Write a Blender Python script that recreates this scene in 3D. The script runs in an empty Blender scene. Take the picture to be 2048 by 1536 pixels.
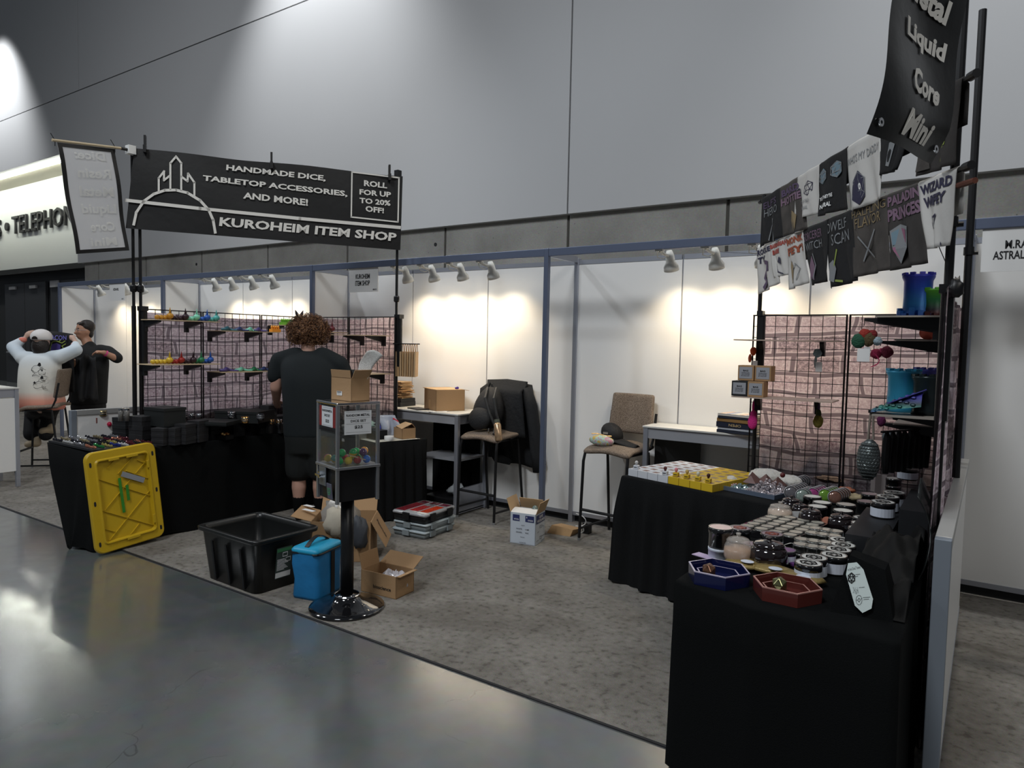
import bpy, bmesh, math, random
from mathutils import Vector, Matrix
random.seed(7)
V=Vector; PI=math.pi
S=bpy.context.scene; COL=S.collection
# ---------------------------------------------------------------- camera
CAM=V((3.1408,-5.6068,1.6459)); FL=1396.35
CF=V((-.56409835,.82365626,-.05816715)); CR=V((.82421107,.56591645,.02036405)); CD=V((.04969072,-.03645468,-.99809914))
cd=bpy.data.cameras.new('camera'); cam=bpy.data.objects.new('camera',cd); COL.objects.link(cam)
cam.matrix_world=Matrix(((CR.x,-CD.x,-CF.x,CAM.x),(CR.y,-CD.y,-CF.y,CAM.y),(CR.z,-CD.z,-CF.z,CAM.z),(0,0,0,1)))
cd.sensor_width=36; cd.lens=FL/2048*36; cd.clip_start=.05; cd.clip_end=200
S.camera=cam
# ---------------------------------------------------------------- world, hall lamps, exposure
S.view_settings.view_transform='Standard'; S.view_settings.look='None'; S.view_settings.gamma=1
S.view_settings.use_curve_mapping=False; S.view_settings.exposure=0.0
w=bpy.data.worlds.new('hall_air'); S.world=w; w.use_nodes=True
w.node_tree.nodes['Background'].inputs[0].default_value=(.62,.70,.80,1); w.node_tree.nodes['Background'].inputs[1].default_value=.10
def lamp(kind,loc,aim,power,col=(1,1,1),size=.3,angle=60,blend=.6,name='hall_fill'):
    l=bpy.data.lights.new(name,kind); l.energy=power; l.color=col
    if kind=='AREA': l.shape='DISK'; l.size=size
    if kind=='SPOT': l.spot_size=math.radians(angle); l.spot_blend=blend; l.shadow_soft_size=size
    if kind=='POINT': l.shadow_soft_size=size
    o=bpy.data.objects.new(name,l); COL.objects.link(o); o.location=loc
    o.rotation_euler=(V(aim)-V(loc)).to_track_quat('-Z','Y').to_euler(); return o
# wall washers along the top of the tall wall, then high-bay lamps and added fill for the hall
for x,p,tz in ((-21.0,2300,7),(-7.0,2050,5.5),(4.6,1800,5.5),(15,1500,5.5)):
    lamp('SPOT',(x,1.25,11.2),(x,3.0,tz),p,(.97,.99,1.0),.12,74,.85,'wall_washer')
lamp('SPOT',(3.0,1.6,9.6),(-1.2,-3.2,0),520,(1,.94,.84),.15,80,.5,'high_bay_lamp')
lamp('SPOT',(-6.5,-6.0,9.5),(-.5,0,.6),800,(.86,.93,1),.25,75,.6,'high_bay_lamp')
lamp('AREA',(1,-9,9.8),(0,-1,0),520,(.92,.96,1),2.5)  # unseen broad fill over the aisle
lamp('AREA',(10,-8.5,9.8),(3,-3,0),230,(1,.97,.92),2.5)  # fill added to brighten the right flag and half wall
lamp('AREA',(-11,-6,9.8),(-9,-3,0),260,(.95,.97,1),2.0)
# ---------------------------------------------------------------- helpers
def pd(u,v,dep): return CAM+dep*(CF+CR*((u-1024)/FL)+CD*((v-768)/FL))      # a point seen at a given distance
def ray(u,v): return CF+CR*((u-1024)/FL)+CD*((v-768)/FL)
def on(ax,val,u,v):
    q=ray(u,v); i='xyz'.index(ax); return CAM+q*((val-CAM[i])/q[i])
def plane(p0,n,u,v):
    q=ray(u,v); n=V(n); return CAM+q*((V(p0)-CAM).dot(n)/q.dot(n))
class MB:
    def __init__(s): s.v=[]; s.f=[]; s.uv=None
    def add(s,vs,fs):
        n=len(s.v); s.v+=[V(p) for p in vs]; s.f+=[tuple(i+n for i in f) for f in fs]; return s
    def frame(s,c,sx,sy,sz,ex=V((1,0,0)),ey=V((0,1,0)),ez=V((0,0,1)),taper=1):
        c=V(c); vs=[]
        for k in(-1,1):
            t=taper if k<0 else 1
            for j in(-1,1):
                for i in(-1,1): vs.append(c+ex*(i*sx/2*t)+ey*(j*sy/2*t)+ez*(k*sz/2))
        return s.add(vs,[(0,2,3,1),(4,5,7,6),(0,1,5,4),(2,6,7,3),(0,4,6,2),(1,3,7,5)])
    def box(s,c,sx,sy,sz,rz=0,taper=1):   # c = centre of the base
        ex=V((math.cos(rz),math.sin(rz),0)); ey=V((-math.sin(rz),math.cos(rz),0))
        return s.frame(V(c)+V((0,0,sz/2)),sx,sy,sz,ex,ey,V((0,0,1)),taper)
    def b2(s,x0,x1,y0,y1,z0,z1): return s.frame(((x0+x1)/2,(y0+y1)/2,(z0+z1)/2),x1-x0,y1-y0,z1-z0)
    def tube(s,pts,r,n=8,cap=True,r1=None):
        pts=[V(p) for p in pts]; m=len(pts); vs=[]; fs=[]
        up=None
        for i,p in enumerate(pts):
            t=(pts[min(i+1,m-1)]-pts[max(i-1,0)])
            t=t.normalized() if t.length>1e-9 else V((0,0,1))
            if up is None: up=t.orthogonal().normalized()
            up=(up-t*up.dot(t)); up=up.normalized() if up.length>1e-6 else t.orthogonal().normalized()
            q=t.cross(up); rr=r[i] if isinstance(r,(list,tuple)) else (r if r1 is None else r+(r1-r)*i/(m-1))
            for k in range(n):
                a=2*PI*k/n; vs.append(p+up*(rr*math.cos(a))+q*(rr*math.sin(a)))
        for i in range(m-1):
            for k in range(n): fs.append((i*n+k,i*n+(k+1)%n,(i+1)*n+(k+1)%n,(i+1)*n+k))
        if cap: fs.append(tuple(range(n-1,-1,-1))); fs.append(tuple((m-1)*n+k for k in range(n)))
        return s.add(vs,fs)
    def lathe(s,prof,c=(0,0,0),n=16,ex=V((1,0,0)),ey=V((0,1,0)),ez=V((0,0,1)),capb=True,capt=True,sx=1,sy=1):
        c=V(c); vs=[];fs=[]; m=len(prof)
        for r,z in prof:
            for k in range(n):
                a=2*PI*k/n; vs.append(c+ex*(r*sx*math.cos(a))+ey*(r*sy*math.sin(a))+ez*z)
        for i in range(m-1):
            for k in range(n): fs.append((i*n+k,i*n+(k+1)%n,(i+1)*n+(k+1)%n,(i+1)*n+k))
        if capb: fs.append(tuple(range(n-1,-1,-1)))
        if capt: fs.append(tuple((m-1)*n+k for k in range(n)))
        return s.add(vs,fs)
    def ball(s,c,r,n=12,m=8,ex=V((1,0,0)),ey=V((0,1,0)),ez=V((0,0,1))):
        rx,ry,rz=(r,r,r) if not isinstance(r,(tuple,list)) else r
        c=V(c); vs=[c-ez*rz]; fs=[]
        for i in range(1,m):
            a=-PI/2+PI*i/m
            for k in range(n):
                b=2*PI*k/n; vs.append(c+ex*(rx*math.cos(a)*math.cos(b))+ey*(ry*math.cos(a)*math.sin(b))+ez*(rz*math.sin(a)))
        vs.append(c+ez*rz); T=len(vs)-1
        for k in range(n): fs.append((0,1+(k+1)%n,1+k)); fs.append((T,T-n+k,T-n+(k+1)%n))
        for i in range(m-2):
            for k in range(n): a=1+i*n; fs.append((a+k,a+(k+1)%n,a+n+(k+1)%n,a+n+k))
        return s.add(vs,fs)
    def prism(s,poly,o,ex,ey,th,cap=True):   # polygon in the plane o,ex,ey, given thickness along ex x ey
        o=V(o);ex=V(ex);ey=V(ey); nz=ex.cross(ey).normalized(); n=len(poly)
        a=[o+ex*x+ey*y for x,y in poly]; b=[p+nz*th for p in a]
        fs=[tuple(range(n-1,-1,-1)),tuple(n+i for i in range(n))]+[(i,(i+1)%n,n+(i+1)%n,n+i) for i in range(n)]
        return s.add(a+b,fs)
    def grid(s,fn,nu,nv,uv=None,close=False):
        n=len(s.v)
        for j in range(nv+1):
            for i in range(nu+1): s.v.append(V(fn(i/nu,j/nv)))
        for j in range(nv):
            for i in range(nu):
                a=n+j*(nu+1)+i; s.f.append((a,a+1,a+nu+2,a+nu+1))
        if uv:
            if s.uv is None: s.uv={}
            for j in range(nv+1):
                for i in range(nu+1): s.uv[n+j*(nu+1)+i]=uv(i/nu,j/nv)
        return s
    def move(s,M): s.v=[M@p for p in s.v]; return s
def obj(name,mb,m,parent=None,smooth=False,bevel=0,solid=0,local=False,sub=0):
    me=bpy.data.meshes.new(name)
    W=Matrix.Identity(4)
    if parent is not None and not local: W=WM[parent.name].inverted()
    elif parent is None and not local and getattr(mb,'org',None) is not None: W=Matrix.Translation(mb.org).inverted()
    me.from_pydata([tuple(W@p) for p in mb.v],[],mb.f)
    if mb.uv:
        L=me.uv_layers.new(name='map')
        for lp in me.loops: L.data[lp.index].uv=mb.uv.get(lp.vertex_index,(0,0))
    me.validate(); me.update()
    o=bpy.data.objects.new(name,me); COL.objects.link(o)
    if m is not None: me.materials.append(m)
    if smooth: me.shade_smooth() if smooth is True else me.shade_auto_smooth(smooth) if hasattr(me,'shade_auto_smooth') else me.shade_smooth()
    if parent is not None: o.parent=parent; WM[o.name]=WM[parent.name]
    else:
        if getattr(mb,'org',None) is not None and not local: o.location=mb.org
        WM[o.name]=Matrix.Translation(o.location)
    if bevel:
        b=o.modifiers.new('bevel','BEVEL'); b.width=bevel; b.segments=2; b.limit_method='ANGLE'
    if solid:
        b=o.modifiers.new('solid','SOLIDIFY'); b.thickness=solid; b.offset=0
    if sub:
        b=o.modifiers.new('sub','SUBSURF'); b.levels=sub; b.render_levels=sub
    return o
WM={}
def tag(o,label,cat,group=None):
    o['label']=label; o['category']=cat
    if group: o['group']=group
    return o
def thing(name,label,cat,loc=(0,0,0),rz=0,group=None):
    o=bpy.data.objects.new(name,None); COL.objects.link(o); o.location=loc; o.rotation_euler=(0,0,rz); o.empty_display_size=.1
    WM[o.name]=Matrix.Translation(V(loc))@Matrix.Rotation(rz,4,'Z'); tag(o,label,cat,group); return o
def struct(name,mb,m,parent=None,**k):
    o=obj(name,mb,m,parent,**k)
    if parent is None: o['kind']='structure'
    return o
def solo(name,mb,m,label,cat,group=None,org=None,**k):
    if org is not None: mb.org=V(org)
    else:
        n=len(mb.v); mb.org=V((sum(p.x for p in mb.v)/n,sum(p.y for p in mb.v)/n,min(p.z for p in mb.v)))
    return tag(obj(name,mb,m,None,**k),label,cat,group)
def dup(root,loc=None,rz=None,label=None,group=None,scale=None,mats=None):
    r=root.copy(); COL.objects.link(r)
    if loc is not None: r.location=loc
    if rz is not None: r.rotation_euler=(0,0,rz)
    if label: r['label']=label
    if group: r['group']=group
    if scale: r.scale=scale
    for ch in root.children:
        c=ch.copy(); COL.objects.link(c); c.parent=r
        if mats and ch.name.split('.')[0] in mats: c.data=ch.data.copy(); c.data.materials.clear(); c.data.materials.append(mats[ch.name.split('.')[0]])
        for g in ch.children: d=g.copy(); COL.objects.link(d); d.parent=c
    return r
# text -> mesh, mapped into a frame or through a function; (x,y) in 0..w,0..h box
_tc={}
def textverts(s,bold=0.0,shear=0.0,align='CENTER',spacing=1.0):
    k=(s,bold,shear,align,spacing)
    if k in _tc: return _tc[k]
    c=bpy.data.curves.new('t','FONT'); c.body=s; c.align_x=align; c.offset=bold; c.shear=shear; c.resolution_u=2; c.space_character=spacing; c.space_line=.95
    o=bpy.data.objects.new('t',c); COL.objects.link(o); dg=bpy.context.evaluated_depsgraph_get()
    me=bpy.data.meshes.new_from_object(o.evaluated_get(dg)); vs=[(v.co.x,v.co.y) for v in me.vertices]; fs=[tuple(p.vertices) for p in me.polygons]
    bpy.data.objects.remove(o); bpy.data.curves.remove(c); bpy.data.meshes.remove(me)
    x0=min(p[0] for p in vs);x1=max(p[0] for p in vs);y0=min(p[1] for p in vs);y1=max(p[1] for p in vs)
    r=([((p[0]-x0)/(x1-x0),(p[1]-y0)/(y1-y0)) for p in vs],fs,(x1-x0)/(y1-y0)); _tc[k]=r; return r
def text(mb,s,fn,x0,y0,x1,y1,bold=0.0,shear=0.0,align='CENTER',mirror=False,spacing=1.0):
    """fn(x,y)->world point already lifted off the surface; text fills the box x0..x1,y0..y1"""
    vs,fs,_=textverts(s,bold,shear,align,spacing)
    return mb.add([fn(x0+(x1-x0)*((1-a) if mirror else a),y0+(y1-y0)*b) for a,b in vs],fs)
def quadfn(bl,br,tr,tl,off=0):
    bl,br,tr,tl=[V(p) for p in (bl,br,tr,tl)]; n=(br-bl).cross(tl-bl).normalized()*off
    return lambda s,t: bl*(1-s)*(1-t)+br*s*(1-t)+tr*s*t+tl*(1-s)*t+n
def line2(mb,fn,pts,w,closed=False):
    """flat ribbon through 2d points, mapped by fn; w in the same 2d units (aspect-corrected by caller)"""
    n=len(pts); rng=range(n if closed else n-1)
    for i in rng:
        a=V(pts[i]+(0,)) ; b=V(pts[(i+1)%n]+(0,)); t=(b-a)
        if t.length<1e-9: continue
        t.normalize(); q=V((-t.y,t.x,0))*w/2; a=a-t*w/2*.8; b=b+t*w/2*.8
        mb.add([fn(*p.xy) for p in (a-q,b-q,b+q,a+q)],[(0,1,2,3)])
    return mb
# ---------------------------------------------------------------- materials
MT={}
def mat(name,col,rough=.6,metal=0,var=0,vs=8,bump=0,bs=60,trans=0,ior=1.45,coat=0,emit=0,alpha=1,spec=.5,sheen=0):
    if name in MT: return MT[name]
    m=bpy.data.materials.new(name); m.use_nodes=True; nt=m.node_tree; b=nt.nodes['Principled BSDF']; I=b.inputs
    I['Base Color'].default_value=(*col,1); I['Roughness'].default_value=rough; I['Metallic'].default_value=metal
    I['Transmission Weight'].default_value=trans; I['IOR'].default_value=ior; I['Coat Weight'].default_value=coat; I['Specular IOR Level'].default_value=spec
    I['Alpha'].default_value=alpha
    if sheen: I['Sheen Weight'].default_value=sheen
    if emit: I['Emission Color'].default_value=(*col,1); I['Emission Strength'].default_value=emit
    tc=nt.nodes.new('ShaderNodeTexCoord')
    if var:
        n=nt.nodes.new('ShaderNodeTexNoise'); n.inputs['Scale'].default_value=vs; n.inputs['Detail'].default_value=6
        nt.links.new(tc.outputs['Object'],n.inputs['Vector'])
        x=nt.nodes.new('ShaderNodeMix'); x.data_type='RGBA'; x.inputs[6].default_value=(*[c*(1-var) for c in col],1); x.inputs[7].default_value=(*[min(1,c*(1+var)) for c in col],1)
        nt.links.new(n.outputs['Fac'],x.inputs[0]); nt.links.new(x.outputs[2],I['Base Color'])
    if bump:
        n2=nt.nodes.new('ShaderNodeTexNoise'); n2.inputs['Scale'].default_value=bs; n2.inputs['Detail'].default_value=4
        nt.links.new(tc.outputs['Object'],n2.inputs['Vector']); bp=nt.nodes.new('ShaderNodeBump'); bp.inputs['Strength'].default_value=bump; bp.inputs['Distance'].default_value=.01
        nt.links.new(n2.outputs['Fac'],bp.inputs['Height']); nt.links.new(bp.outputs[0],I['Normal'])
    MT[name]=m; return m
def N(nt,t,**k):
    n=nt.nodes.new(t)
    for a,b in k.items():
        if a.startswith('_'): setattr(n,a[1:],b)
        else:
            key=a.replace('__',' '); n.inputs[key].default_value=b
    return n
def ramp(nt,stops):
    r=nt.nodes.new('ShaderNodeValToRGB'); e=r.color_ramp.elements
    e[0].position=stops[0][0]; e[0].color=(*stops[0][1],1); e[1].position=stops[-1][0]; e[1].color=(*stops[-1][1],1)
    for p,c in stops[1:-1]: x=e.new(p); x.color=(*c,1)
    return r
def mixc(nt,fac,a,b,mode='MIX'):
    x=nt.nodes.new('ShaderNodeMix'); x.data_type='RGBA'; x.blend_type=mode
    for s,i in ((fac,0),(a,6),(b,7)):
        if hasattr(s,'default_value') and not isinstance(s,(int,float,tuple)): nt.links.new(s,x.inputs[i])
        elif isinstance(s,tuple): x.inputs[i].default_value=(*s,1) if len(s)==3 else s
        else: x.inputs[i].default_value=s
    return x.outputs[2]
def m_floor():
    m=bpy.data.materials.new('polished_concrete'); m.use_nodes=True; nt=m.node_tree; b=nt.nodes['Principled BSDF']; L=nt.links.new
    tc=N(nt,'ShaderNodeTexCoord'); n1=N(nt,'ShaderNodeTexNoise',Scale=.6,Detail=5.0); n2=N(nt,'ShaderNodeTexNoise',Scale=9.0,Detail=8.0)
    L(tc.outputs['Object'],n1.inputs['Vector']); L(tc.outputs['Object'],n2.inputs['Vector'])
    c=mixc(nt,n1.outputs['Fac'],(.085,.094,.094),(.125,.134,.132)); c=mixc(nt,.25,c,n2.outputs['Color'],'SOFT_LIGHT')
    # hairline scratches and cracks in patches
    nd=N(nt,'ShaderNodeTexNoise',Scale=2.2,Detail=3.0); L(tc.outputs['Object'],nd.inputs['Vector'])
    mx=N(nt,'ShaderNodeVectorMath',_operation='MULTIPLY_ADD'); mx.inputs[1].default_value=(.5,.5,.5); L(nd.outputs['Color'],mx.inputs[0]); L(tc.outputs['Object'],mx.inputs[2])
    vo=N(nt,'ShaderNodeTexVoronoi',_feature='DISTANCE_TO_EDGE',Scale=1.9); L(mx.outputs[0],vo.inputs['Vector'])
    cr=ramp(nt,[(0,(0,0,0)),(.006,(1,1,1))]); L(vo.outputs[0],cr.inputs[0])
    nm=N(nt,'ShaderNodeTexNoise',Scale=.9,Detail=2.0); L(tc.outputs['Object'],nm.inputs['Vector']); mk=ramp(nt,[(.56,(1,1,1)),(.66,(0,0,0))]); L(nm.outputs['Fac'],mk.inputs[0])
    mxx=mixc(nt,1.0,cr.outputs[0],mk.outputs[0],'LIGHTEN'); c=mixc(nt,mxx,(.045,.046,.047),c); L(c,b.inputs['Base Color'])
    rr=ramp(nt,[(.3,(.16,.16,.16)),(.7,(.27,.27,.27))]); L(n2.outputs['Fac'],rr.inputs[0]); L(rr.outputs[0],b.inputs['Roughness'])
    bp=N(nt,'ShaderNodeBump',Strength=.10,Distance=.01); L(n1.outputs['Fac'],bp.inputs['Height']); L(bp.outputs[0],b.inputs['Normal'])
    b.inputs['Specular IOR Level'].default_value=.7; b.inputs['Coat Weight'].default_value=.85; b.inputs['Coat IOR'].default_value=1.7; b.inputs['Coat Roughness'].default_value=.15
    return m
def m_carpet():
    m=bpy.data.materials.new('grey_carpet'); m.use_nodes=True; nt=m.node_tree; b=nt.nodes['Principled BSDF']; L=nt.links.new
    tc=N(nt,'ShaderNodeTexCoord'); n1=N(nt,'ShaderNodeTexNoise',Scale=160.0,Detail=3.0); n2=N(nt,'ShaderNodeTexNoise',Scale=2.6,Detail=8.0,Roughness=.65); n3=N(nt,'ShaderNodeTexNoise',Scale=26.0,Detail=6.0)
    for n in (n1,n2,n3): L(tc.outputs['Object'],n.inputs['Vector'])
    r2=ramp(nt,[(.30,(.15,.137,.12)),(.5,(.20,.187,.167)),(.70,(.245,.23,.207))]); L(n2.outputs['Fac'],r2.inputs[0])
    c=mixc(nt,.35,r2.outputs[0],n1.outputs['Color'],'SOFT_LIGHT'); c2=mixc(nt,.5,c,n3.outputs['Fac'],'SOFT_LIGHT')
    r3=ramp(nt,[(.34,(.62,.60,.58)),(.42,(1,1,1))]); L(n3.outputs['Fac'],r3.inputs[0]); c3=mixc(nt,.6,c2,r3.outputs[0],'MULTIPLY')
    L(c3,b.inputs['Base Color']); b.inputs['Roughness'].default_value=.95; b.inputs['Specular IOR Level'].default_value=.15
    bp=N(nt,'ShaderNodeBump',Strength=.7,Distance=.006); L(n1.outputs['Fac'],bp.inputs['Height']); L(bp.outputs[0],b.inputs['Normal'])
    return m
def m_concrete():
    m=bpy.data.materials.new('cast_concrete'); m.use_nodes=True; nt=m.node_tree; b=nt.nodes['Principled BSDF']; L=nt.links.new
    tc=N(nt,'ShaderNodeTexCoord'); n1=N(nt,'ShaderNodeTexNoise',Scale=1.2,Detail=8.0,Roughness=.6); n2=N(nt,'ShaderNodeTexNoise',Scale=40.0,Detail=4.0); vo=N(nt,'ShaderNodeTexVoronoi',Scale=7.0)
    for n in (n1,n2,vo): L(tc.outputs['Object'],n.inputs['Vector'])
    c=ramp(nt,[(.3,(.21,.205,.19)),(.7,(.33,.325,.305))]); L(n1.outputs['Fac'],c.inputs[0]); c1=mixc(nt,.3,c.outputs[0],n2.outputs['Color'],'SOFT_LIGHT')
    pit=ramp(nt,[(.045,(.35,.35,.35)),(.06,(1,1,1))]); L(vo.outputs['Distance'],pit.inputs[0]); c2=mixc(nt,.8,c1,pit.outputs[0],'MULTIPLY')
    L(c2,b.inputs['Base Color']); b.inputs['Roughness'].default_value=.8
    bp=N(nt,'ShaderNodeBump',Strength=.3,Distance=.01); L(n2.outputs['Fac'],bp.inputs['Height']); L(bp.outputs[0],b.inputs['Normal']); return m
def m_stone():   # printed stone-wall cloth: flat print, lets light through
    m=bpy.data.materials.new('stone_print_cloth'); m.use_nodes=True; nt=m.node_tree; L=nt.links.new
    nt.nodes.remove(nt.nodes['Principled BSDF']); out=nt.nodes['Material Output']
    uv=N(nt,'ShaderNodeUVMap',_uv_map='map'); nd=N(nt,'ShaderNodeTexNoise',Scale=1.7,Detail=1.5); L(uv.outputs[0],nd.inputs['Vector'])
    sb=N(nt,'ShaderNodeVectorMath',_operation='SUBTRACT'); sb.inputs[1].default_value=(.5,.5,.5); L(nd.outputs['Color'],sb.inputs[0])
    ma=N(nt,'ShaderNodeVectorMath',_operation='MULTIPLY_ADD'); ma.inputs[1].default_value=(.24,.10,0); L(sb.outputs[0],ma.inputs[0]); L(uv.outputs[0],ma.inputs[2])
    def brick(ms,sm):
        bt=N(nt,'ShaderNodeTexBrick',_offset=.43,_squash=1.5,_squash_frequency=3); bt.inputs['Scale'].default_value=1
        bt.inputs['Brick Width'].default_value=.31; bt.inputs['Row Height'].default_value=.135; bt.inputs['Mortar Size'].default_value=ms; bt.inputs['Mortar Smooth'].default_value=sm
        bt.inputs['Color1'].default_value=(.46,.41,.43,1); bt.inputs['Color2'].default_value=(.80,.73,.75,1); bt.inputs['Mortar'].default_value=(.27,.225,.25,1); L(ma.outputs[0],bt.inputs['Vector']); return bt
    b1=brick(.013,.15); b2=brick(.023,.1)
    sp=N(nt,'ShaderNodeTexNoise',Scale=42.0,Detail=9.0,Roughness=.85); L(uv.outputs[0],sp.inputs['Vector'])
    spr=ramp(nt,[(.38,(.05,.04,.05)),(.50,(.42,.37,.39)),(.62,(.97,.93,.93))]); L(sp.outputs['Fac'],spr.inputs[0])
    c=mixc(nt,.80,b1.outputs['Color'],spr.outputs[0],'OVERLAY')
    sub=N(nt,'ShaderNodeMath',_operation='SUBTRACT'); L(b2.outputs['Fac'],sub.inputs[0]); L(b1.outputs['Fac'],sub.inputs[1])
    mu=N(nt,'ShaderNodeMath',_operation='MULTIPLY'); L(sub.outputs[0],mu.inputs[0]); mu.inputs[1].default_value=.75
    c=mixc(nt,mu.outputs[0],c,(.78,.72,.73)); c=mixc(nt,b1.outputs['Fac'],c,(.27,.225,.25))
    df=N(nt,'ShaderNodeBsdfDiffuse'); tr=N(nt,'ShaderNodeBsdfTranslucent'); L(c,df.inputs[0]); cc=mixc(nt,1.0,c,(1.0,.93,.95),'MULTIPLY'); L(cc,tr.inputs[0])
    ms=N(nt,'ShaderNodeMixShader'); ms.inputs[0].default_value=.80; L(df.outputs[0],ms.inputs[1]); L(tr.outputs[0],ms.inputs[2]); L(ms.outputs[0],out.inputs[0]); return m
def m_translucent(name,col,fac=.4,rough=1):
    m=bpy.data.materials.new(name); m.use_nodes=True; nt=m.node_tree; L=nt.links.new; nt.nodes.remove(nt.nodes['Principled BSDF']); out=nt.nodes['Material Output']
    df=N(nt,'ShaderNodeBsdfDiffuse'); tr=N(nt,'ShaderNodeBsdfTranslucent'); df.inputs[0].default_value=(*col,1); tr.inputs[0].default_value=(*col,1)
    ms=N(nt,'ShaderNodeMixShader'); ms.inputs[0].default_value=fac; L(df.outputs[0],ms.inputs[1]); L(tr.outputs[0],ms.inputs[2]); L(ms.outputs[0],out.inputs[0]); return m
def m_grad(name,stops,z0,z1,rough=.35,spark=0,trans=0):   # silk printing filament: colour runs with height
    m=bpy.data.materials.new(name); m.use_nodes=True; nt=m.node_tree; L=nt.links.new; b=nt.nodes['Principled BSDF']
    g=N(nt,'ShaderNodeNewGeometry'); sx=N(nt,'ShaderNodeSeparateXYZ'); L(g.outputs['Position'],sx.inputs[0]); mr=N(nt,'ShaderNodeMapRange'); mr.inputs[1].default_value=z0; mr.inputs[2].default_value=z1
    L(sx.outputs[2],mr.inputs[0]); r=ramp(nt,stops); L(mr.outputs[0],r.inputs[0]); L(r.outputs[0],b.inputs['Base Color']); b.inputs['Roughness'].default_value=rough; b.inputs['Metallic'].default_value=.25
    wv=N(nt,'ShaderNodeTexWave',_bands_direction='Z',Scale=120.0); tc=N(nt,'ShaderNodeTexCoord'); L(tc.outputs['Object'],wv.inputs['Vector']); bp=N(nt,'ShaderNodeBump',Strength=.25,Distance=.002); L(wv.outputs['Fac'],bp.inputs['Height']); L(bp.outputs[0],b.inputs['Normal'])
    return m
def m_mottle(name,c1,c2,c3,scale=60,rough=.9,bump=.5):
    m=bpy.data.materials.new(name); m.use_nodes=True; nt=m.node_tree; L=nt.links.new; b=nt.nodes['Principled BSDF']; tc=N(nt,'ShaderNodeTexCoord')
    n=N(nt,'ShaderNodeTexNoise',Scale=float(scale),Detail=4.0); L(tc.outputs['Object'],n.inputs['Vector']); r=ramp(nt,[(.38,c1),(.5,c2),(.62,c3)]); L(n.outputs['Fac'],r.inputs[0]); L(r.outputs[0],b.inputs['Base Color'])
    b.inputs['Roughness'].default_value=rough; bp=N(nt,'ShaderNodeBump',Strength=bump,Distance=.004); L(n.outputs['Fac'],bp.inputs['Height']); L(bp.outputs[0],b.inputs['Normal']); return m
FLOOR=m_floor(); CARPET=m_carpet(); CONC=m_concrete(); STONE=m_stone()
PAINT=mat('hall_wall_paint',(.46,.465,.475),.75,var=.03,vs=.5)
TELWALL=mat('recess_wall_paint',(.68,.70,.70),.7)
PANEL=mat('white_laminate',(.78,.775,.76),.45,var=.02,vs=1)
ALU=mat('anodised_aluminium',(.46,.48,.54),.38,.75)
BLUEBEAM=mat('header_beam_aluminium',(.12,.145,.215),.4,.35)
BLK=mat('black_cloth',(.0045,.005,.0052),.9,bump=.25,bs=240,spec=.10)
BLKS=mat('black_skirt_cloth',(.0085,.009,.0095),.85,bump=.3,bs=200,spec=.12)
BP=mat('black_plastic',(.008,.008,.009),.38)
BM=mat('black_powdercoat',(.011,.011,.012),.42,.2)
WIRE=mat('black_wire',(.010,.008,.009),.4,.3)
CARD=mat('corrugated_cardboard',(.36,.22,.11),.8,var=.10,vs=6,bump=.1,bs=90)
CARDL=mat('light_cardboard',(.50,.34,.19),.8,var=.08,vs=6)
KRAFT=mat('kraft_paper',(.47,.29,.14),.75,var=.08,vs=20)
PINK=mat('paper_white',(.78,.78,.77),.6)
INK=mat('black_print',(.01,.01,.012),.6)
WINK=mat('white_print',(.78,.76,.71),.6)
WHT=mat('white_plastic',(.80,.80,.78),.35)
WOOD=mat('pale_ply',(.55,.42,.27),.55,var=.15,vs=12)
CHR=mat('chrome',(.75,.76,.78),.12,1)
STEEL=mat('galvanised_steel',(.50,.52,.55),.35,.9)
BBOX=mat('black_gift_box',(.0095,.0105,.0125),.55,var=.15,vs=30)
GOLD=mat('gold_metal',(.75,.43,.16),.25,1)
DGLASS=mat('dark_glass',(.02,.02,.025),.08,.0,coat=1)
GLASS=mat('clear_acrylic',(.93,.96,.95),.04,trans=1,ior=1.15)
def glassy(): 
    m=bpy.data.materials.new('thin_clear_acrylic'); m.use_nodes=True; nt=m.node_tree; L=nt.links.new; nt.nodes.remove(nt.nodes['Principled BSDF']); out=nt.nodes['Material Output']
    t=N(nt,'ShaderNodeBsdfTransparent'); t.inputs[0].default_value=(.96,.98,.97,1); g=N(nt,'ShaderNodeBsdfGlossy'); g.inputs['Roughness'].default_value=.08; d=N(nt,'ShaderNodeBsdfDiffuse'); d.inputs[0].default_value=(.6,.62,.6,1)
    fr=N(nt,'ShaderNodeFresnel'); fr.inputs[0].default_value=1.4; a=N(nt,'ShaderNodeMixShader'); L(fr.outputs[0],a.inputs[0]); L(t.outputs[0],a.inputs[1]); L(g.outputs[0],a.inputs[2])
    b=N(nt,'ShaderNodeMixShader'); b.inputs[0].default_value=.06; L(a.outputs[0],b.inputs[1]); L(d.outputs[0],b.inputs[2]); L(b.outputs[0],out.inputs[0]); return m
CLEAR=glassy()
SEATF=m_mottle('tweed_upholstery',(.10,.072,.05),(.19,.145,.11),(.27,.215,.17),180)
# ================================================================ THE SETTING
o=struct('floor',MB().b2(-34,16,-16,9,-.20,0),FLOOR)
o=struct('carpet',MB().b2(-34,16,-2.93,2.98,0.0005,.007),CARPET,bevel=.003); o['label']='grey mottled exhibition carpet with a straight front edge'
o=struct('trim_1',MB().b2(-34,16,-2.945,-2.93,0.0005,.006),mat('carpet_tape',(.02,.02,.022),.7))
DARK=mat('dark_void',(.012,.013,.015),.6)
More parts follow.
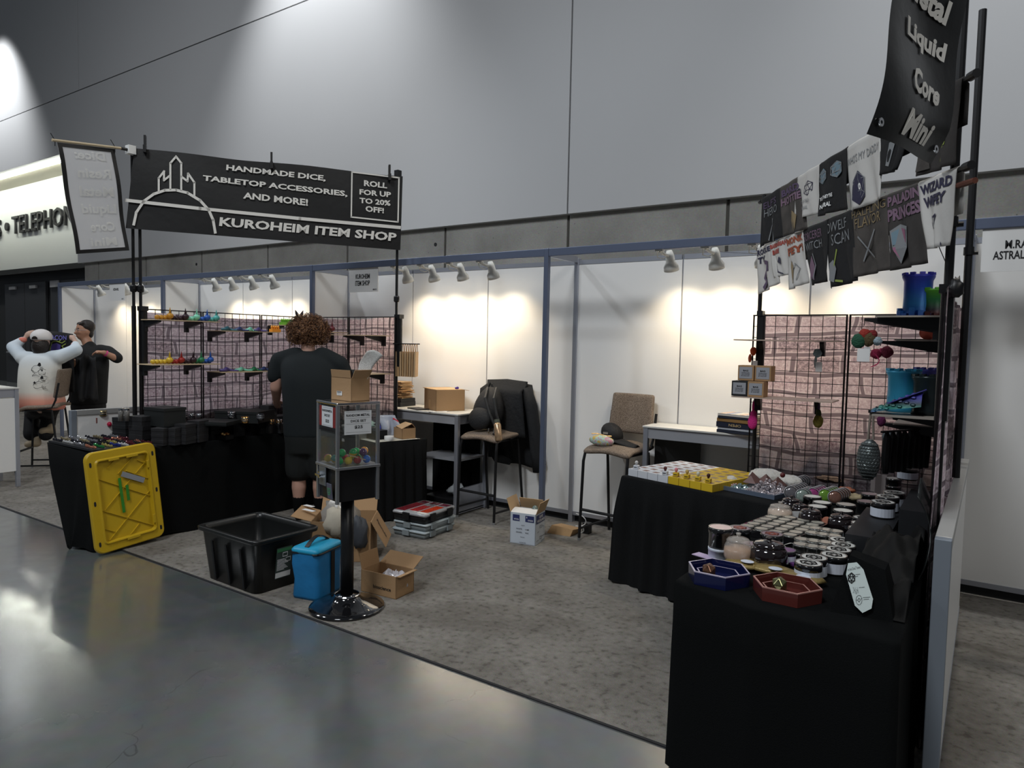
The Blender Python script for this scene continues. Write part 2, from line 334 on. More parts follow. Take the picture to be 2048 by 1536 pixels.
# tall hall wall: big painted panels with open joints, cast concrete below
wb=struct('wall_back',MB().b2(-30,14,3.20,3.30,6.5,13).b2(-16.3,14,3.20,3.30,0,6.5),DARK); wb['label']='tall grey hall wall of big painted panels over a concrete base'
XS=[-30,-16.2,-1.87,12.5]
for i in range(3):
    struct('panel',MB().b2(XS[i]+.012,XS[i+1]-.012,3.0,3.14,7.815,13),PAINT,wb)
XL=-16.4
struct('panel',MB().b2(-30,XL,3.0,3.14,6.36,7.79),PAINT,wb)
struct('panel',MB().b2(XL,-1.882,3.0,3.14,3.48,7.79),PAINT,wb)
struct('panel',MB().b2(-1.858,12.5,3.0,3.14,3.48,7.79),PAINT,wb)
for k in range(-6,8):
    x1=-1.93-2.27*k; x0=x1-2.27+.045
    if x1<-16.6: continue
    b=MB().b2(max(x0,-16.25),x1,3.10,3.19,0,3.48)
    struct('concrete_panel',b,CONC,wb)
struct('joint_backing',MB().b2(-16.2,12,3.135,3.18,0,3.47),mat('joint_brown',(.10,.095,.085),.8),wb)
for k in range(-5,7,3):
    x1=-1.93-2.27*k
    for (dx,z) in ((.18,3.22),):
        struct('tie_hole',MB().lathe([(.03,-.004),(.03,.004)],(x1-dx,3.098,z),12,V((1,0,0)),V((0,0,1)),V((0,1,0))),DARK,wb)
# the recess with the lettered wall and dark doors
zb=3.72
wr=struct('wall_recess',MB().b2(-32,-14,4.15,4.30,zb,6.6),TELWALL); wr['label']='lit white wall in the recess with black lettering'
struct('soffit',MB().b2(-32,XL,3.14,4.15,6.36,6.46),mat('soffit_paint',(.55,.52,.42),.7),wr)
struct('cheek',MB().b2(XL,XL+.1,3.14,4.15,zb,6.5),PAINT,wr)
struct('cove_lamp',MB().b2(-31,XL-.3,3.25,3.31,6.30,6.35),mat('lamp_glow',(.97,1,.90),1,emit=45),wr)
struct('lintel',MB().b2(-32,-16.1,4.05,4.16,zb-.16,zb),DARK,wr)
def wt(x,z): return V((x,4.10,z))
def tpx(u,v): p=on('y',4.1,u,v); return p.x,p.z
ax,az=tpx(25,468); bx,bz=tpx(125,452); tx,tz=tpx(38,432)
zl,zh=(az+bz)/2-.01,tz+.02; wch=(bx-ax)/6.7
lt=MB()
text(lt,'TELEPHONES',wt,ax,zl,ax+wch*9.7,zh,bold=.004); text(lt,'RESTROOMS',wt,ax-wch*10.9,zl,ax-wch*1.75,zh,bold=.004)
lt.lathe([(.11,0),(.11,.02)],(ax-wch*.85,4.10,(zl+zh)/2),14,V((1,0,0)),V((0,0,1)),V((0,1,0)))
struct('lettering',lt,INK,wr,solid=.06)
wd=struct('wall_doors',MB().b2(-32,-16.1,4.32,4.42,0,zb),DARK)
for n,(x0,x1) in enumerate(((-24.4,-22.9),(-22.85,-21.35),(-21.0,-19.3),(-19.25,-17.6))):
    d=struct('door_%d'%(n+1),MB().b2(x0,x1,4.22,4.31,0.0,3.28),mat('door_paint',(.022,.023,.026),.4),bevel=.01)
    struct('push_bar',MB().tube([(x0+.2,4.17,1.0),(x1-.2,4.17,1.0)],.025),STEEL,d)
    struct('door_closer',MB().b2(x0+.5,x0+.95,4.16,4.22,3.08,3.18),mat('closer_grey',(.16,.16,.17),.4),d)
struct('door_sign',MB().b2(-20.9,-20.35,4.17,4.21,3.08,3.28),mat('plate_grey',(.23,.23,.24),.5),wd)
# exhibition shell scheme: posts, header beams, white infill panels
YF=-.53; ZT=2.45
wp=struct('wall_booth',MB().b2(-9.05,6.05,.035,.045,0,.13),DARK); wp['label']='white panel back wall of the exhibition booths'  # dark strip standing in for the unlit gap under the panels
for x in range(-9,6):
    struct('panel',MB().b2(x+.006,x+.994,-.012,.012,.11,2.37),PANEL,wp)
    struct('rail',MB().b2(x+.01,x+.99,-.016,.016,2.37,2.41),ALU,wp); struct('rail',MB().b2(x+.01,x+.99,-.016,.016,.075,.11),ALU,wp)
for x in range(-9,7):
    if x%3==0: struct('post',MB().b2(x-.022,x+.022,-.03,.03,0,2.43),ALU,wp,bevel=.006)
    else: struct('post',MB().b2(x-.004,x+.004,-.006,.02,0,2.40),ALU,wp)
wt_=struct('trim_2',MB().b2(-9.03,-9.029,YF,YF+.001,2.40,2.401),ALU); wt_['label']='blue-grey aluminium header beams and posts along the booth fronts'
for x in (-9,-6,-3,0,3):
    struct('header_beam',MB().b2(x+.022,x+2.978,YF-.018,YF+.018,2.385,ZT),BLUEBEAM,wt_,bevel=.004)
    struct('post',MB().b2(x-.022,x+.022,YF-.022,YF+.022,0,ZT+.002),BLUEBEAM,wt_,bevel=.006)
    struct('side_beam',MB().b2(x-.015,x+.015,YF+.022,-.03,2.385,2.44),ALU,wt_)
for n,x in enumerate((-9,-6,-3,3)):
    o=struct('wall_return_%d'%(n+1),MB().b2(x-.010,x+.010,YF+.024,-.034,.11,2.38),PANEL); 
# half-height side walls
for n,(x,y0) in enumerate(((-3.28,-2.86),(3.035,-2.80))):
    o=struct('wall_half_%d'%(n+1),MB().b2(x-.018,x+.018,y0+.04,YF-.03,.09,.955),PANEL)
    struct('top_rail',MB().b2(x-.026,x+.026,y0+.045,YF-.025,.955,1.0),mat('rail_grey',(.40,.40,.39),.45,.3),o,bevel=.003)
    struct('end_post',MB().b2(x-.026,x+.026,y0,y0+.044,0,1.0),mat('end_grey',(.23,.26,.30),.5,.3),o,bevel=.003)
    struct('bottom_rail',MB().b2(x-.02,x+.02,y0+.045,YF-.03,.055,.09),ALU,o)
# track spotlights hanging off the header beams, aimed at the back wall
SPW=mat('lamp_white',(.78,.78,.74),.35); LAMPG=mat('lamp_face',(1,.86,.62),1,emit=14)
def spot(x,n,word,tilt=0.0):
    t=thing('track_spotlight','white clip spotlight under the header beam, %s'%word,'spotlight',(x,YF+.02,2.385),0,'spotlights under the header beams')
    obj('bracket',MB().b2(-.03,.03,-.02,.02,-.012,.0).tube([(0,0,-.01),(.02,.05,-.03),(.03,.12,-.035)],.012),SPW,t,local=True)
    d=V((tilt,.40,-.92)).normalized(); ex=d.orthogonal().normalized(); ey=d.cross(ex)
    lh=obj('lamp_head',MB().lathe([(.022,-.04),(.034,0),(.036,.05),(.058,.085),(.06,.12),(.055,.12),(.045,.10),(.0,.09)],V((.03,.13,-.03)),16,ex,ey,d,capt=False),SPW,t,local=True,smooth=True)
    obj('bulb',MB().lathe([(.0,.105),(.042,.105),(.044,.112),(0,.112)],V((.03,.13,-.03)),14,ex,ey,d),LAMPG,lh,local=True)
    obj('cable',MB().tube([(-.02,0,-.01),(-.035,.04,-.05),(-.005,.07,-.06),(.02,.11,-.04)],.004,5),SPW,t,local=True)
    l=lamp('SPOT',(x+.03+d.x*.14,YF+.15+d.y*.14,2.355+d.z*.14),(x+.03+d.x,YF+.15+d.y,2.355+d.z),SPOTW,(1,.83,.60),.03,112,1.0,'spotlight_beam')
SPOTW=19
W1='the booth with the shop sign'; 
for x,wd_ in ((-1.80,'first from the left above the hanging paper bags'),(-1.45,'second from the left right of the banner pole'),(-1.09,'third from the left above the brown box'),(-.73,'last before the middle post'),
    (1.0,'left one right of the middle post'),(1.36,'right one before the hanging shirts'),(1.70,'half hidden at the left end of the shirts'),(2.3,'behind the hanging shirts'),
    (-5.10,'first of four above the stone print cloth'),(-4.74,'second of four above the stone print cloth'),(-4.33,'third of four above the stone print cloth'),(-3.93,'last of four above the stone print cloth'),
    (-8.10,'first of four in the far left booth'),(-7.70,'second of four in the far left booth'),(-7.30,'third of four in the far left booth'),(-6.88,'last of four in the far left booth')): spot(x,0,wd_)
# booth name signs
def sign(x0,x1,z0,z1,y,lines,lab,num=None):
    t=thing('booth_sign',lab,'sign',((x0+x1)/2,y,z0))
    obj('board',MB().b2(x0,x1,y-.003,y+.003,z0,z1),PINK,t); b=MB()
    f=lambda a,c: V((a,y-.0045,c))
    for s,a0,c0,a1,c1 in lines: text(b,s,f,a0,c0,a1,c1,bold=.022)
    obj('lettering',b,INK,t)
sx=-2.42
sign(sx,-2.0,2.14,2.385,YF,[('KUROHEIM',sx+.10,2.275,sx+.305,2.325),('ITEM SHOP',sx+.095,2.205,sx+.305,2.258),('6013',sx+.35,2.155,sx+.40,2.172)],'white booth sign reading KUROHEIM ITEM SHOP under the header beam')
sign(-7.42,-7.0,2.14,2.385,YF+.0,[('AZRAHEL',sx-4.9,2.285,sx-4.74,2.32),('6015',sx-4.66,2.155,sx-4.61,2.172)],'small white booth sign in the far left booth')
a=on('y',YF,1983,514); b_=on('y',YF,2009,492); 
sign(3.06,3.50,2.13,2.385,YF,[('M.RA',3.175,2.262,3.285,2.312),('ASTRAL STAR',3.118,2.20,3.385,2.25)],'white booth sign with M.RA and ASTRAL at the right edge')
# ================================================================ LEFT DISPLAY
def gridpanel(p0,p1,label,z0=.05,z1=1.875,group='black wire grid panels'):
    p0=V((*p0,z0)); p1=V((*p1,z0)); d=(p1-p0); L=d.length; d.normalize(); rz=math.atan2(d.y,d.x)
    t=thing('wire_grid_panel',label,'grid panel',p0,rz,group); H=z1-z0
    f=MB()
    for x in (0.006,L-.006): f.tube([(x,0,0),(x,0,H)],.0065,6)
    for z in (0.0,H): f.tube([(0,0,z),(L,0,z)],.005,6)
    obj('frame',f,WIRE,t,local=True)
    w=MB(); n=8
    for i in range(1,n): w.tube([(L*i/n,.004,0),(L*i/n,.004,H)],.0028,4,False)
    m=24
    for k in range(1,m): w.tube([(0,-.001,H*k/m),(L,-.001,H*k/m)],.0028,4,False)
    o=obj('wires',w,WIRE,t,local=True); return t
XG=-2.9; YG=-.70
gy=[-2.47,-1.885,-1.255,-.70]
for i,wd_ in enumerate(('nearest the banner post','in the middle of the left row','ending at the back corner')):
    gridpanel((XG,gy[i]+.004),(XG,gy[i+1]-.004),'black wire grid panel of the left stand, %s'%wd_)
for i,wd_ in enumerate(('behind the curly-haired person','next to the hanging paper bags')):
    gridpanel((XG+.01+.655*i,YG),(XG+.01+.655*(i+1)-.008,YG),'black wire grid panel facing the aisle, %s'%wd_)
def backdrop(p0,p1,z0,z1,label,off=(0,0,0),sag=.02,wav=.012,uo=0):
    p0=V((*p0,0)); p1=V((*p1,0)); d=p1-p0; L=d.length; nrm=V((-d.y,d.x,0)).normalized()
    def fn(s,t):
        z=z0+(z1-z0)*t - (sag*math.sin(s*PI)**2 if t>.99 else 0)
        return p0+d*s+V((0,0,z))+nrm*(wav*math.sin(s*19+uo)*(.3+.7*(1-t))+.006*math.sin(s*47+t*5))
    b=MB().grid(fn,60,12,uv=lambda s,t:(s*L+uo,(z0+(z1-z0)*t)))
    return solo('backdrop_cloth',b,STONE,label,'backdrop','stone print backdrops',smooth=True)
backdrop((-2.95,-2.42),(-2.95,-.60),.05,1.852,'printed stone wall backdrop cloth behind the left row of grid panels')
backdrop((-2.945,-.64),(-1.62,-.64),.05,1.875,'printed stone wall backdrop cloth behind the paper-bag grid panel',uo=1.9)
def drape(pts,z0,z1,label):  # added black sheet that stops light coming through the lower stone cloth
    P=[V((*p,0)) for p in pts]; n=len(P)-1
    def fn(s,t): i=min(n-1,int(s*n)); f=s*n-i; p=P[i]*(1-f)+P[i+1]*f; return p+V((.004*math.sin(s*90),.004*math.sin(s*70),z0+(z1-z0)*t+.012*math.sin(s*23)*t))
    return solo('black_backing',MB().grid(fn,60,3),BLKS,label,'cloth','added light-blocking drapes behind the stone cloths',smooth=True)
drape(((-2.975,-2.40),(-2.975,-.615),(-1.64,-.615)),.05,.985,'added black drape blocking light behind the lower left stone cloth')
# banner stand posts
BP0=V((-2.93,-2.47,0)); BN=V((1.77,-1.32,0)).normalized(); BP1=BP0+BN*.055
def stand_post(x,y,z0,z1,label,sleeve=True,group='banner stand posts',r=.016):
    t=thing('banner_post',label,'pole',(x,y,0),0,group)
    obj('pole',MB().tube([(0,0,z0),(0,0,1.9)],r+.003,10).tube([(0,0,1.9),(0,0,z1)],r-.003,10),BM,t,local=True)
    obj('collar',MB().lathe([(r+.006,2.02),(r+.012,2.03),(r+.012,2.07),(r+.006,2.08)],n=10),BP,t,local=True)
    obj('knob',MB().tube([(0,0,2.05),(.045,-.02,2.05)],.008,6),BP,t,local=True)
    if z1>3.1: obj('top_clamp',MB().b2(-.025,.025,-.025,.025,z1-.02,z1+.05),BP,t,local=True)
    obj('foot_plate',MB().b2(-.09,.09,-.09,.09,.007,.016),BM,t,local=True)
    if sleeve: obj('clamp_sleeve',MB().tube([(0.045,0,1.40),(0.045,0,1.88)],.026,10).b2(0,.07,-.03,.03,1.86,1.90),BP,t,local=True)
    return t
pa=plane(BP0-BN*.03,BN,266,480); stand_post(pa.x,pa.y,.007,3.20,'black banner post at the left end of the shop banner',False)
pa=plane(BP0-BN*.03,BN,280,480); stand_post(pa.x,pa.y,.007,3.14,'second black banner post just right of the left one')
pa=plane(BP0-BN*.03,BN,794,520); stand_post(pa.x,pa.y,.007,3.22,'black banner post at the right end of the shop banner')
# shop banner
bq=lambda u,v,o=0: plane(BP1+BN*o,BN,u,v)
t=thing('shop_banner','black KUROHEIM ITEM SHOP banner with white castle emblem strung between two posts','banner',bq(525,478))
cs=[bq(251,456),bq(801,500),bq(806,352),bq(268,296)]
def bfn(s,tt):
    p=cs[0]*(1-s)*(1-tt)+cs[1]*s*(1-tt)+cs[2]*s*tt+cs[3]*(1-s)*tt
    return p-BN*(.008+.003*math.sin(s*21)+.003*math.sin(s*9+tt*6))+V((0,0,.006*math.sin(s*PI*4)*tt))
obj('cloth',MB().grid(bfn,70,10),mat('banner_vinyl',(.0065,.0065,.007),.5,bump=.15,bs=14),t,smooth=True)
def textq(mb,s,fn,q,**k):   # q: four pixel corners bl br tr tl read on the plane of the cloth
    f=quadfn(*[fn(*p) for p in q]); return text(mb,s,f,0,0,1,1,**k)
bl=lambda u,v: bq(u,v,.004)
for s,q in (('HANDMADE DICE,',((452,342),(651,364),(652,351),(453,329))),('TABLETOP ACCESSORIES,',((405,363),(695,395),(695,382),(406,350))),('AND MORE!',((486,397),(616,412),(616,398),(487,384))),
    ('ROLL',((728,372),(774,377),(775,366),(728,360))),('FOR UP',((719,389),(782,395),(782,384),(719,378))),('TO 20%',((719,406),(781,412),(781,401),(719,395))),('OFF!',((731,423),(768,427),(768,416),(731,411))),
    ('KUROHEIM ITEM SHOP',((438,452),(792,483),(794,466),(440,434)))):
    obj('lettering',textq(MB(),s,bl,q,bold=.035),WINK,t)
obj('stripe',line2(MB(),bl,[(253,400.5),(400,417),(600,437),(799,455)],6.5),WINK,t)
obj('discount_frame',line2(MB(),bl,[(704,344),(798,355.5),(796,444),(702.5,434)],2.8,True),WINK,t)
arc=[(1070,835),(1090,740),(1150,650),(1230,592),(1320,562),(1408,560),(1500,583),(1600,643),(1670,720),(1705,800),(1722,900)]
e=MB(); line2(e,bl,[(x/4,240+y/4) for x,y in arc],5.4)
for pl in ([(1270,575),(1270,465),(1312,410),(1312,482),(1356,447)],[(1363,555),(1363,345),(1408,292),(1450,345),(1450,560)],[(1450,452),(1500,490),(1505,428),(1555,500),(1555,600)]):
    line2(e,bl,[(x/4,240+y/4) for x,y in pl],4.0)
obj('emblem',e,WINK,t)
xb=solo('banner_crossbar',MB().tube([BP0+V((0,0,3.13)),V((-1.58,-.72,3.17))],.012,8),BM,'black crossbar tube behind the top edge of the shop banner','pole')
for i,(u,v) in enumerate(((290,285),(543,318),(779,342))):
    p=bq(u,v+6,.01)
    c=thing('spring_clamp','black spring clamp gripping the banner top, %s'%('at the left end','in the middle','at the right end')[i],'clamp',p,math.radians(53),'clamps on the banner')
    obj('jaw',MB().b2(-.012,.012,-.03,.02,-.06,.0),BP,c,local=True); obj('handle',MB().frame((0,-.005,.04),.018,.012,.09).frame((0,.02,.04),.018,.012,.085),BP,c,local=True)
# left side flag, seen from the back
FX=-2.9; fq=lambda u,v,o=0: on('x',FX+o,u,v)
t=thing('hanging_flag','translucent grey back of a dice flag with black border hanging at far left','banner',fq(200,505))
FLG=m_translucent('flag_back_cloth',(.62,.62,.63),.45)
c4=[fq(152,508),fq(257,501),fq(230,298),fq(113,285)]
def ffn(s,tt): 
    p=c4[0]*(1-s)*(1-tt)+c4[1]*s*(1-tt)+c4[2]*s*tt+c4[3]*(1-s)*tt
    return p+V((.012*math.sin(tt*9+s*2),0,0))
obj('cloth',MB().grid(ffn,16,20),FLG,t,smooth=True)
bd=MB(); fo=lambda s,tt: ffn(s,tt)+V((.004,0,0)); w_=.075
for a,b,c,d in ((0,w_,0,1),(1-w_,1,0,1)): bd.grid(lambda s,tt:fo(a+(b-a)*s,tt),2,20)
bd.grid(lambda s,tt:fo(s,tt*.035),16,1); bd.grid(lambda s,tt:fo(s,.965+tt*.035),16,1)
obj('border',bd,mat('banner_vinyl',(0,0,0)),t)
LTG=m_translucent('flag_letter_cloth',(.82,.82,.80),.5)
for s,x0,y0,x1,y1 in (('Dice:',.25,.87,.80,.955),('Resin',.25,.70,.84,.79),('Metal',.25,.53,.85,.625),('Liquid',.24,.345,.87,.46),('Core',.33,.20,.80,.29),('Mini',.28,.06,.78,.14)):
    obj('lettering',text(MB(),s,lambda a,b:fo(a,b)+V((.002,0,0)),x0,y0,x1,y1,bold=.03,mirror=True),LTG,t)
r0=fq(104,280); r1=V((-2.9,-2.60,3.195))
t=thing('flag_rod','wooden dowel holding the left flag out from the banner post','rod',r1)
obj('dowel',MB().tube([r0,r1],.011,8),mat('dowel_wood',(.55,.45,.30),.5),t); obj('socket',MB().tube([r1,(-2.9,-2.52,3.197)],.013,8),BP,t); obj('clamp',MB().b2(-2.93,-2.87,-2.55,-2.49,3.165,3.235),WHT,t)
for u,v,w0 in ((110,284,'at the outer end'),(230,297,'near the post')): solo('zip_tie',MB().tube([fq(u,v+8),fq(u,v-3),fq(u-9,v-18)],.003,5),BP,'black zip tie holding the flag to the dowel, %s'%w0,'zip tie','zip ties on the left flag')
# tables under cloths
def clothbox(poly,z,amp,freq,zb=.012,flare=.03,warp=None,rows=9,drop=.02,seed=0):
    """cloth over a table: top polygon, hanging sides with folds"""
    b=MB(); n=len(poly); P=[V((*p,0)) for p in poly]; per=[]
    acc=0
    for i in range(n):
        a,c=P[i],P[(i+1)%n]; L=(c-a).length; k=max(4,int(L/.022)); d=(c-a).normalized(); nr=V((d.y,-d.x,0))
        pv=(a-P[i-1]).normalized(); pn=V((pv.y,-pv.x,0)); nx=(P[(i+2)%n]-c).normalized(); nn=V((nx.y,-nx.x,0))
        for j in range(k):
            s=j/k; q=nr
            if s<.06: q=(nr*(s/.06*.5+.5)+pn*(.5-s/.06*.5)).normalized()
            if s>.94: q=(nr*(1-(s-.94)/.06*.5)+nn*((s-.94)/.06*.5)).normalized()
            per.append((a+(c-a)*s,q,acc+L*s))
        acc+=L
    m=len(per); base=len(b.v)
    for r in range(rows+1):
        tt=r/rows; zz=z-(z-zb)*tt
        for p,q,s in per:
            fold=amp*math.sin(s*freq+seed+.9*math.sin(s*3.1+seed))+amp*.5*math.sin(s*freq*2.3+1)
            off=(.004+flare*tt**1.3+fold*min(1,tt*3))*(1 if r else 0)
            if r==0: zr=z
            elif r==1: zr=z-.012; off=.006
            else: zr=zz
            pp=p+q*off; 
            if warp: pp=warp(pp,tt)
            b.v.append(V((pp.x,pp.y,zr+(0.012*math.sin(s*freq+2) if r==rows else 0))))
    for r in range(rows):
        for k in range(m): b.f.append((base+r*m+k,base+(r+1)*m+k,base+(r+1)*m+(k+1)%m,base+r*m+(k+1)%m))
    b.f.append(tuple(base+k for k in range(m)))
    return b
def table_under(x0,x1,y0,y1,z,label):
    t=thing('folding_table',label,'table',((x0+x1)/2,(y0+y1)/2,.007)); obj('tabletop',MB().b2(x0,x1,y0,y1,z-.035,z-.008),WHT,t)
    for x in (x0+.08,x1-.08):
        for y in (y0+.06,y1-.06): obj('leg',MB().tube([(x,y,.007),(x,y,z-.035)],.014,8),STEEL,t)
def wl(p,tt):
    if p.y<-2.55 and p.x<-2.5: return V((-2.60+(p.x+2.60)*(1-.97*tt**1.15),p.y-.10*tt*(1 if p.y<-2.9 else 0),0))
    if p.y<-2.9: return V((p.x,p.y-.06*tt,0))
    return p
lp=[(-3.25,-3.05),(-2.40,-3.02),(-2.36,-.85),(-2.84,-.85),(-2.84,-2.56),(-3.22,-2.56)]
solo('tablecloth',clothbox(lp,.752,.006,9,warp=wl,flare=.02),BLK,'plain black tablecloth over the left table behind the yellow lid','tablecloth','black table coverings',smooth=.9)
table_under(-2.82,-2.40,-2.98,-.9,.745,'folding table hidden under the left black tablecloth')
t2=[(-1.98,-1.08),(-1.36,-1.22),(-1.21,-.66),(-1.84,-.72)]
solo('table_skirt',clothbox(t2,.735,.016,62,flare=.02,rows=7),BLKS,'black pleated skirt around the small table behind the candy-style dispenser','tablecloth','black table coverings',smooth=.9)
table_under(-1.86,-1.38,-1.12,-.76,.728,'small folding table hidden under the pleated black skirt')
solo('paper_sheet',MB().prism([(-1.93,-1.05),(-1.35,-1.19),(-1.22,-.74),(-1.8,-.76)],(0,0,.738),V((1,0,0)),V((0,1,0)),.002),mat('cream_paper',(.62,.60,.52),.6),'cream paper sheet covering the small skirted table','paper')
# wooden shelves on the left grid
BRK=BM
def bracket(mb,p,d,L=.25,h=.085,w=.06):   # p: top at grid, d: direction of the arm
    d=V(d).normalized(); s=V((-d.y,d.x,0)); 
    mb.prism([(0,0),(L,0),(L,-.012),(.04,-h*.75),(.035,-h),(0,-h)],p-s*w/2*0-s*.018,d,V((0,0,1)),-.036 if False else .036)
def shelf(p0,p1,arm,z,depth,brs,label,group='plywood shelves on the wire grid',m=None,th=.007,L=None,w=.06):
    p0=V((*p0,z)); p1=V((*p1,z)); arm=V((*arm,0)); t=thing('grid_shelf',label,'shelf',(p0+p1)/2+arm*(depth/2),0,group)
    obj('board',MB().add([p0+arm*.02,p1+arm*.02,p1+arm*depth,p0+arm*depth]+[q+V((0,0,th)) for q in (p0+arm*.02,p1+arm*.02,p1+arm*depth,p0+arm*depth)],[(0,1,2,3),(4,7,6,5),(0,4,5,1),(1,5,6,2),(2,6,7,3),(3,7,4,0)]),m or WOOD,t)
    L=L or depth*.93; sd=(p1-p0).normalized()
    for f in brs:
        q=p0+(p1-p0)*f; bb=MB(); nz=arm.cross(V((0,0,1)))
        bb.prism([(.012,0),(L,0),(L,-.014),(.05,-.06),(.05,-.095),(.012,-.095)],q-V((0,0,.001))-nz*.0,arm,V((0,0,1)),.028)
        bb.b2(0,0,0,0,0,0) if False else None
        obj('bracket',bb,BM,t)
    return t
shelf((XG,-2.46),(XG,-1.88),(1,0),1.780,.28,(.08,.72),'plywood shelf top left on the grid, holding amber, black, mint and blue dice')
shelf((XG,-1.85),(XG,-1.24),(1,0),1.702,.28,(.06,.70),'plywood shelf second from the top left, holding dark coils and an orange castle')
shelf((XG,-2.50),(XG,-1.88),(1,0),1.400,.28,(.12,.73),'plywood shelf lower left, holding yellow, red, green and blue dragons')
shelf((XG,-1.86),(XG,-1.24),(1,0),1.322,.28,(.07,.71),'plywood shelf lower middle, holding flat purple and mint coils')
shelf((XG,-1.18),(XG,-.74),(1,0),1.775,.26,(.05,),'plywood shelf near the corner, holding green castle pieces above the curly hair')
shelf((XG,-1.18),(XG,-.74),(1,0),1.405,.26,(.05,),'plywood shelf behind the shoulder of the curly-haired person')
shelf((-2.20,YG),(-1.62,YG),(0,-1),1.690,.28,(.35,.86),'plywood shelf on the right leg of the grid, empty and higher')
shelf((-1.95,YG),(-1.62,YG),(0,-1),1.325,.28,(.72,),'plywood shelf on the right leg of the grid, empty and lower')
# small printed dragons, towers and coils on the shelves
def pm(c,n=[0]): 
    k='print_%d_%d_%d'%tuple(int(x*100) for x in c)
    return mat(k,c,.4,.1,spec=.6)
AMB=(.50,.24,.02);YEL=(.62,.42,.03);RED=(.33,.02,.015);MNT=(.22,.62,.45);BLU=(.02,.10,.42);TEA=(.10,.45,.42);NAV=(.03,.05,.16);DBK=(.03,.012,.02);GRN=(.02,.20,.08);LIM=(.20,.55,.05);ORG=(.85,.33,.03);PUR=(.07,.05,.20);DTE=(.04,.14,.18)
def dragon(x,y,z,c,n,along,label,group='printed dragons on the shelves'):
    """curled beaded body with an upright head"""
    a=V((*along,0)); t=thing('printed_dragon',label,'figurine',(x,y,z),0,group); m=pm(c); b=MB()
    for i in range(n): p=a*(i*.034); b.ball(p+V((0,0,.021)),(.0235,.0235,.021),8,5)
    obj('body',b,m,t,local=True,smooth=True); e=a*((n-1)*.034)+V((.02,0,0))
    obj('head',MB().ball(e+V((0,0,.035)),(.03,.03,.026),8,6).lathe([(.012,0),(.004,.045),(.001,.06)],e+V((0,0,.05)),6),m,t,local=True,smooth=True)
    return t
def coil(x,y,z,c,L,along,label,r=.019,group='flat printed coils on the shelves'):
    a=V((*along,0)); pts=[]; n=26
    for i in range(n+1): s=i/n; pts.append(V((x,y,z+r))+a*(s*L)+V((a.y,-a.x,0))*(.03*math.sin(s*PI*2.5)))
    rr=[r*(.45+.55*math.sin(min(1,i/n*1.15+.08)*PI))*(1.12 if i%2 else .86) for i in range(n+1)]
    b=MB(); pts=[p-V((0,0,r-q)) for p,q in zip(pts,rr)]; b.tube(pts,rr,8)
    return solo('printed_snake',b,pm(c),label,'figurine',group,smooth=True)
XS_=XG+.17
for n,(y,c,k,l) in enumerate(((-2.40,AMB,4,'amber beaded'),(-2.26,DBK,4,'black spiky'),(-2.12,MNT,3,'mint green'),(-2.02,BLU,3,'royal blue'),(-1.93,TEA,3,'teal spiky'))):
    dragon(XS_,y,1.787,c,k,(0,1),'%s printed dragon on the top left grid shelf'%l)
for n,(y,c,k,l) in enumerate(((-2.44,YEL,5,'yellow beaded'),(-2.30,RED,4,'dark red'),(-2.19,DBK,4,'black and brown'),(-2.08,GRN,3,'dark green'),(-1.99,BLU,3,'bright blue'))):
    dragon(XS_,y,1.407,c,k,(0,1),'%s printed dragon on the lower left grid shelf'%l)
for y,c,L,l in ((-1.80,DTE,.16,'dark teal'),(-1.66,NAV,.13,'navy'),(-1.54,MNT,.11,'mint green'),(-1.45,PUR,.12,'dark purple')): coil(XS_,y,1.709,c,L,(0,1),'%s coiled printed snake on the second grid shelf'%l)
for y,c,L,l in ((-1.82,PUR,.18,'violet'),(-1.66,MNT,.17,'pale mint'),(-1.50,GRN,.12,'deep green'),(-1.40,NAV,.15,'navy blue')): coil(XS_,y,1.329,c,L,(0,1),'%s flat printed snake on the lower middle grid shelf'%l)
def castle(x,y,z,c,w,label,n=5,d=.05,h=.03,group='small printed castles'):
    t=thing('printed_castle',label,'figurine',(x,y,z),0,group); m=pm(c)
    obj('wall',MB().b2(-d/2,d/2,0,w,0,h),m,t,local=True)
    for i in range(n): obj('turret',MB().lathe([(.010,0),(.010,h+.012),(.013,h+.014),(.013,h+.022),(.002,h+.036)],(0,w*(i+.5)/n,0),7),m,t,local=True)
    return t
castle(XG+.22,-1.30,1.709,ORG,.10,'orange printed castle at the right end of the second grid shelf',4)
castle(XG+.15,-1.13,1.782,LIM,.11,'lime green printed castle on the shelf left of the curly hair',5)
castle(XG+.12,-.99,1.782,GRN,.09,'dark green printed castle beside the lime green one',4)
dragon(XG+.15,-.86,1.782,(.55,.45,.05),2,(0,1),'small yellow printed dragon on the corner shelf')
t=thing('printed_rabbit_ears','dark winged figure with pointed ears above the curly hair','figurine',(-2.78,-.88,1.782)); m=pm((.05,.05,.07))
obj('body',MB().ball((0,0,.04),(.03,.03,.04),8,6),m,t,local=True,smooth=True)
for s in (-1,1): obj('ear',MB().tube([(.0,s*.01,.06),(.0,s*.035,.13),(0,s*.05,.16)],[.012,.014,.002],6),m,t,local=True)
dragon(-2.55,-.86,1.72,(.15,.45,.8),3,(1,0),'light blue and white printed dragon right of the curly hair')
dragon(-2.40,-.88,1.72,(.12,.01,.02),4,(1,0),'dark red printed dragon right of the curly hair')
shelf((-2.66,YG),(-2.22,YG),(0,-1),1.712,.25,(.5,),'plywood shelf on the right leg partly hidden by the curly hair')
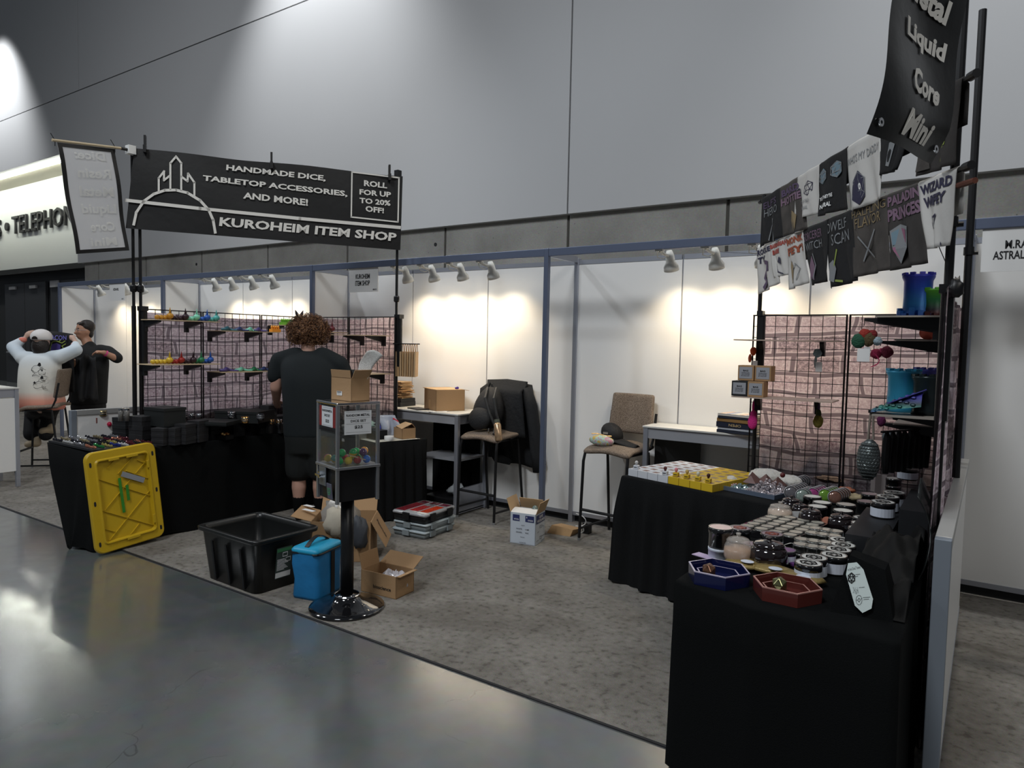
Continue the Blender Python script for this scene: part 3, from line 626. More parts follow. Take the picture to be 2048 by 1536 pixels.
for i,(y,c) in enumerate(((-1.12,(.6,.6,.58)),(-1.04,(.25,.3,.45)),(-.96,(.1,.12,.2)))):
    solo('dice_vial',MB().lathe([(.016,0),(.018,.04),(.010,.05),(.010,.062)],(XG+.2,y,1.413),10),pm(c),'small %s vial on the shelf behind the shoulder'%('white','blue-grey','navy')[i],'vial',smooth=.8)
# black boxes on the left table
def lt(u,v,z=.752): return on('z',z,u,v)
def bstack(u,v,n,w,d,h,rz,label,word,lidline=True,z=.754,m=None):
    p=lt(u,v); 
    for k in range(n):
        t=thing('gift_box','black box, %s, %s'%(('bottom of' if k==0 else ('top of' if k==n-1 else ('second in' if k==1 else 'third in')) )+' '+word if n>1 else word,label),'box',(p.x,p.y,z+k*(h+.001)),rz+random.uniform(-.03,.03),'black gift boxes on the left table')
        obj('base',MB().box((0,0,0),w-.004,d-.004,h*.45),m or BBOX,t,local=True); obj('lid',MB().box((0,0,h*.45),w,d,h*.55),m or BBOX,t,local=True,bevel=.002)
    return p
G2=mat('charcoal_gift_box',(.022,.022,.024),.5,var=.1,vs=20)
A=.25
bstack(168,868,1,.14,.14,.05,A,'at the left end beside the dice rows','single low box')
bstack(183,866,2,.13,.13,.06,A,'second from the left behind the dice rows','a short stack')
bstack(205,864,3,.14,.14,.06,A,'left end of the table','a three-box stack')
bstack(229,866,3,.11,.14,.055,A,'under the left end of the glass vials','a three-box stack')
bstack(250,878,3,.16,.12,.062,A,'carrying the two glass vials','a wide stack')
bstack(285,886,3,.15,.14,.075,A,'behind the yellow lid','the tall flat-fronted stack',m=G2)
bstack(325,890,3,.12,.12,.047,A+.1,'under the copper cup','a three-box stack',m=G2); bstack(348,889,3,.12,.12,.047,A+.1,'right half of the copper-cup pile','a three-box stack',m=G2)
bstack(371,887,3,.11,.13,.055,A+.1,'grey-fronted, left of the edge-lit stack','a three-box stack',m=G2)
bstack(396,883,3,.12,.12,.060,A+.1,'with pale edges in the middle of the table','the edge-lit stack',m=G2)
bstack(422,877,2,.13,.13,.078,A,'right of the edge-lit stack','a two-box stack')
bstack(466,872,2,.15,.15,.085,A,'under the big silver cup','a two-box stack'); bstack(500,868,3,.14,.14,.055,A,'under the bright gold cup','a three-box stack')
bstack(520,867,3,.13,.13,.055,A,'left of the tall box near the person','a three-box stack')
bstack(537,866,4,.10,.12,.065,A,'nearest the left arm of the curly-haired person','the tallest stack',m=G2); bstack(556,865,1,.16,.12,.09,A,'just in front of the curly-haired person','single box',m=G2)
def bigbox(u,v,z,w,d,h,rz,label):
    p=lt(u,v,z); return solo('storage_case',MB().box((p.x,p.y,z),w,d,h,rz).box((p.x,p.y,z+h-.02),w+.01,d+.01,.022,rz),mat('case_black',(.014,.016,.016),.5),label,'case','black cases at the back of the left table')
bigbox(330,850,.90,.26,.2,.15,.1,'dark green-black case raised at the back left of the black boxes')
bigbox(430,848,.89,.34,.26,.03,.5,'flat black case lid lying across the back boxes'); bigbox(490,842,.88,.42,.3,.10,.45,'long black case at the back behind the silver cup')
for x,y in ((0,0),): pass
p_=lt(330,850); solo('riser',MB().b2(-2.80,-2.62,-2.45,-.95,.754,.879),BBOX,'low black riser along the back of the left table','riser')
# cups and vials on the boxes
def cup(u,v,z,r,h,m,label,two=None):
    p=lt(u,v,z); t=thing('dice_cup',label,'cup',(p.x,p.y,z),0,'metal and glass cups on the black boxes')
    obj('barrel',MB().lathe([(r*.9,0),(r,.006),(r,h),(r*.88,h),(r*.86,.01)],n=14,capt=False),m,t,local=True,smooth=.7)
    obj('band',MB().lathe([(r*1.04,h*.30),(r*1.06,h*.34),(r*1.06,h*.44),(r*1.04,h*.48)],n=14,capb=False,capt=False).lathe([(r*1.04,h*.62),(r*1.06,h*.66),(r*1.06,h*.76),(r*1.04,h*.80)],n=14,capb=False,capt=False),two or DGLASS,t,local=True)
    return t
CUP=GOLD
cup(317,845,.897,.033,.062,CUP,'shiny copper dice cup on the middle stack'); cup(337,845,.897,.032,.058,DGLASS,'black glass dice cup right of the copper one',CHR)
cup(356,840,.92,.028,.05,CHR,'small chrome dice cup at the back of the middle stacks'); cup(368,838,.92,.03,.055,DGLASS,'black and silver dice cup behind the edge-lit stack',CHR)
cup(383,836,.92,.025,.045,CHR,'low chrome cup on the edge-lit stack'); cup(398,834,.935,.022,.03,STEEL,'tiny steel cup on the edge-lit stack')
cup(463,836,.925,.032,.06,CHR,'bright silver dice cup on the wide black boxes'); cup(490,846,.920,.030,.055,GOLD,'bright gold dice cup on a black stack',CHR)
cup(521,840,.922,.030,.055,DGLASS,'dark glass cup right of the gold one',STEEL); cup(543,848,.85,.026,.045,GOLD,'gold cup near the arm of the person'); cup(558,848,.85,.026,.045,CHR,'rainbow chrome cup nearest the person',GOLD)
cup(205,832,.935,.034,.05,mat('antique_gold',(.42,.33,.16),.3,.9),'antique gold round pot on the left boxes',CHR)
solo('glass_cube',MB().box(lt(193,846,.875),.055,.055,.05,.3),mat('rose_glass',(.45,.22,.20),.1,.3,coat=.5),'rose-coloured glass cube on the left boxes','ornament',bevel=.004)
solo('pedestal_box',MB().box(lt(191,830,.94),.07,.07,.05,.3),BBOX,'small black cube box on top of the leftmost stack','box')
solo('rose_bead',MB().ball(lt(219,853,.84)+V((0,0,.02)),(.02,.02,.022),10,8),mat('raspberry',(.45,.01,.05),.3),'raspberry red bead on a black box','ornament',smooth=True)
def vial(u,v,z,lab):
    p=lt(u,v,z); t=thing('glass_vial',lab,'vial',(p.x,p.y,z),0,'glass vials on the left boxes')
    obj('tube',MB().lathe([(.02,0),(.02,.085),(.016,.09)],n=12),mat('speckled_glass',(.25,.24,.23),.12,.4,var=.8,vs=90),t,local=True,smooth=.7); obj('cap',MB().lathe([(.021,.09),(.021,.105)],n=12),CHR,t,local=True)
vial(242,842,.945,'left one of two upright glass vials of dice'); vial(254,842,.945,'right one of two upright glass vials of dice')
# tray of copper dice and loose dice rows
t=thing('dice_tray','low black tray of copper dice on the edge of the left table','tray',lt(449,878)); p=lt(449,878)
obj('tray',MB().box(p,.12,.09,.035,.2),BP,t); b=MB()
for i in range(22): b.box(p+V((random.uniform(-.04,.04),random.uniform(-.03,.03),.034+random.uniform(0,.012))),.014,.014,.014,random.random())
o=obj('copper_dice',b,GOLD,t); o['kind']='stuff'
DC=[(.7,.7,.7),(.03,.03,.04),(.12,.02,.03),(.02,.04,.25),(.45,.38,.12),(.02,.22,.05),(.30,.25,.15),(.25,.25,.27),(.5,.2,.13),(.02,.02,.02)]
DM=[mat('bead_%d'%i,c,.18,.5,coat=.3) for i,c in enumerate(DC)]
q00=lt(97,881,.77);q10=lt(186,900,.77);q11=lt(228,874,.77);q01=lt(140,862,.77)
q01=q00+V((.10,.46,0)); q11=q10+V((.10,.44,0))
solo('dice_board',MB().add([q00,q10,q11,q01]+[q-V((0,0,.016)) for q in (q00,q10,q11,q01)],[(0,1,2,3),(7,6,5,4),(0,4,5,1),(1,5,6,2),(2,6,7,3),(3,7,4,0)]),BBOX,'black display board under the rows of small metal dice','board')
dice_proto={}
names={0:'white',1:'black',2:'wine red',3:'blue',4:'pale gold',5:'green',6:'bronze',7:'gunmetal',8:'rose gold',9:'jet black'}
seq=[[1,0,7,8],[6,1,9,5],[7,6,1,4],[0,7,9,3],[1,9,4,0],[6,2,1,2],[1,8,2,9],[7,2,8,2]]
ico=MB().ball((0,0,.011),(.0105,.0105,.011),5,4)
for r in range(8):
    for c in range(4):
        k=seq[r][c]; m=DM[k]; s0=(c+.06)/4; tt=(r+.5)/8
        key='%s metal dice'%names[k]
        t=thing('dice_set','%s dice set, row %s, %s'%(names[k],('nearest the aisle','second','third','fourth','fifth','sixth','seventh','farthest')[r],('left end','left of middle','right of middle','right end')[c]),'dice set',q00*(1-s0)*(1-tt)+q10*s0*(1-tt)+q11*s0*tt+q01*(1-s0)*tt,0,'metal dice sets on the display board')
        for i in range(7):
            s=(c+.06+i*.13)/4; p=q00*(1-s)*(1-tt)+q10*s*(1-tt)+q11*s*tt+q01*(1-s)*tt
            if (k,) not in dice_proto:
                o=obj('die',ico,m,t,local=True); dice_proto[(k,)]=o
            else:
                o=dice_proto[(k,)].copy(); COL.objects.link(o); o.parent=t
            o.location=p-t.location+V((0,0,.001)); o.rotation_euler=(0,0,random.random()*6); o.scale=(.85,.85,.85+random.random()*.5)
# ================================================================ FLOOR GOODS AND FURNITURE IN THE MIDDLE
def openbox(name,label,c,rz,w,d,h,m,flaps,cat='cardboard box',tk=.004,group=None,inner=None,z=.007):
    """box without a top: base, four sides, flaps ((side, length, angle from upright, inset))"""
    t=thing(name,label,cat,(c[0],c[1],z if len(c)<3 else c[2]),rz,group)
    b=MB().box((0,0,0),w,d,tk)
    b.b2(-w/2,w/2,-d/2,-d/2+tk,0,h).b2(-w/2,w/2,d/2-tk,d/2,0,h).b2(-w/2,-w/2+tk,-d/2,d/2,0,h).b2(w/2-tk,w/2,-d/2,d/2,0,h)
    obj('body',b,m,t,local=True)
    for s,L,a in flaps:
        ax={'f':(V((0,-1,0)),V((1,0,0)),w,d/2),'b':(V((0,1,0)),V((1,0,0)),w,d/2),'l':(V((-1,0,0)),V((0,1,0)),d,w/2),'r':(V((1,0,0)),V((0,1,0)),d,w/2)}[s]
        o_,e,ln,off=ax; a=math.radians(a); dr=o_*math.sin(a)+V((0,0,math.cos(a))); base=o_*off+V((0,0,h)); nn=e.cross(dr)
        obj('flap',MB().frame(base+dr*L/2,ln-.01,L,tk,e,dr,nn),inner or m,t,local=True)
    return t
def face(t,side,w,d,h):   # local drawing frame on a box face: (x 0..1, y 0..1)
    o=.0025
    if side=='f': return lambda x,y: WM[t.name]@V((-w/2+w*x,-d/2-o,h*y))
    if side=='r': return lambda x,y: WM[t.name]@V((w/2+o,-d/2+d*x,h*y))
    if side=='l': return lambda x,y: WM[t.name]@V((-w/2-o,d/2-d*x,h*y))
    if side=='t': return lambda x,y: WM[t.name]@V((-w/2+w*x,-d/2+d*y,h+o))
def rect(fn,x0,y0,x1,y1): return MB().add([fn(x0,y0),fn(x1,y0),fn(x1,y1),fn(x0,y1)],[(0,1,2,3)])
# ---- yellow crate lid leaning on the cloth
L0=V((-2.265,-3.13,.008)); L1=V((-2.285,-2.61,.008)); LU=(V((-2.318,-3.10,.76))-L0).normalized(); LE=(L1-L0).normalized(); LU=(LU-LE*LU.dot(LE)).normalized(); LNn=LE.cross(LU).normalized()
if LNn.x<0: LNn=-LNn
LW=.535; LH=.765; roll=math.radians(4.0); LE,LU=LE*math.cos(roll)+LU*math.sin(roll),LU*math.cos(roll)-LE*math.sin(roll)
YEL_=mat('yellow_plastic',(.52,.34,.012),.42,var=.06,vs=10)
t=thing('crate_lid','yellow ribbed plastic crate lid with green and grey tape leaning on the cloth','lid',L0)
lp3=lambda x,y,z=0: L0+LE*x+LU*y+LNn*z
def rrect(x0,y0,x1,y1,r,n=6):
    o=[]
    for cx,cy,a0 in ((x1-r,y0+r,-90),(x1-r,y1-r,0),(x0+r,y1-r,90),(x0+r,y0+r,180)):
        for k in range(n+1): a=math.radians(a0+90*k/n); o.append((cx+r*math.cos(a),cy+r*math.sin(a)))
    return o
def ringband(mb,po,pi,z0,z1,f3):
    n=len(po); b=len(mb.v)
    mb.v+=[f3(x,y,z0) for x,y in po]+[f3(x,y,z1) for x,y in pi]
    for i in range(n): mb.f.append((b+i,b+(i+1)%n,b+n+(i+1)%n,b+n+i))
po=rrect(0,0,LW,LH,.06); p1_=rrect(.008,.008,LW-.008,LH-.008,.055); pi=rrect(.058,.058,LW-.058,LH-.058,.035); p2=rrect(.066,.066,LW-.066,LH-.066,.03)
b=MB(); ringband(b,po,po,-.02,.006,lp3); ringband(b,po,p1_,.006,.014,lp3); ringband(b,p1_,pi,.014,.014,lp3); ringband(b,pi,p2,.014,.024,lp3)
p3_=rrect(.072,.072,LW-.072,LH-.072,.028); p4_=rrect(.080,.080,LW-.080,LH-.080,.025); ringband(b,p2,p3_,.024,.024,lp3); ringband(b,p3_,p4_,.024,-.006,lp3)
n_=len(p4_); b.add([lp3(x,y,-.006) for x,y in p4_],[tuple(range(n_))]); b.add([lp3(x,y,-.02) for x,y in po],[tuple(range(len(po)-1,-1,-1))])
obj('shell',b,YEL_,t,smooth=.6)
def rib(x0,y0,x1,y1,w=.006,h=.009):
    a=V((x0,y0,0));c=V((x1,y1,0)); d=(c-a); L=d.length; d.normalize(); q=V((-d.y,d.x,0)); m_=(a+c)/2
    ed=LE*d.x+LU*d.y; eq=LE*q.x+LU*q.y
    return MB().frame(lp3(m_.x,m_.y,-.006+h/2),L,w,h,ed,eq,LNn)
X0,X1,Y0,Y1=.082,LW-.082,.082,LH-.082
def clip(px_,py,dx,dy):
    ts=[]
    for lim,p,dd in ((X0,px_,dx),(X1,px_,dx),(Y0,py,dy),(Y1,py,dy)):
        if abs(dd)>1e-9:
            q=(lim-p)/dd; x,y=px_+dx*q,py+dy*q
            if X0-1e-6<=x<=X1+1e-6 and Y0-1e-6<=y<=Y1+1e-6: ts.append(q)
    return (px_+dx*min(ts),py+dy*min(ts),px_+dx*max(ts),py+dy*max(ts)) if len(ts)>1 else None
for c in (.06,.20,.34,.58,.72,.84,.98):
    for sgn in (1,-1):
        k=clip(X0 if sgn>0 else X1,Y0+c-.36,sgn*.72,.62) if sgn>0 else clip(X0,Y0+c-.1,.72,-.42)
        if k and math.hypot(k[2]-k[0],k[3]-k[1])>.06:
            f0,f1=(0,1) if c in (.34,.58) else ((0,.42) if c<.34 else (.52,1))
            obj('rib',rib(k[0]+(k[2]-k[0])*f0,k[1]+(k[3]-k[1])*f0,k[0]+(k[2]-k[0])*f1,k[1]+(k[3]-k[1])*f1,.004 if sgn>0 else .007),YEL_,t)
for x,y,w,h in ((.20,.690,.08,.022),(.34,.690,.09,.022),(.28,.062,.10,.022),(.456,.60,.018,.06),(.456,.16,.018,.07)): obj('rim_notch',MB().frame(lp3(x,y,.02),w,h,.012,LE,LU,LNn),YEL_,t,bevel=.003)
for x in (.030,LW-.030):
    for y in (.075,LH/2,LH-.09): obj('slot_hole',MB().prism([(px2*.008,py*.018) for px2,py in ((-1,-.6),(-.5,-1),(.5,-1),(1,-.6),(1,.6),(.5,1),(-.5,1),(-1,.6))],lp3(x,y,.0145),LE,LU,.001),DARK,t)
gt=mat('green_tape',(.03,.22,.02),.6,var=.5,vs=120)
obj('green_tape',MB().frame(lp3(.235,.40,.0045),.022,.27,.001,LE*math.cos(.02)+LU*math.sin(.02),LU*math.cos(.02)-LE*math.sin(.02),LNn),gt,t)
obj('green_tape',MB().frame(lp3(.283,.41,.0045),.022,.12,.001,LE,LU,LNn),gt,t)
obj('grey_tape',MB().frame(lp3(.335,.52,.0085),.19,.040,.001,LE*.88-LU*.47,LU*.88+LE*.47,LNn),mat('duct_tape',(.32,.34,.37),.4,.3),t)
# ---- black tote
t=thing('storage_tote','large open black plastic tote standing on the carpet edge','tote',(-.925,-2.70,.007),math.radians(-1))
TW,TD,TH=.655,.50,.365
def tote_ring(w,d,z,r=.05): return [V((x,y,z)) for x,y in rrect(-w/2,-d/2,w/2,d/2,r,4)]
def loft(mb,rings,capb=True,capt=False):
    n=len(rings[0]); b=len(mb.v)
    for r in rings: mb.v+=[V(p) for p in r]
    for i in range(len(rings)-1):
        for k in range(n): mb.f.append((b+i*n+k,b+i*n+(k+1)%n,b+(i+1)*n+(k+1)%n,b+(i+1)*n+k))
    if capb: mb.f.append(tuple(b+k for k in range(n-1,-1,-1)))
    if capt: mb.f.append(tuple(b+(len(rings)-1)*n+k for k in range(n)))
    return mb
b=loft(MB(),[tote_ring(TW-.10,TD-.09,0),tote_ring(TW-.03,TD-.03,TH-.04),tote_ring(TW-.02,TD-.02,TH-.03),tote_ring(TW+.015,TD+.015,TH-.028),tote_ring(TW+.02,TD+.02,TH-.005),tote_ring(TW,TD,TH),tote_ring(TW-.045,TD-.045,TH-.004),tote_ring(TW-.05,TD-.05,TH-.04),tote_ring(TW-.12,TD-.11,.012)])
n4=len(tote_ring(1,1,0)); b.f.append(tuple(len(b.v)-n4+k for k in range(n4)))
obj('body',b,mat('tote_plastic',(.010,.011,.011),.33,bump=.05,bs=150),t,local=True,smooth=.7)
for x in (-.16,0,.16):
    obj('rib',MB().frame((x,-TD/2+.024,.15),.02,.012,.27,V((1,0,0)),V((0,1,.10)).normalized(),V((0,-.11,1)).normalized()),BP,t,local=True)
lab=quadfn(*[WM[t.name]@V(p) for p in ((TW/2-.040,-.085,.075),(TW/2-.040,.035,.075),(TW/2-.013,.035,.285),(TW/2-.013,-.085,.285))],off=.012)
tl=obj('label',rect(lab,0,0,1,1),mat('label_dark',(.05,.07,.06),.5),t); lab2=lambda x,y: lab(x,y)+V((.002,0,0))
obj('label_header',rect(lab2,.02,.86,.98,.97),mat('label_green',(.05,.20,.08),.5),tl)
obj('label_panel',rect(lab2,.02,.03,.98,.20),PINK,tl)
b=MB()
for k in range(9): line2(b,lambda x,y: lab2(x,y),[(.08,.28+k*.042),(.55+.3*((k*7)%4)/4,.28+k*.042)],.022)
line2(b,lab2,[(.62,.52),(.92,.52),(.92,.64),(.62,.64)],.02,True); line2(b,lab2,[(.40,.70),(.70,.70),(.70,.82),(.40,.82)],.025,True)
obj('label_print',b,PINK,tl)
# ---- dispenser on its pedestal
mc=V((-.045,-2.70,0)); ma=math.radians(-16)
t=thing('toy_dispenser','clear-sided vending dispenser of capsules on a black pedestal','dispenser',(mc.x,mc.y,.007),ma); W2=.130
obj('base',MB().lathe([(.222,0),(.229,.006),(.226,.016),(.190,.024),(.140,.036),(.100,.052),(.078,.072),(.072,.080),(.072,.086)],n=40),mat('glossy_black',(.006,.006,.007),.09,coat=1),t,local=True,smooth=.6)
obj('base_ring',MB().lathe([(.074,.080),(.078,.084),(.074,.089)],n=24,capb=False,capt=False),CHR,t,local=True)
obj('pole',MB().lathe([(.040,.08),(.040,.70)],n=20),BP,t,local=True,smooth=.7)
ZB,ZM,ZTP=.690,.895,1.262
obj('cabinet',MB().b2(-W2+.006,W2-.006,-W2+.006,W2-.006,ZB,ZM),mat('cabinet_black',(.010,.010,.011),.35),t,local=True)
for sx_ in (-1,1):
    for sy in (-1,1):
        obj('corner_post',MB().b2(sx_*W2-.010,sx_*W2+.010,sy*W2-.010,sy*W2+.010,ZB-.01,ZTP),STEEL,t,local=True,bevel=.003)
fr=MB(); 
for z0,z1,q in ((ZM-.014,ZM+.018,.014),(ZTP-.018,ZTP,.012)):
    fr.b2(-W2-q,W2+q,-W2-q,-W2+.006,z0,z1).b2(-W2-q,W2+q,W2-.006,W2+q,z0,z1).b2(-W2-q,-W2+.006,-W2,W2,z0,z1).b2(W2-.006,W2+q,-W2,W2,z0,z1)
obj('frame_band',MB().b2(-W2-.014,W2+.014,-W2-.014,W2+.014,ZM-.014,ZM+.002),STEEL,t,local=True,bevel=.003)
obj('top_plate',MB().b2(-W2-.012,W2+.012,-W2-.012,W2+.012,ZTP-.004,ZTP+.012),CHR,t,local=True,bevel=.005)
for a,b_,c,d in ((-1,1,-1,-1),(-1,1,1,1),(-1,-1,-1,1),(1,1,-1,1)):
    g=MB(); 
    if c==d: y=c*(W2-.002); g.add([(-W2+.01,y,ZM),(W2-.01,y,ZM),(W2-.01,y,ZTP-.01),(-W2+.01,y,ZTP-.01)],[(0,1,2,3)])
    else: x=a*(W2-.002); g.add([(x,-W2+.01,ZM),(x,W2-.01,ZM),(x,W2-.01,ZTP-.01),(x,-W2+.01,ZTP-.01)],[(0,1,2,3)])
    obj('clear_pane',g,CLEAR,t,local=True)
wm=WM[t.name]
fF=lambda x,z,o=0: wm@V((x,-W2-.003-o,z)); fR=lambda y,z,o=0: wm@V((W2+.003+o,y,z))
def r4(fn,x0,z0,x1,z1,o=0): return MB().add([fn(x0,z0,o),fn(x1,z0,o),fn(x1,z1,o),fn(x0,z1,o)],[(0,1,2,3)])
obj('poster',r4(fF,-.112,1.115,.112,1.245),mat('poster_red',(.22,.02,.02),.5),t); obj('poster_strip',r4(fF,-.112,1.098,.112,1.125,.0005),INK,t)
cardm=mat('card_white',(.66,.68,.70),.5)
obj('price_card',r4(fF,-.076,1.125,.074,1.245,.001),cardm,t); obj('price_card',r4(fR,-.090,1.085,.085,1.225,.001),cardm,t)
b=MB(); f=lambda x,z: fF(x,z,.002)
text(b,'RANDOM METAL',f,-.068,1.212,.066,1.226,bold=.02); text(b,'DICE SET',f,-.038,1.184,.038,1.198,bold=.02); text(b,'$25',f,-.022,1.147,.025,1.167,bold=.02); text(b,'DISPENSES CAPSULES',f,-.085,1.103,.085,1.113,bold=.02)
g=lambda x,z: fR(x,z,.002); text(b,'RANDOM METAL',g,-.078,1.192,.074,1.206,bold=.02); text(b,'DICE SET',g,-.05,1.158,.05,1.172,bold=.02); text(b,'$25',g,-.025,1.118,.028,1.138,bold=.02)
for z in (1.236,1.132): line2(b,f,[(-.066,z),(.066,z)],.001)
for z in (1.218,1.182,1.148,1.098): line2(b,g,[(-.08,z),(.075,z)],.001)
obj('card_lettering',b,INK,t)
cpl=obj('coin_plate',MB().b2(-.098,-.006,-W2-.012,-W2-.004,.765,.895),mat('coin_steel',(.30,.33,.36),.35,.8,var=.3,vs=50),t,local=True,bevel=.004)
obj('turn_handle',MB().tube([(-.06,-W2-.012,.83),(-.06,-W2-.03,.83)],.02,12).b2(-.09,-.03,-W2-.04,-W2-.03,.824,.836),CHR,cpl,local=True)
ch=MB().add([wm@V(p) for p in ((.015,-W2-.004,.70),(.080,-W2-.004,.70),(.095,-W2-.02,.795),(.030,-W2-.02,.795))],[(0,1,2,3)])
chf=obj('chute_flap',ch,mat('chute_grey',(.12,.12,.16),.45),t,solid=.004)
lgf=lambda x,z: wm@V((.055+x*.001,-W2-.0175,.752+z*.001))
b=MB(); pts=[(20*math.cos(a*PI/8),24*math.sin(a*PI/8)) for a in range(16)]; line2(b,lgf,pts,3,True); line2(b,lgf,[(8,12),(2,14),(-6,8),(0,2),(7,-3),(5,-12),(-6,-11)],3.5)
obj('emblem',b,mat('logo_green',(.05,.40,.12),.5),chf)
# capsules inside
PK=(.95,.04,.28);YW=(.90,.66,.06);GR=(.015,.48,.14);OR=(.95,.38,.03);PU=(.12,.02,.16);BLc=(.03,.20,.80);TE=(.02,.35,.28);REDc=(.45,.02,.03)
def capsule(x,y,z,ca,cb,tilt,label):
    p=wm@V((x*.78,y*.78,0)); r=.0245; t2_=thing('toy_capsule',label,'capsule',(p.x,p.y,z),ma,'capsules in the dispenser')
    d=V((math.sin(tilt),0,math.cos(tilt))); ex=V((0,1,0)); ey=d.cross(ex)
    pr=[(.0001,r)]+[(r*math.cos(a),r*math.sin(a)) for a in [math.radians(q) for q in (75,60,45,30,15,0)]]
    h1=MB().lathe([(a,b) for a,b in pr],(0,0,r),14,ex,ey,d,capb=False,capt=False); h2=MB().lathe([(a,-b) for a,b in pr],(0,0,r),14,ex,ey,d,capb=False,capt=False)
    obj('half_shell',h1,mat('cap_%d'%int(sum(ca)*1000),ca,.12,coat=.8),t2_,local=True,smooth=True); obj('half_shell',h2,mat('cap_%d'%int(sum(cb)*1000),cb,.12,coat=.8),t2_,local=True,smooth=True)
CZ=ZM+.012
for x,y,k,ca,cb,ti,lb in ((-.085,-.125,0,YW,PK,1.9,'pink and yellow, at the front left pane'),(-.02,-.10,0,TE,YW,.5,'teal and yellow, by the front corner post'),(.02,-.03,0,REDc,OR,.3,'red and orange, low in the middle'),(.10,-.12,0,GR,TE,.4,'green, low at the corner post'),
    (.11,-.05,0,YW,YW,.2,'yellow, low at the right pane'),(.12,.02,0,REDc,YW,1.2,'red, low at the right pane'),(.115,.10,0,BLc,PK,1.5,'blue and pink, at the right end'),(-.10,.0,0,GR,YW,.9,'green and yellow, at the back left'),(-.02,.06,0,YW,PU,.4,'yellow and purple, at the back'),
    (.05,.06,0,GR,GR,.1,'dark green, low at the back'),(.06,-.08,1,GR,GR,.6,'bright green, stacked near the corner post'),(.09,.0,1,GR,YW,.2,'green, second layer in the middle'),(.06,.04,1,GR,TE,1.0,'green, highest of the pile'),(.105,.075,1,PU,YW,1.5,'purple and yellow, second layer at right'),(.05,.115,1,OR,YW,.8,'orange, behind the purple one')):
    capsule(x,y,CZ+k*.043,ca,cb,ti,'toy capsule, '+lb)
solo('wooden_stick',MB().frame(wm@V((.108,0,.945)),.006,.13,.006,wm.to_3x3()@V((1,0,0)),(wm.to_3x3()@V((0,1,-.35))).normalized(),(wm.to_3x3()@V((0,.35,1))).normalized()),mat('stick_wood',(.70,.55,.38),.6),'pale wooden stick lying across the capsules','stick')
# cardboard box on top of the dispenser
q=pd(706,790,4.05); t=openbox('cardboard_box','open brown cardboard box standing on top of the dispenser','x',0,1,1,1,CARD,()) if False else None
bx=openbox('cardboard_box','open brown cardboard box on top of the dispenser with a shipping label',(-.065,-2.665,ZTP+.0195),math.radians(-6),.20,.135,.14,CARD,(('f',.045,8),('r',.055,30)))
W_,D_,H_=.20,.135,.14; fb=face(bx,'f',W_,D_,H_)
obj('shipping_label',rect(fb,.30,.22,.56,.40),PINK,bx)
b=MB(); 
for k in range(9): line2(b,lambda x,y: fb(x,y)+V((0,-.001,0)),[(.33+k*.024,.335),(.33+k*.024,.385)],.010 if k%3 else .018)
for y in (.26,.30): line2(b,lambda x,y_: fb(x,y_)+V((0,-.001,0)),[(.33,y),(.50,y)],.008)
obj('barcode',b,INK,bx)
o=MB(); c=V((-.06,-2.675,ZTP+.02))
solo('black_sleeve',MB().prism([(0,0),(.11,0),(.075,.085)],V((-.125,-2.655,ZTP+.12)),V((.97,.2,0)).normalized(),V((-.1,0,1)).normalized(),.03),mat('sleeve_black',(.006,.006,.007),.35),'black box corner sticking up out of the top cardboard box','box')
bw=m_mottle('bubble_wrap',(.42,.42,.40),(.62,.62,.60),(.75,.75,.73),320,.3,.8)
def bwf(s,tt): c0=V((-.02,-2.655,ZTP+.11)); up=V((.085,.055,.215)); sd=V((.78,.54,-.22)).normalized(); return c0+up*tt+sd*((s-.5)*(.055+.045*tt))+V((.012*math.sin(tt*7),0,0))+V((0,0,-.02*(s-.5)**2*tt*4))
solo('bubble_wrap',MB().grid(bwf,8,16),bw,'white bubble wrap strip poking out of the top cardboard box','bubble wrap',solid=.006,smooth=True)
# ---- blue cooler bag
t=thing('cooler_bag','bright blue zipped cooler bag beside the dispenser base','bag',(-.385,-2.645,.007),math.radians(14)); BLU_=mat('blue_nylon',(.012,.17,.40),.5,var=.2,vs=9,bump=.3,bs=18); BLT=mat('blue_nylon_top',(.015,.30,.50),.45,var=.1,vs=9)
def ring2(w,d,z,r,dx=0,dy=0): return [V((x+dx,y+dy,z)) for x,y in rrect(-w/2,-d/2,w/2,d/2,r,4)]
b=loft(MB(),[ring2(.195,.26,0,.03),ring2(.205,.27,.02,.04),ring2(.195,.26,.12,.035,.004),ring2(.205,.28,.22,.035,-.004),ring2(.20,.285,.29,.035),ring2(.195,.28,.30,.03)],capt=True); obj('body',b,BLU_,t,local=True,smooth=.8)
obj('lid',loft(MB(),[ring2(.208,.29,.295,.035),ring2(.210,.292,.312,.035),ring2(.19,.27,.325,.03),ring2(.10,.16,.331,.03)],capb=True,capt=True),BLT,t,local=True,smooth=.8)
obj('zip_band',MB().tube([V((x,y,.297)) for x,y in rrect(-.106,-.147,.106,.147,.035,4)]+[V((.106,-.112,.297))],.006,6),BP,t,local=True)
obj('strap',MB().frame((.106,.02,.15),.004,.038,.27).frame((-.02,-.146,.10),.0,.0,.0),BP,t,local=True)
obj('handle',MB().grid(lambda s,tt:V((.015*(s-.5)*2,-.11+.22*tt,.330+.045*math.sin(tt*PI))),2,12),BP,t,local=True,solid=.004)
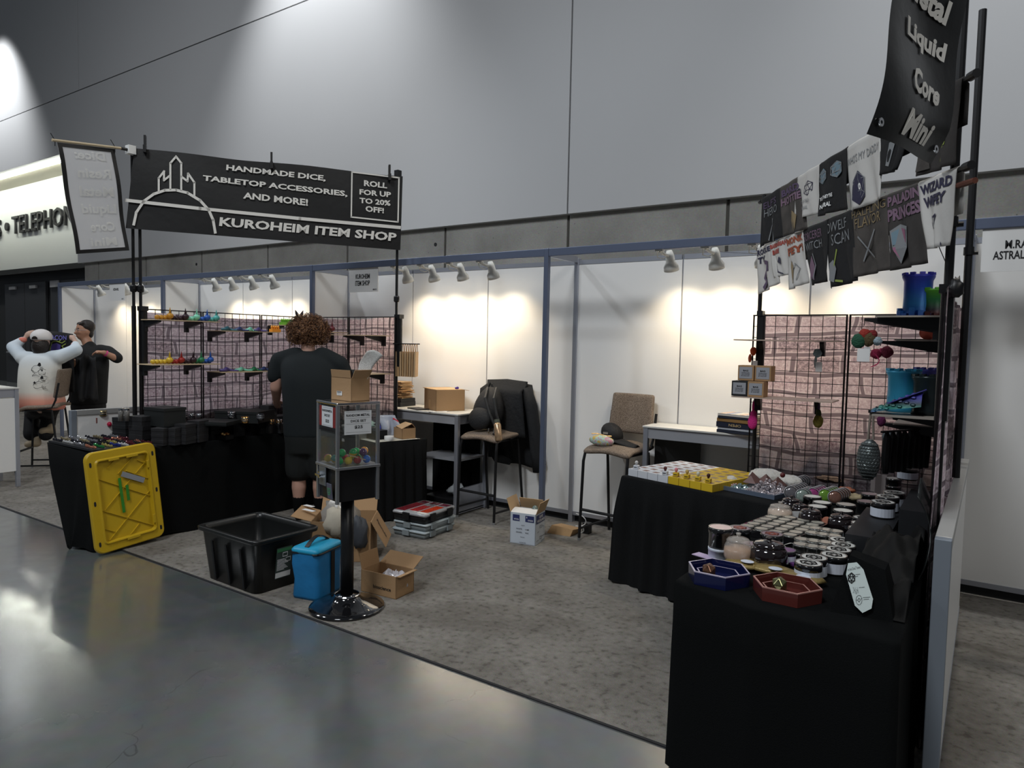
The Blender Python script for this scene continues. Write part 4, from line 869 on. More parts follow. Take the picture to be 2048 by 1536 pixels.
# ---- big brown carton behind the tote with things in it
pc=on('z',0,640,1095)
t=openbox('shipping_carton','large open brown carton lying behind the black tote','x',0,1,1,1,CARD,()) if False else openbox('shipping_carton','large open brown carton behind the black tote, packed with bags',(-.86,-1.98),math.radians(38),.44,.36,.30,CARD,(('b',.15,35),('l',.15,75),('r',.22,150)))
fb=face(t,'r',.44,.36,.30)
b=MB(); rz38=WM[t.name].to_3x3(); fl0=WM[t.name]@V((.22,0,.30)); dr=(rz38@V((math.sin(math.radians(150)),0,math.cos(math.radians(150))))); e=rz38@V((0,1,0)); nn=e.cross(dr).normalized(); 
if nn.dot(CAM-fl0)<0: nn=-nn
obj('lettering',text(MB(),'Pacmule',lambda x,y: fl0+dr*x+e*y+nn*.004,.035,-.02,.185,.025,bold=.01),INK,t)
for i,(x,y,w,h) in enumerate(((-.30,.08,.10,.03),(-.27,-.06,.12,.03))): obj('tape_label',MB().frame(WM[t.name]@V((x,y+.05,.345)),w,.035,.002),PINK,t)
def crumple(name,c,sx,sy,sz,m,label,cat,seed=0,n=14,k=8,amp=.25,solid=0,rz=0):
    rnd=random.Random(seed); b=MB().ball((0,0,0),1,n,k)
    for i,p in enumerate(b.v): q=1+amp*(rnd.random()-.5)*2; b.v[i]=V((p.x*q*sx,p.y*q*sy,max(-sz*.75,p.z*q*sz)))
    R=Matrix.Rotation(rz,3,'Z'); zm=min(p.z for p in b.v); b.v=[R@p+V(c)-V((0,0,zm)) for p in b.v]
    return solo(name,b,m,label,cat,smooth=.5)
FOIL=mat('foil_grey',(.38,.36,.33),.35,.3,bump=.3,bs=30)
crumple('tote_bag_cream',(-.76,-2.14,.20),.11,.08,.12,mat('canvas_cream',(.50,.45,.36),.8),'cream fabric bag bulging out of the large carton','bag',1)
crumple('insulated_bag',(-.90,-1.99,.12),.15,.12,.18,FOIL,'silvery grey insulated bag inside the large carton','bag',2)
crumple('dark_pouch',(-.64,-2.04,.12),.06,.06,.13,mat('pouch_slate',(.05,.055,.065),.6),'dark slate pouch at the right side of the large carton','pouch',3)
# ---- small open carton on the right
t=openbox('cardboard_box','small open brown box on the carpet with torn flaps',(-.05,-2.345),math.radians(5),.29,.185,.145,CARD,(('l',.10,12),('b',.12,62),('r',.03,85)))
fb=face(t,'f',.29,.185,.145); obj('lettering',text(MB(),'bioscience',fb,.36,.30,.86,.46,bold=.015),INK,t)
for i in range(3):
    p=V((-.06+.05*i,-2.33+.01*i,.05)); crumple('plastic_packet',(p.x,p.y,p.z),.05,.04,.05,mat('clear_bag',(.55,.52,.55),.15,coat=.5),'crumpled clear plastic packet inside the small box, %s'%('left','middle','right')[i],'packet',10+i,amp=.35)
# ---- stacked organiser cases
rzo=math.radians(4)
def organiser(c,z,m,ml,h,label):
    t=thing('organiser_case',label,'case',(c[0],c[1],z),rzo,'stack of organiser cases'); w,d=.36,.44
    obj('tray',loft(MB(),[ring2(w-.03,d-.03,0,.02),ring2(w-.015,d-.015,h*.75,.02)],capt=True),m,t,local=True,smooth=.5)
    obj('lid',loft(MB(),[ring2(w,d,h*.72,.025),ring2(w,d,h*.88,.025),ring2(w-.02,d-.02,h,.02)],capt=True),ml,t,local=True,smooth=.5)
    for y in (-.12,.12): obj('latch',MB().b2(w/2-.004,w/2+.012,y-.035,y+.035,h*.25,h*.95),m,t,local=True,bevel=.002)
    for x in (-.02,): obj('latch',MB().b2(x-.035,x+.035,-d/2-.012,-d/2+.004,h*.25,h*.95),m,t,local=True,bevel=.002)
    return t
GP=mat('case_grey',(.22,.25,.26),.4); GL=mat('case_lid_grey',(.36,.41,.43),.3)
oc=(-.83,-1.11)
organiser(oc,.007,GP,GL,.062,'grey organiser case at the bottom of the stack of three'); organiser((oc[0]+.005,oc[1]+.01),.070,GP,GL,.062,'grey organiser case in the middle of the stack of three')
t=organiser(oc,.134,BP,mat('case_lid_clear',(.30,.30,.31),.12,coat=.8),.085,'black organiser case on top, clear lid over red and orange packs')
RD=mat('red_packs',(.50,.03,.03),.3,emit=0,var=.4,vs=30)
for x0,x1,y0,y1,c in ((-.16,-.06,-.19,.10,(.22,.02,.03)),(-.04,.05,-.15,.04,(.50,.04,.04)),(.07,.15,-.15,.08,(.70,.06,.02)),(-.15,.0,.12,.19,(.10,.02,.03)),(.02,.15,.12,.19,(.14,.03,.05))):
    obj('compartment',MB().b2(x0,x1,y0,y1,.0855,.0875),mat('pack_%d'%int(c[0]*100),c,.12,var=.4,vs=40,coat=1),t,local=True)
for x in (-.05,.06): obj('divider',MB().b2(x-.004,x+.004,-.19,.19,.0855,.089),GL,t,local=True)
# ---- white wine carton
t=openbox('white_carton','open white carton printed with dark blue panels beside the chair legs','x',0,1,1,1,CARD,()) if False else openbox('white_carton','open white carton printed with dark blue panels beside the stool',(.035,-.80),math.radians(10),.225,.205,.255,mat('white_carton_paper',(.55,.60,.66),.6),(('l',.115,20),('r',.105,20),('b',.10,-25)),inner=CARDL)
wc=face(t,'f',.225,.205,.255); wr_=face(t,'r',.225,.205,.255); nav=mat('navy_print',(.025,.035,.13),.5)
obj('printed_panel',rect(wc,.10,.74,.37,.94),nav,t); obj('printed_panel',rect(wc,.60,.74,.94,.94),nav,t); obj('printed_panel',rect(wr_,.06,.68,.96,.95),nav,t)
up=lambda f: (lambda x,y: f(x,y)+(WM[t.name].to_3x3()@V((.0,-.001,0) if f is wc else (.001,0,0))))
b=MB(); 
for s,a in (('WOODL',(.15,.77,.35,.82)),('E',(.64,.86,.68,.91)),('OODS',(.70,.77,.90,.82))): text(b,s,up(wc),*a,bold=.02)
text(b,'OLIVE',up(wr_),.34,.83,.72,.92,bold=.03); text(b,'WOODLANDS',up(wr_),.14,.71,.92,.80,bold=.03)
obj('lettering',b,PINK,t)
b=MB()
for s,a in (('ALIVE',(.44,.60,.58,.63)),('WHITE',(.24,.47,.48,.51)),('CAMP',(.60,.47,.76,.51)),('GRAPES',(.24,.36,.48,.40)),('WINES',(.60,.36,.74,.40)),('batch',(.42,.22,.58,.25)),('WOODLAND.WINES',(.38,.04,.64,.07))): text(b,s,up(wc),*a,bold=.005)
for s,a in (('ALIVE',(.16,.38,.34,.42)),): text(b,s,up(wr_),*a)
for pl in ([(.42,.50),(.66,.50),(.66,.57),(.42,.57)],[(.42,.14),(.60,.14),(.60,.22),(.42,.22)],[(.62,.06),(.92,.06),(.92,.20),(.62,.20)]): line2(b,up(wr_),pl,.012,True)
line2(b,up(wr_),[(.70,.54),(.84,.50),(.84,.26),(.80,.22)],.010); line2(b,up(wr_),[(.10,.13),(.34,.13)],.012)
obj('print',b,mat('grey_print',(.03,.03,.04),.6),t)
obj('front_flap',MB().grid(lambda s,tt:WM[t.name]@V((-.11+.22*s,-.10+.09*tt,.255+.022*math.sin(tt*PI/2))),6,5),mat('flap_white',(.78,.76,.73),.6),t,solid=.003)
crumple('glass_jar',(.09,-.78,.14),.04,.04,.10,mat('jar_green',(.12,.17,.16),.15,coat=1),'grey-green jar top seen inside the white carton','jar',5,amp=.02)
# kraft bag lying beside it
t=thing('paper_bag','brown kraft paper bag lying on the carpet with white rope handle','bag',(.17,-.42,.007),.1)
obj('bag',MB().prism([(-.02,0),(.20,0),(.22,.06),(.02,.075)],V((.05,-.48,.007)),V((1,.1,0)).normalized(),V((0,.15,1)).normalized(),-.20).move(Matrix.Identity(4)),KRAFT,t)
obj('handle',MB().tube([V((.30,-.42,.03))+V((.055*math.sin(a),.02*math.cos(a*2),.055*math.sin(a*.5)))*1.3 for a in [k*PI/8 for k in range(9)]],.004,6),PINK,t)
obj('handle',MB().tube([V((.24,-.35,.075))+V((.10*math.sin(a),0,.055*(1-math.cos(a)))) for a in [k*PI/8 for k in range(9)]],.004,6),PINK,t)
solo('plug_adapter',MB().b2(.28,.34,-.30,-.24,.007,.10),BP,'black power adapter standing behind the kraft bag','adapter')
# ---- counters
def counter(name,x0,x1,y0,y1,zt,label,closed=True):
    t=thing(name,label,'counter',((x0+x1)/2,(y0+y1)/2,.007),0,'white booth counters'); 
    obj('worktop',MB().b2(x0-.005,x1+.005,y0-.005,y1+.005,zt-.014,zt),mat('counter_top',(.62,.61,.58),.4),t,bevel=.002)
    for x in (x0+.02,x1-.02):
        for y in (y0+.02,y1-.02): obj('leg',MB().b2(x-.02,x+.02,y-.02,y+.02,.007,zt-.014),ALU,t,bevel=.004)
    obj('apron',MB().b2(x0+.04,x1-.04,y0+.01,y0+.03,zt-.10,zt-.014),mat('apron_grey',(.36,.37,.40),.45,.3),t)
    obj('apron',MB().b2(x1-.03,x1-.01,y0+.04,y1-.04,zt-.10,zt-.014),ALU,t); obj('apron',MB().b2(x0+.01,x0+.03,y0+.04,y1-.04,zt-.10,zt-.014),ALU,t)
    return t
c1=counter('booth_counter',-2.40,-.93,-.545,-.055,.975,'white counter under the paper envelopes and brown box')
obj('side_plinth',MB().b2(-.955,-.945,-.50,-.08,.03,.24),ALU,c1); obj('side_rail',MB().b2(-.965,-.945,-.50,-.08,.24,.26),ALU,c1); obj('side_rail',MB().b2(-.965,-.945,-.50,-.08,.02,.04),ALU,c1)
obj('shelf',MB().b2(-1.5,-.95,-.50,-.08,.52,.535),mat('apron_grey',(0,0,0)),c1)
solo('black_backing',MB().grid(lambda s,tt:V((-1.62+.60*s,-.09-.02*math.sin(s*30),.01+.86*tt)),40,4),BLKS,'black drape hanging at the back under the left counter','cloth',smooth=True,solid=.004)
crumple('clear_bag',(-1.12,-.30,.15),.10,.08,.06,mat('clear_bag2',(.35,.37,.38),.12,coat=.6),'crumpled clear plastic bag low under the left counter','bag',21,amp=.3)
solo('black_bin',MB().b2(-1.42,-.98,-.46,-.12,.007,.14),BP,'black crate on the carpet under the left counter','crate',bevel=.01)
c2=counter('booth_counter',.835,2.30,-.34,-.03,1.0,'white counter under the stack of books, left of the stone cloth')
obj('shade_panel',MB().b2(.83,1.22,-.075,-.06,.12,.90),mat('counter_shade',(.045,.045,.042),.6),c2)  # dark sheet painting in the shade under the counter
# things on the left counter
TZ=.976
t=thing('envelope_pile','ragged pile of brown paper sheets','x'); bpy.data.objects.remove(t)
rnd=random.Random(3); hz=.0
solo('flat_black_box',MB().box((-1.97,-.30,TZ),.34,.26,.045,.1),BBOX,'flat black box at the bottom under the brown envelopes','box',bevel=.003)
solo('flat_black_box',MB().box((-1.95,-.29,TZ+.046),.30,.23,.035,.05),BBOX,'thinner flat black box on top of the other, under the envelopes','box',bevel=.003)
for k in range(14):
    h=.006+.004*rnd.random(); cx=-1.93+rnd.uniform(-.02,.025); cy=-.29+rnd.uniform(-.02,.02); b=MB().box((cx,cy,TZ+.083+hz),.24,.18,h,rnd.uniform(-.3,.3)); 
    for i,p in enumerate(b.v): b.v[i]=V((p.x,p.y,p.z+rnd.uniform(0,.003)+.06*(p.x-cx)**2))
    solo('kraft_envelope',b,CARDL if k%2 else KRAFT,'kraft envelope of the left counter pile, '+('lowest' if k==0 else 'topmost' if k==13 else '%s from the bottom'%['','second','third','fourth','fifth','sixth','seventh','eighth','ninth','tenth','eleventh','twelfth','thirteenth'][k]),'envelope','kraft envelopes on the left counter'); hz+=h+.004
bx2=openbox('cardboard_box','closed-looking brown carton on the counter next to the envelopes',(-1.31,-.29,TZ),math.radians(-28),.32,.30,.205,CARD,(('l',.06,88),('b',.05,100)))
obj('top_flap',MB().frame((.0,.0,.207),.315,.29,.004),CARDL,bx2,local=True); obj('tape_patch',rect(face(bx2,'f',.32,.30,.205),.40,.10,.55,.50),KRAFT,bx2)
solo('violet_trinket',MB().tube([(-1.20,-.25,TZ+.213),(-1.17,-.25,TZ+.222)],.013,8),mat('violet',(.05,.02,.25),.4),'small violet marker top lying on the brown carton','cap')
solo('tablet',MB().box((-1.52,-.44,TZ),.22,.13,.010,-.35),BP,'thin black tablet lying at the front of the left counter','tablet',bevel=.003)
solo('paper_slip',MB().box((-1.22,-.48,TZ),.18,.10,.0025,.5),PINK,'white paper slip by the front corner of the left counter','paper')
solo('tape_roll',MB().tube([(-2.17,-.22,TZ+.02),(-2.10,-.22,TZ+.02)],.02,12),mat('lime_tape',(.45,.50,.05),.4),'yellow-green tape roll at the back of the left counter','tape')
solo('marker_pen',MB().tube([(-2.08,-.20,TZ+.012),(-1.99,-.22,TZ+.012)],.009,8),mat('copper_pen',(.55,.30,.18),.4),'copper coloured marker next to the tape roll','pen')
solo('cable_coil',MB().tube([V((-2.33,-.25,TZ+.008))+V((.05*math.cos(a),.035*math.sin(a),.001*a)) for a in [k*.4 for k in range(36)]],.004,5),BP,'small coil of black cable on the left counter','cable')
# paper bags hanging
t=thing('paper_bag_bundle','x','x'); bpy.data.objects.remove(t)
for k in range(9):
    x=-1.70+k*.027; y=-.60+.003*k; t=thing('paper_bag','brown kraft bag hanging by its handles on the grid end, %s'%(('nearest the post','second','third','fourth','fifth','sixth','seventh','eighth','outermost')[k]+' of nine'),'bag',(x+.06,y,1.30),0,'kraft bags hanging by the grid')
    b=MB().prism([(-.095,0),(.095,0),(.095,.24),(-.095,.24)],V((x+.06,y,1.305)),V((.55,-.83,0)),V((.04*(k-4)*.1,0,1)).normalized(),.016)
    obj('bag',b,KRAFT if k%2 else CARDL,t)
    obj('handle',MB().tube([V((x+.06,y,1.545))+V((.55,-.83,0))*(.05*math.cos(a))+V((0,0,.075*math.sin(a))) for a in [PI*q/8 for q in range(9)]],.0035,5),KRAFT,t)
solo('bag_hook',MB().tube([(-1.60,-.72,1.62),(-1.40,-.56,1.62)],.005,6),BM,'black hook arm carrying the brown kraft bags','hook')
# small table things
t=openbox('cardboard_box','small brown box with half-open lid on the skirted table',(-1.36,-.80,.741),math.radians(-18),.165,.14,.098,CARD,(('b',.05,-40),))
obj('lid',MB().add([WM[t.name]@V(p) for p in ((-.08,-.05,.105),(.08,-.075,.095),(.085,.03,.140),(-.08,.05,.14))],[(0,1,2,3)]),CARDL,t,solid=.004)
solo('black_block',MB().box((-1.50,-1.02,.741),.15,.13,.085,-.2),mat('sleeve_black',(0,0,0)),'plain black box on the skirted table by the tape roll','box',bevel=.003)
t=thing('tape_roll','white roll of tape in front of the small brown box','tape',(-1.345,-1.02,.741)); obj('roll',MB().lathe([(.042,0),(.044,.002),(.044,.038),(.042,.04),(.03,.04),(.03,.004)],n=22,capt=False),WHT,t,local=True,smooth=.6)
zb_=mat('zip_bag',(.52,.56,.66),.12,.0,coat=.8,alpha=.75)
def zbf(s,tt): return V((-1.50+.02*math.sin(tt*5),-.84,.745))+V((.62,.78,0))*((s-.5)*.20*(1-.25*tt))+V((0,0,.20*tt))+V((.03*math.sin(s*9)*math.sin(tt*4),-.03*math.cos(s*7)*tt,0))
t=thing('zip_bag','clear zip bag with a blue edge standing on the skirted table','bag',(-1.50,-.84,.741)); obj('film',MB().grid(zbf,10,10),zb_,t,smooth=True,solid=.003)
obj('blue_edge',MB().tube([zbf(0,k/8)+V((-.006,-.01,0)) for k in range(9)],.005,6),mat('zip_blue',(.03,.06,.50),.4),t); obj('red_slider',MB().tube([zbf(.85,.85),zbf(1,.70)],.008,6),mat('zip_red',(.6,.01,.04),.4),t)
t=thing('parts_bin','clear storage bin with a white lid behind the dispenser','bin',(-1.72,-1.02,.741),-.2); obj('bin',loft(MB(),[ring2(.28,.20,0,.02),ring2(.30,.22,.09,.02)],capt=True),mat('bin_grey',(.16,.17,.18),.2,coat=.5),t,local=True,smooth=.6); obj('lid',loft(MB(),[ring2(.31,.23,.09,.02),ring2(.31,.23,.105,.02)],capt=True),mat('bin_lid',(.42,.42,.40),.4),t,local=True)
crumple('clear_packet',(-1.62,-1.03,.85),.10,.06,.03,mat('packet_green',(.35,.48,.42),.15,coat=.7),'crumpled clear and green packet on the white bin lid','packet',31,amp=.3)
# ---- bar stools
def stool(x,y,rz,label,zs=.79,seat=True):
    t=thing('bar_stool',label,'chair',(x,y,.007),rz,'tweed bar stools with black legs'); 
    def sf(s,tt):
        X=(s-.5)*.45; Y=(tt-.5)*.42; return V((X,Y,zs-.010*math.cos(s*PI*2)+.02*(tt-.5)-(.03*max(0,.18-tt)/.18)))
    obj('seat',MB().grid(sf,12,12),SEATF,t,local=True,solid=.04,smooth=True,sub=1)
    bk=lambda s,tt: V(((s-.5)*.43*(1-.05*tt),.165+.05*tt+.02*math.sin(s*PI),zs+.10+.34*tt))
    obj('backrest',MB().grid(bk,10,10),SEATF,t,local=True,solid=.032,smooth=True,sub=1)
    for sx_ in (-1,1):
        f=[(sx_*.19,-.15,zs-.045),(sx_*.205,-.195,zs-.05),(sx_*.211,-.210,zs-.12),(sx_*.218,-.235,0)]
        obj('leg',MB().tube(f,.0125,8),BM,t,local=True)
        obj('leg',MB().tube([(sx_*.20,.14,zs-.04),(sx_*.215,.225,0)],.0125,8),BM,t,local=True)
        obj('back_frame',MB().tube([(sx_*.205,.0,zs-.035),(sx_*.215,.15,zs-.01),(sx_*.218,.190,zs+.08),(sx_*.218,.225,zs+.28)],.0115,8),BM,t,local=True)
        obj('stretcher',MB().tube([(sx_*.216,-.228,.10),(sx_*.214,.215,.10)],.010,8),BM,t,local=True)
        obj('foot_cap',MB().lathe([(.014,0),(.014,.02)],(sx_*.218,-.235,-.0),8),STEEL,t,local=True)
    obj('footrest',MB().tube([(-.214,-.222,.26),(.214,-.222,.26)],.0125,8),BM,t,local=True)
    obj('seat_rail',MB().tube([(-.19,-.15,zs-.045),(-.19,.14,zs-.045)],.010,8),BM,t,local=True); obj('seat_rail',MB().tube([(.19,-.15,zs-.045),(.19,.14,zs-.045)],.010,8),BM,t,local=True)
    return t
st1=stool(-.695,-.315,math.radians(-2),'tweed bar stool piled with a black coat and backpack')
st2=stool(.60,-.29,math.radians(-6),'tweed bar stool with a sun cap and floral pouch on it')
COAT=mat('coat_black',(.012,.013,.015),.9,bump=.4,bs=40,sheen=0)
M1=WM[st1.name]
def coatf(s,tt):
    w=.52+.16*tt; x=(s-.5)*w+.04*tt; y=.262+.015*tt-.008*math.cos(s*7)+.008*math.sin(s*23)*tt; z=.79+.49-.80*tt*(1 if .3<s<.95 else .93); return M1@V((x+.05*tt,y,z-.06*abs(s-.5)))
t=thing('coat','black coat draped over the back of the left bar stool','coat',(M1@V((0,.36,.5))))
obj('back',MB().grid(coatf,24,16),COAT,t,smooth=True,solid=.02)
obj('front',MB().grid(lambda s,tt:M1@V(((s-.5)*(.47+.1*tt),.115-.02*math.sin(s*11)*tt+(.10 if tt<.12 else -.0),.79+.505-(.52+.0*s)*tt-(.03*abs(s-.5)))),20,12),COAT,t,smooth=True,solid=.018)
obj('sleeve',MB().tube([M1@V(p) for p in ((.24,.20,1.22),(.30,.20,1.05),(.34,.21,.80),(.37,.21,.60),(.38,.22,.44))],[.05,.06,.06,.06,.05],10),COAT,t,smooth=True)
obj('sleeve',MB().tube([M1@V(p) for p in ((-.20,.16,.74),(-.16,.20,.64),(-.08,.20,.52),(.06,.20,.50))],[.05,.06,.05,.03],8),COAT,t,smooth=True)
t=thing('backpack','black backpack leaning on the seat of the left bar stool','bag',M1@V((-.06,-.02,.80))); BK=mat('pack_black',(.009,.009,.010),.7,bump=.3,bs=60)
ez=V((0,.28,1)).normalized()
b=MB().ball((0,0,0),1,20,14); b.v=[M1@(V((-.05,.0,1.02))+V((1,0,0))*(p.x*.16*(1-.22*p.z))+V((0,1,-.3)).normalized()*(p.y*.115)+ez*(p.z*.215*(1 if p.z>0 else .85))) for p in b.v]; obj('body',b,BK,t,smooth=True)
b=MB().ball((0,0,0),1,16,10); b.v=[M1@(V((-.06,-.12,.935))+V((1,0,0))*(p.x*.13)+V((0,1,-.3)).normalized()*(p.y*.05)+ez*(p.z*.11)) for p in b.v]; obj('pocket',b,BK,t,smooth=True)
for s in (-1,1): obj('strap',MB().tube([M1@V(p) for p in ((.0+s*.05,-.02,1.22),(.05+s*.05,-.12,1.13),(.10+s*.04,-.12,.98),(.14+s*.03,-.10,.87),(.14,-.16,.81))],.013,6),mat('strap_grey',(.03,.03,.03),.6),t)
obj('top_handle',MB().tube([M1@V((-.08+.05*k/4,.03,1.215+.05*math.sin(PI*k/4))) for k in range(5)],.009,6),BK,t)
obj('buckle',MB().ball(M1@V((.08,-.16,.83)),(.008,.008,.03),6,4),CHR,t)
t=thing('tin_flask','silver and orange patterned bottle held at the side of the backpack','bottle',M1@V((.22,-.17,.74))); d=V((-.22,.1,.95)).normalized(); ex=d.orthogonal().normalized()
obj('bottle',MB().lathe([(.032,0),(.034,.01),(.034,.15),(.022,.165)],M1@V((.225,-.19,.76)),14,ex,d.cross(ex),d),mat('bottle_art',(.45,.30,.18),.25,.6,var=.9,vs=22),t,smooth=.7); obj('cap',MB().lathe([(.024,.165),(.024,.195)],M1@V((.225,-.19,.76)),12,ex,d.cross(ex),d),mat('olive_cap',(.10,.11,.08),.4),t)
# cap and pouch on the right stool
M2=WM[st2.name]
t=thing('sun_cap','black baseball cap lying on the right bar stool','cap',M2@V((-.06,.02,.80)))
b=MB().ball((0,0,0),1,18,10); b.v=[M2@(V((-.07,.0,.89))+V((p.x*.10,p.y*.085,p.z*.095*(1 if p.z>0 else .8)+p.x*-.02))) for p in b.v]; obj('crown',b,BK,t,smooth=True)
obj('brim',MB().grid(lambda s,tt:M2@V((-.02+.20*tt,(s-.5)*.17*(1-tt*.5),.87-.05*tt-.03*(s-.5)**2*4)),8,8),BK,t,smooth=True,solid=.004)
obj('patch',MB().frame(M2@V((-.08,-.088,.905)),.045,.004,.018),mat('patch_grey',(.25,.22,.20),.6),t)
t=thing('floral_pouch','pale turquoise zip pouch with small coloured flowers on the right stool','pouch',M2@V((-.08,-.13,.77)))
fm=m_mottle('floral_cloth',(.55,.25,.30),(.38,.62,.58),(.60,.40,.10),28,.7,.1)
b=MB().ball((0,0,0),1,16,8); b.v=[M2@(V((-.09,-.13,.845))+V((p.x*.115*(1 if abs(p.x)<.8 else 1.05),p.y*.05,p.z*.048))) for p in b.v]; obj('body',b,fm,t,smooth=True)
obj('zip',MB().tube([M2@V((-.19+.2*k/6,-.13,.894+.006*math.sin(k))) for k in range(7)],.005,5),GOLD,t)
# books on the right counter
z=1.001; bd_=[(.30,.20,.022,(.02,.025,.04),'black paperback at the bottom'),(.29,.19,.018,(.45,.47,.52),'silver-grey book second from the bottom'),(.31,.20,.040,(.015,.018,.035),'thick dark book with OPEN on its spine'),(.30,.20,.026,(.25,.14,.05),'brown-spined book with a bookmark ribbon'),(.29,.20,.016,(.02,.03,.06),'navy book second from the top'),(.29,.20,.018,(.55,.52,.48),'topmost book with pale striped cover')]
for w,d,h,c,l in bd_:
    rz=math.radians(-13)+random.uniform(-.06,.06); cx,cy=1.60,-.26; t=thing('book','%s of the stack on the right counter'%l if 'top' not in l[:3] else '%s on the right counter'%l,'book',(cx,cy,z),rz,'books on the right counter')
    obj('pages',MB().box((0,0,.003),w-.006,d-.006,h-.006),mat('book_pages',(.50,.43,.33),.8,var=.3,vs=90),t,local=True)
    m=mat('cover_%d'%int(c[0]*1000),c,.35); obj('cover',MB().box((0,0,0),w,d,.003).box((0,0,h-.003),w,d,.003).b2(-w/2,w/2,-d/2,-d/2+.003,0,h),m,t,local=True)
    if 'OPEN' in l: obj('lettering',text(MB(),'OPEN',lambda x,y: V((-x,-d/2-.002,h-y)),-.05,.010,.05,.030,bold=.0),mat('gold_print',(.55,.40,.18),.4),t,local=True)
    if 'topmost' in l:
        for k in range(5): obj('cover_stripe',MB().b2(-.13+k*.055,-.10+k*.055,-.09,.09,h,h+.0012),mat('stripe_%d'%(k%3),((.55,.33,.20),(.12,.16,.30),(.62,.58,.5))[k%3],.35),t,local=True)
    z+=h+.001
solo('pen',MB().tube([(1.66,-.28,z+.006),(1.77,-.25,z+.006)],.006,6),BP,'black pen lying on top of the books','pen')
# neighbour's counter and dress form at the far left
ax_=on('z',.007,42,973); 
c3=counter('booth_counter',ax_.x-.50,ax_.x,ax_.y-.95,ax_.y,1.07,'white counter at the far left edge under the dress form')
obj('front_panel',MB().b2(ax_.x-.47,ax_.x-.03,ax_.y-.942,ax_.y-.934,.18,.96),PANEL,c3)
obj('side_panel',MB().b2(ax_.x-.016,ax_.x-.008,ax_.y-.92,ax_.y-.03,.18,.96),PANEL,c3)
fx=ax_.x-.20; fy=ax_.y-.36
t=thing('dress_form','cream torso mannequin standing on the far left counter','mannequin',(fx,fy,1.071))
obj('torso',MB().lathe([(.10,0),(.15,.02),(.165,.10),(.15,.20),(.115,.33),(.13,.43),(.155,.52),(.16,.58),(.12,.66),(.06,.70),(.05,.76)],n=24,sy=.7),mat('form_cream',(.62,.55,.45),.6),t,local=True,smooth=True)
# ================================================================ RIGHT DISPLAY
YR=-.60; XR=2.975
for i,wd_ in enumerate(('at the left post of the shirt stand','carrying the crochet tags, beside the tower shelves')):
    gridpanel((1.75+.615*i,YR),(1.75+.615*(i+1)-.008,YR),'black wire grid panel of the right stand, %s'%wd_)
for i,wd_ in enumerate(('farthest along the half wall','middle one along the half wall','nearest the camera along the half wall')):
    gridpanel((XR,YR-.02-.60*i),(XR,YR-.02-.60*(i+1)+.008),'black wire grid panel seen edge-on, %s'%wd_)
backdrop((3.0,-.57),(1.815,-.57),.05,1.885,'pinkish stone print backdrop cloth behind the right grid panels',uo=4.3)
backdrop((2.990,-2.44),(2.990,-.55),.30,1.90,'stone print cloth hanging along the right half wall',uo=7.7)
crumple('cloth_knot',(3.012,-2.36,1.86),.028,.035,.045,BP,'black plastic knot at the top of the right stone cloth','cloth knot',8,amp=.25)
drape(((1.83,-.535),(2.965,-.535)),.05,1.03,'added black drape blocking light behind the lower right stone cloth')
RA=V((1.78,-.60,0)); RB=V((3.04,-2.50,0)); RD=(RB-RA); RL=RD.length; RE=RD.normalized(); RN=V((-RE.y,RE.x,0)); 
if RN.dot(CAM-RA)<0: RN=-RN
def post2(x,y,z0,z1,lab,r=.015,sl=None):
    t=thing('stand_post',lab,'pole',(x,y,z0),0,'posts of the shirt stand')
    obj('pole',MB().tube([(0,0,0),(0,0,z1-z0)],r,10),BM,t,local=True)
    if sl: obj('clamp_sleeve',MB().tube([(-sl[2],0,sl[0]-z0),(-sl[2],0,sl[1]-z0)],.024,10).b2(-.03-sl[2],.03,-.03,.03,sl[1]-z0,sl[1]-z0+.035),BP,t,local=True)
    obj('lock_knob',MB().tube([(0,0,2.15-z0),(.04,.0,2.15-z0)],.010,6).tube([(0,0,2.14-z0),(0,0,2.18-z0)],r+.006,10),BP,t,local=True)
    return t
post2(1.80,-.63,.007,2.70,'black post at the left end of the hanging shirts',.014,(1.35,1.87,-.02))
post2(2.985,-2.32,.007,3.35,'nearest black post at the right end of the hanging shirts',.0165,(1.37,1.88,.0))
post2(3.02,-1.35,1.0,3.35,'second black post behind the near one on the half wall',.018)
for z,l,x1 in ((2.665,'upper','.'),(2.335,'lower','.')):
    a=RA-RE*.03+V((0,0,z)); b_=RB+RE*.0+V((0,0,z)); t=thing('shirt_rail','%s black rail carrying the hanging shirts'%l,'rail',a,0,'shirt rails')
    obj('rail',MB().tube([a,b_],.011,8),BM,t); obj('end_cap',MB().tube([b_-RE*.03,b_+RE*.01],.017,10),BP,t); obj('end_cap',MB().tube([a-RE*.02,a+RE*.02],.014,8),BP,t)
solo('loose_rail_end',MB().tube([RB+V((-.035,.05,2.275)),RB+V((.02,-.02,2.275))],.012,8),mat('brown_tube',(.12,.04,.025),.4),'short brown tube end sticking out below the shirt rails','rail')
solo('guy_line',MB().tube([RA+V((-.45,.5,2.40)),RA+V((0,0,2.30)),RA+RE*1.95+V((0,0,2.28)),V((2.985,-2.3,1.97))],.0018,4),BM,'thin dark cord strung from the header to the near post','cord')
TW_=mat('tee_white',(.52,.505,.48),.8,bump=.2,bs=25); TB_=mat('tee_black',(.007,.007,.008),.85,bump=.3,bs=25)
TD_=mat('tee_dark_tie_dye',(.034,.030,.028),.85,var=.5,vs=9,bump=.3,bs=25); TG_=mat('tee_brown_acid',(.055,.048,.043),.85,var=.7,vs=12,bump=.3,bs=25)
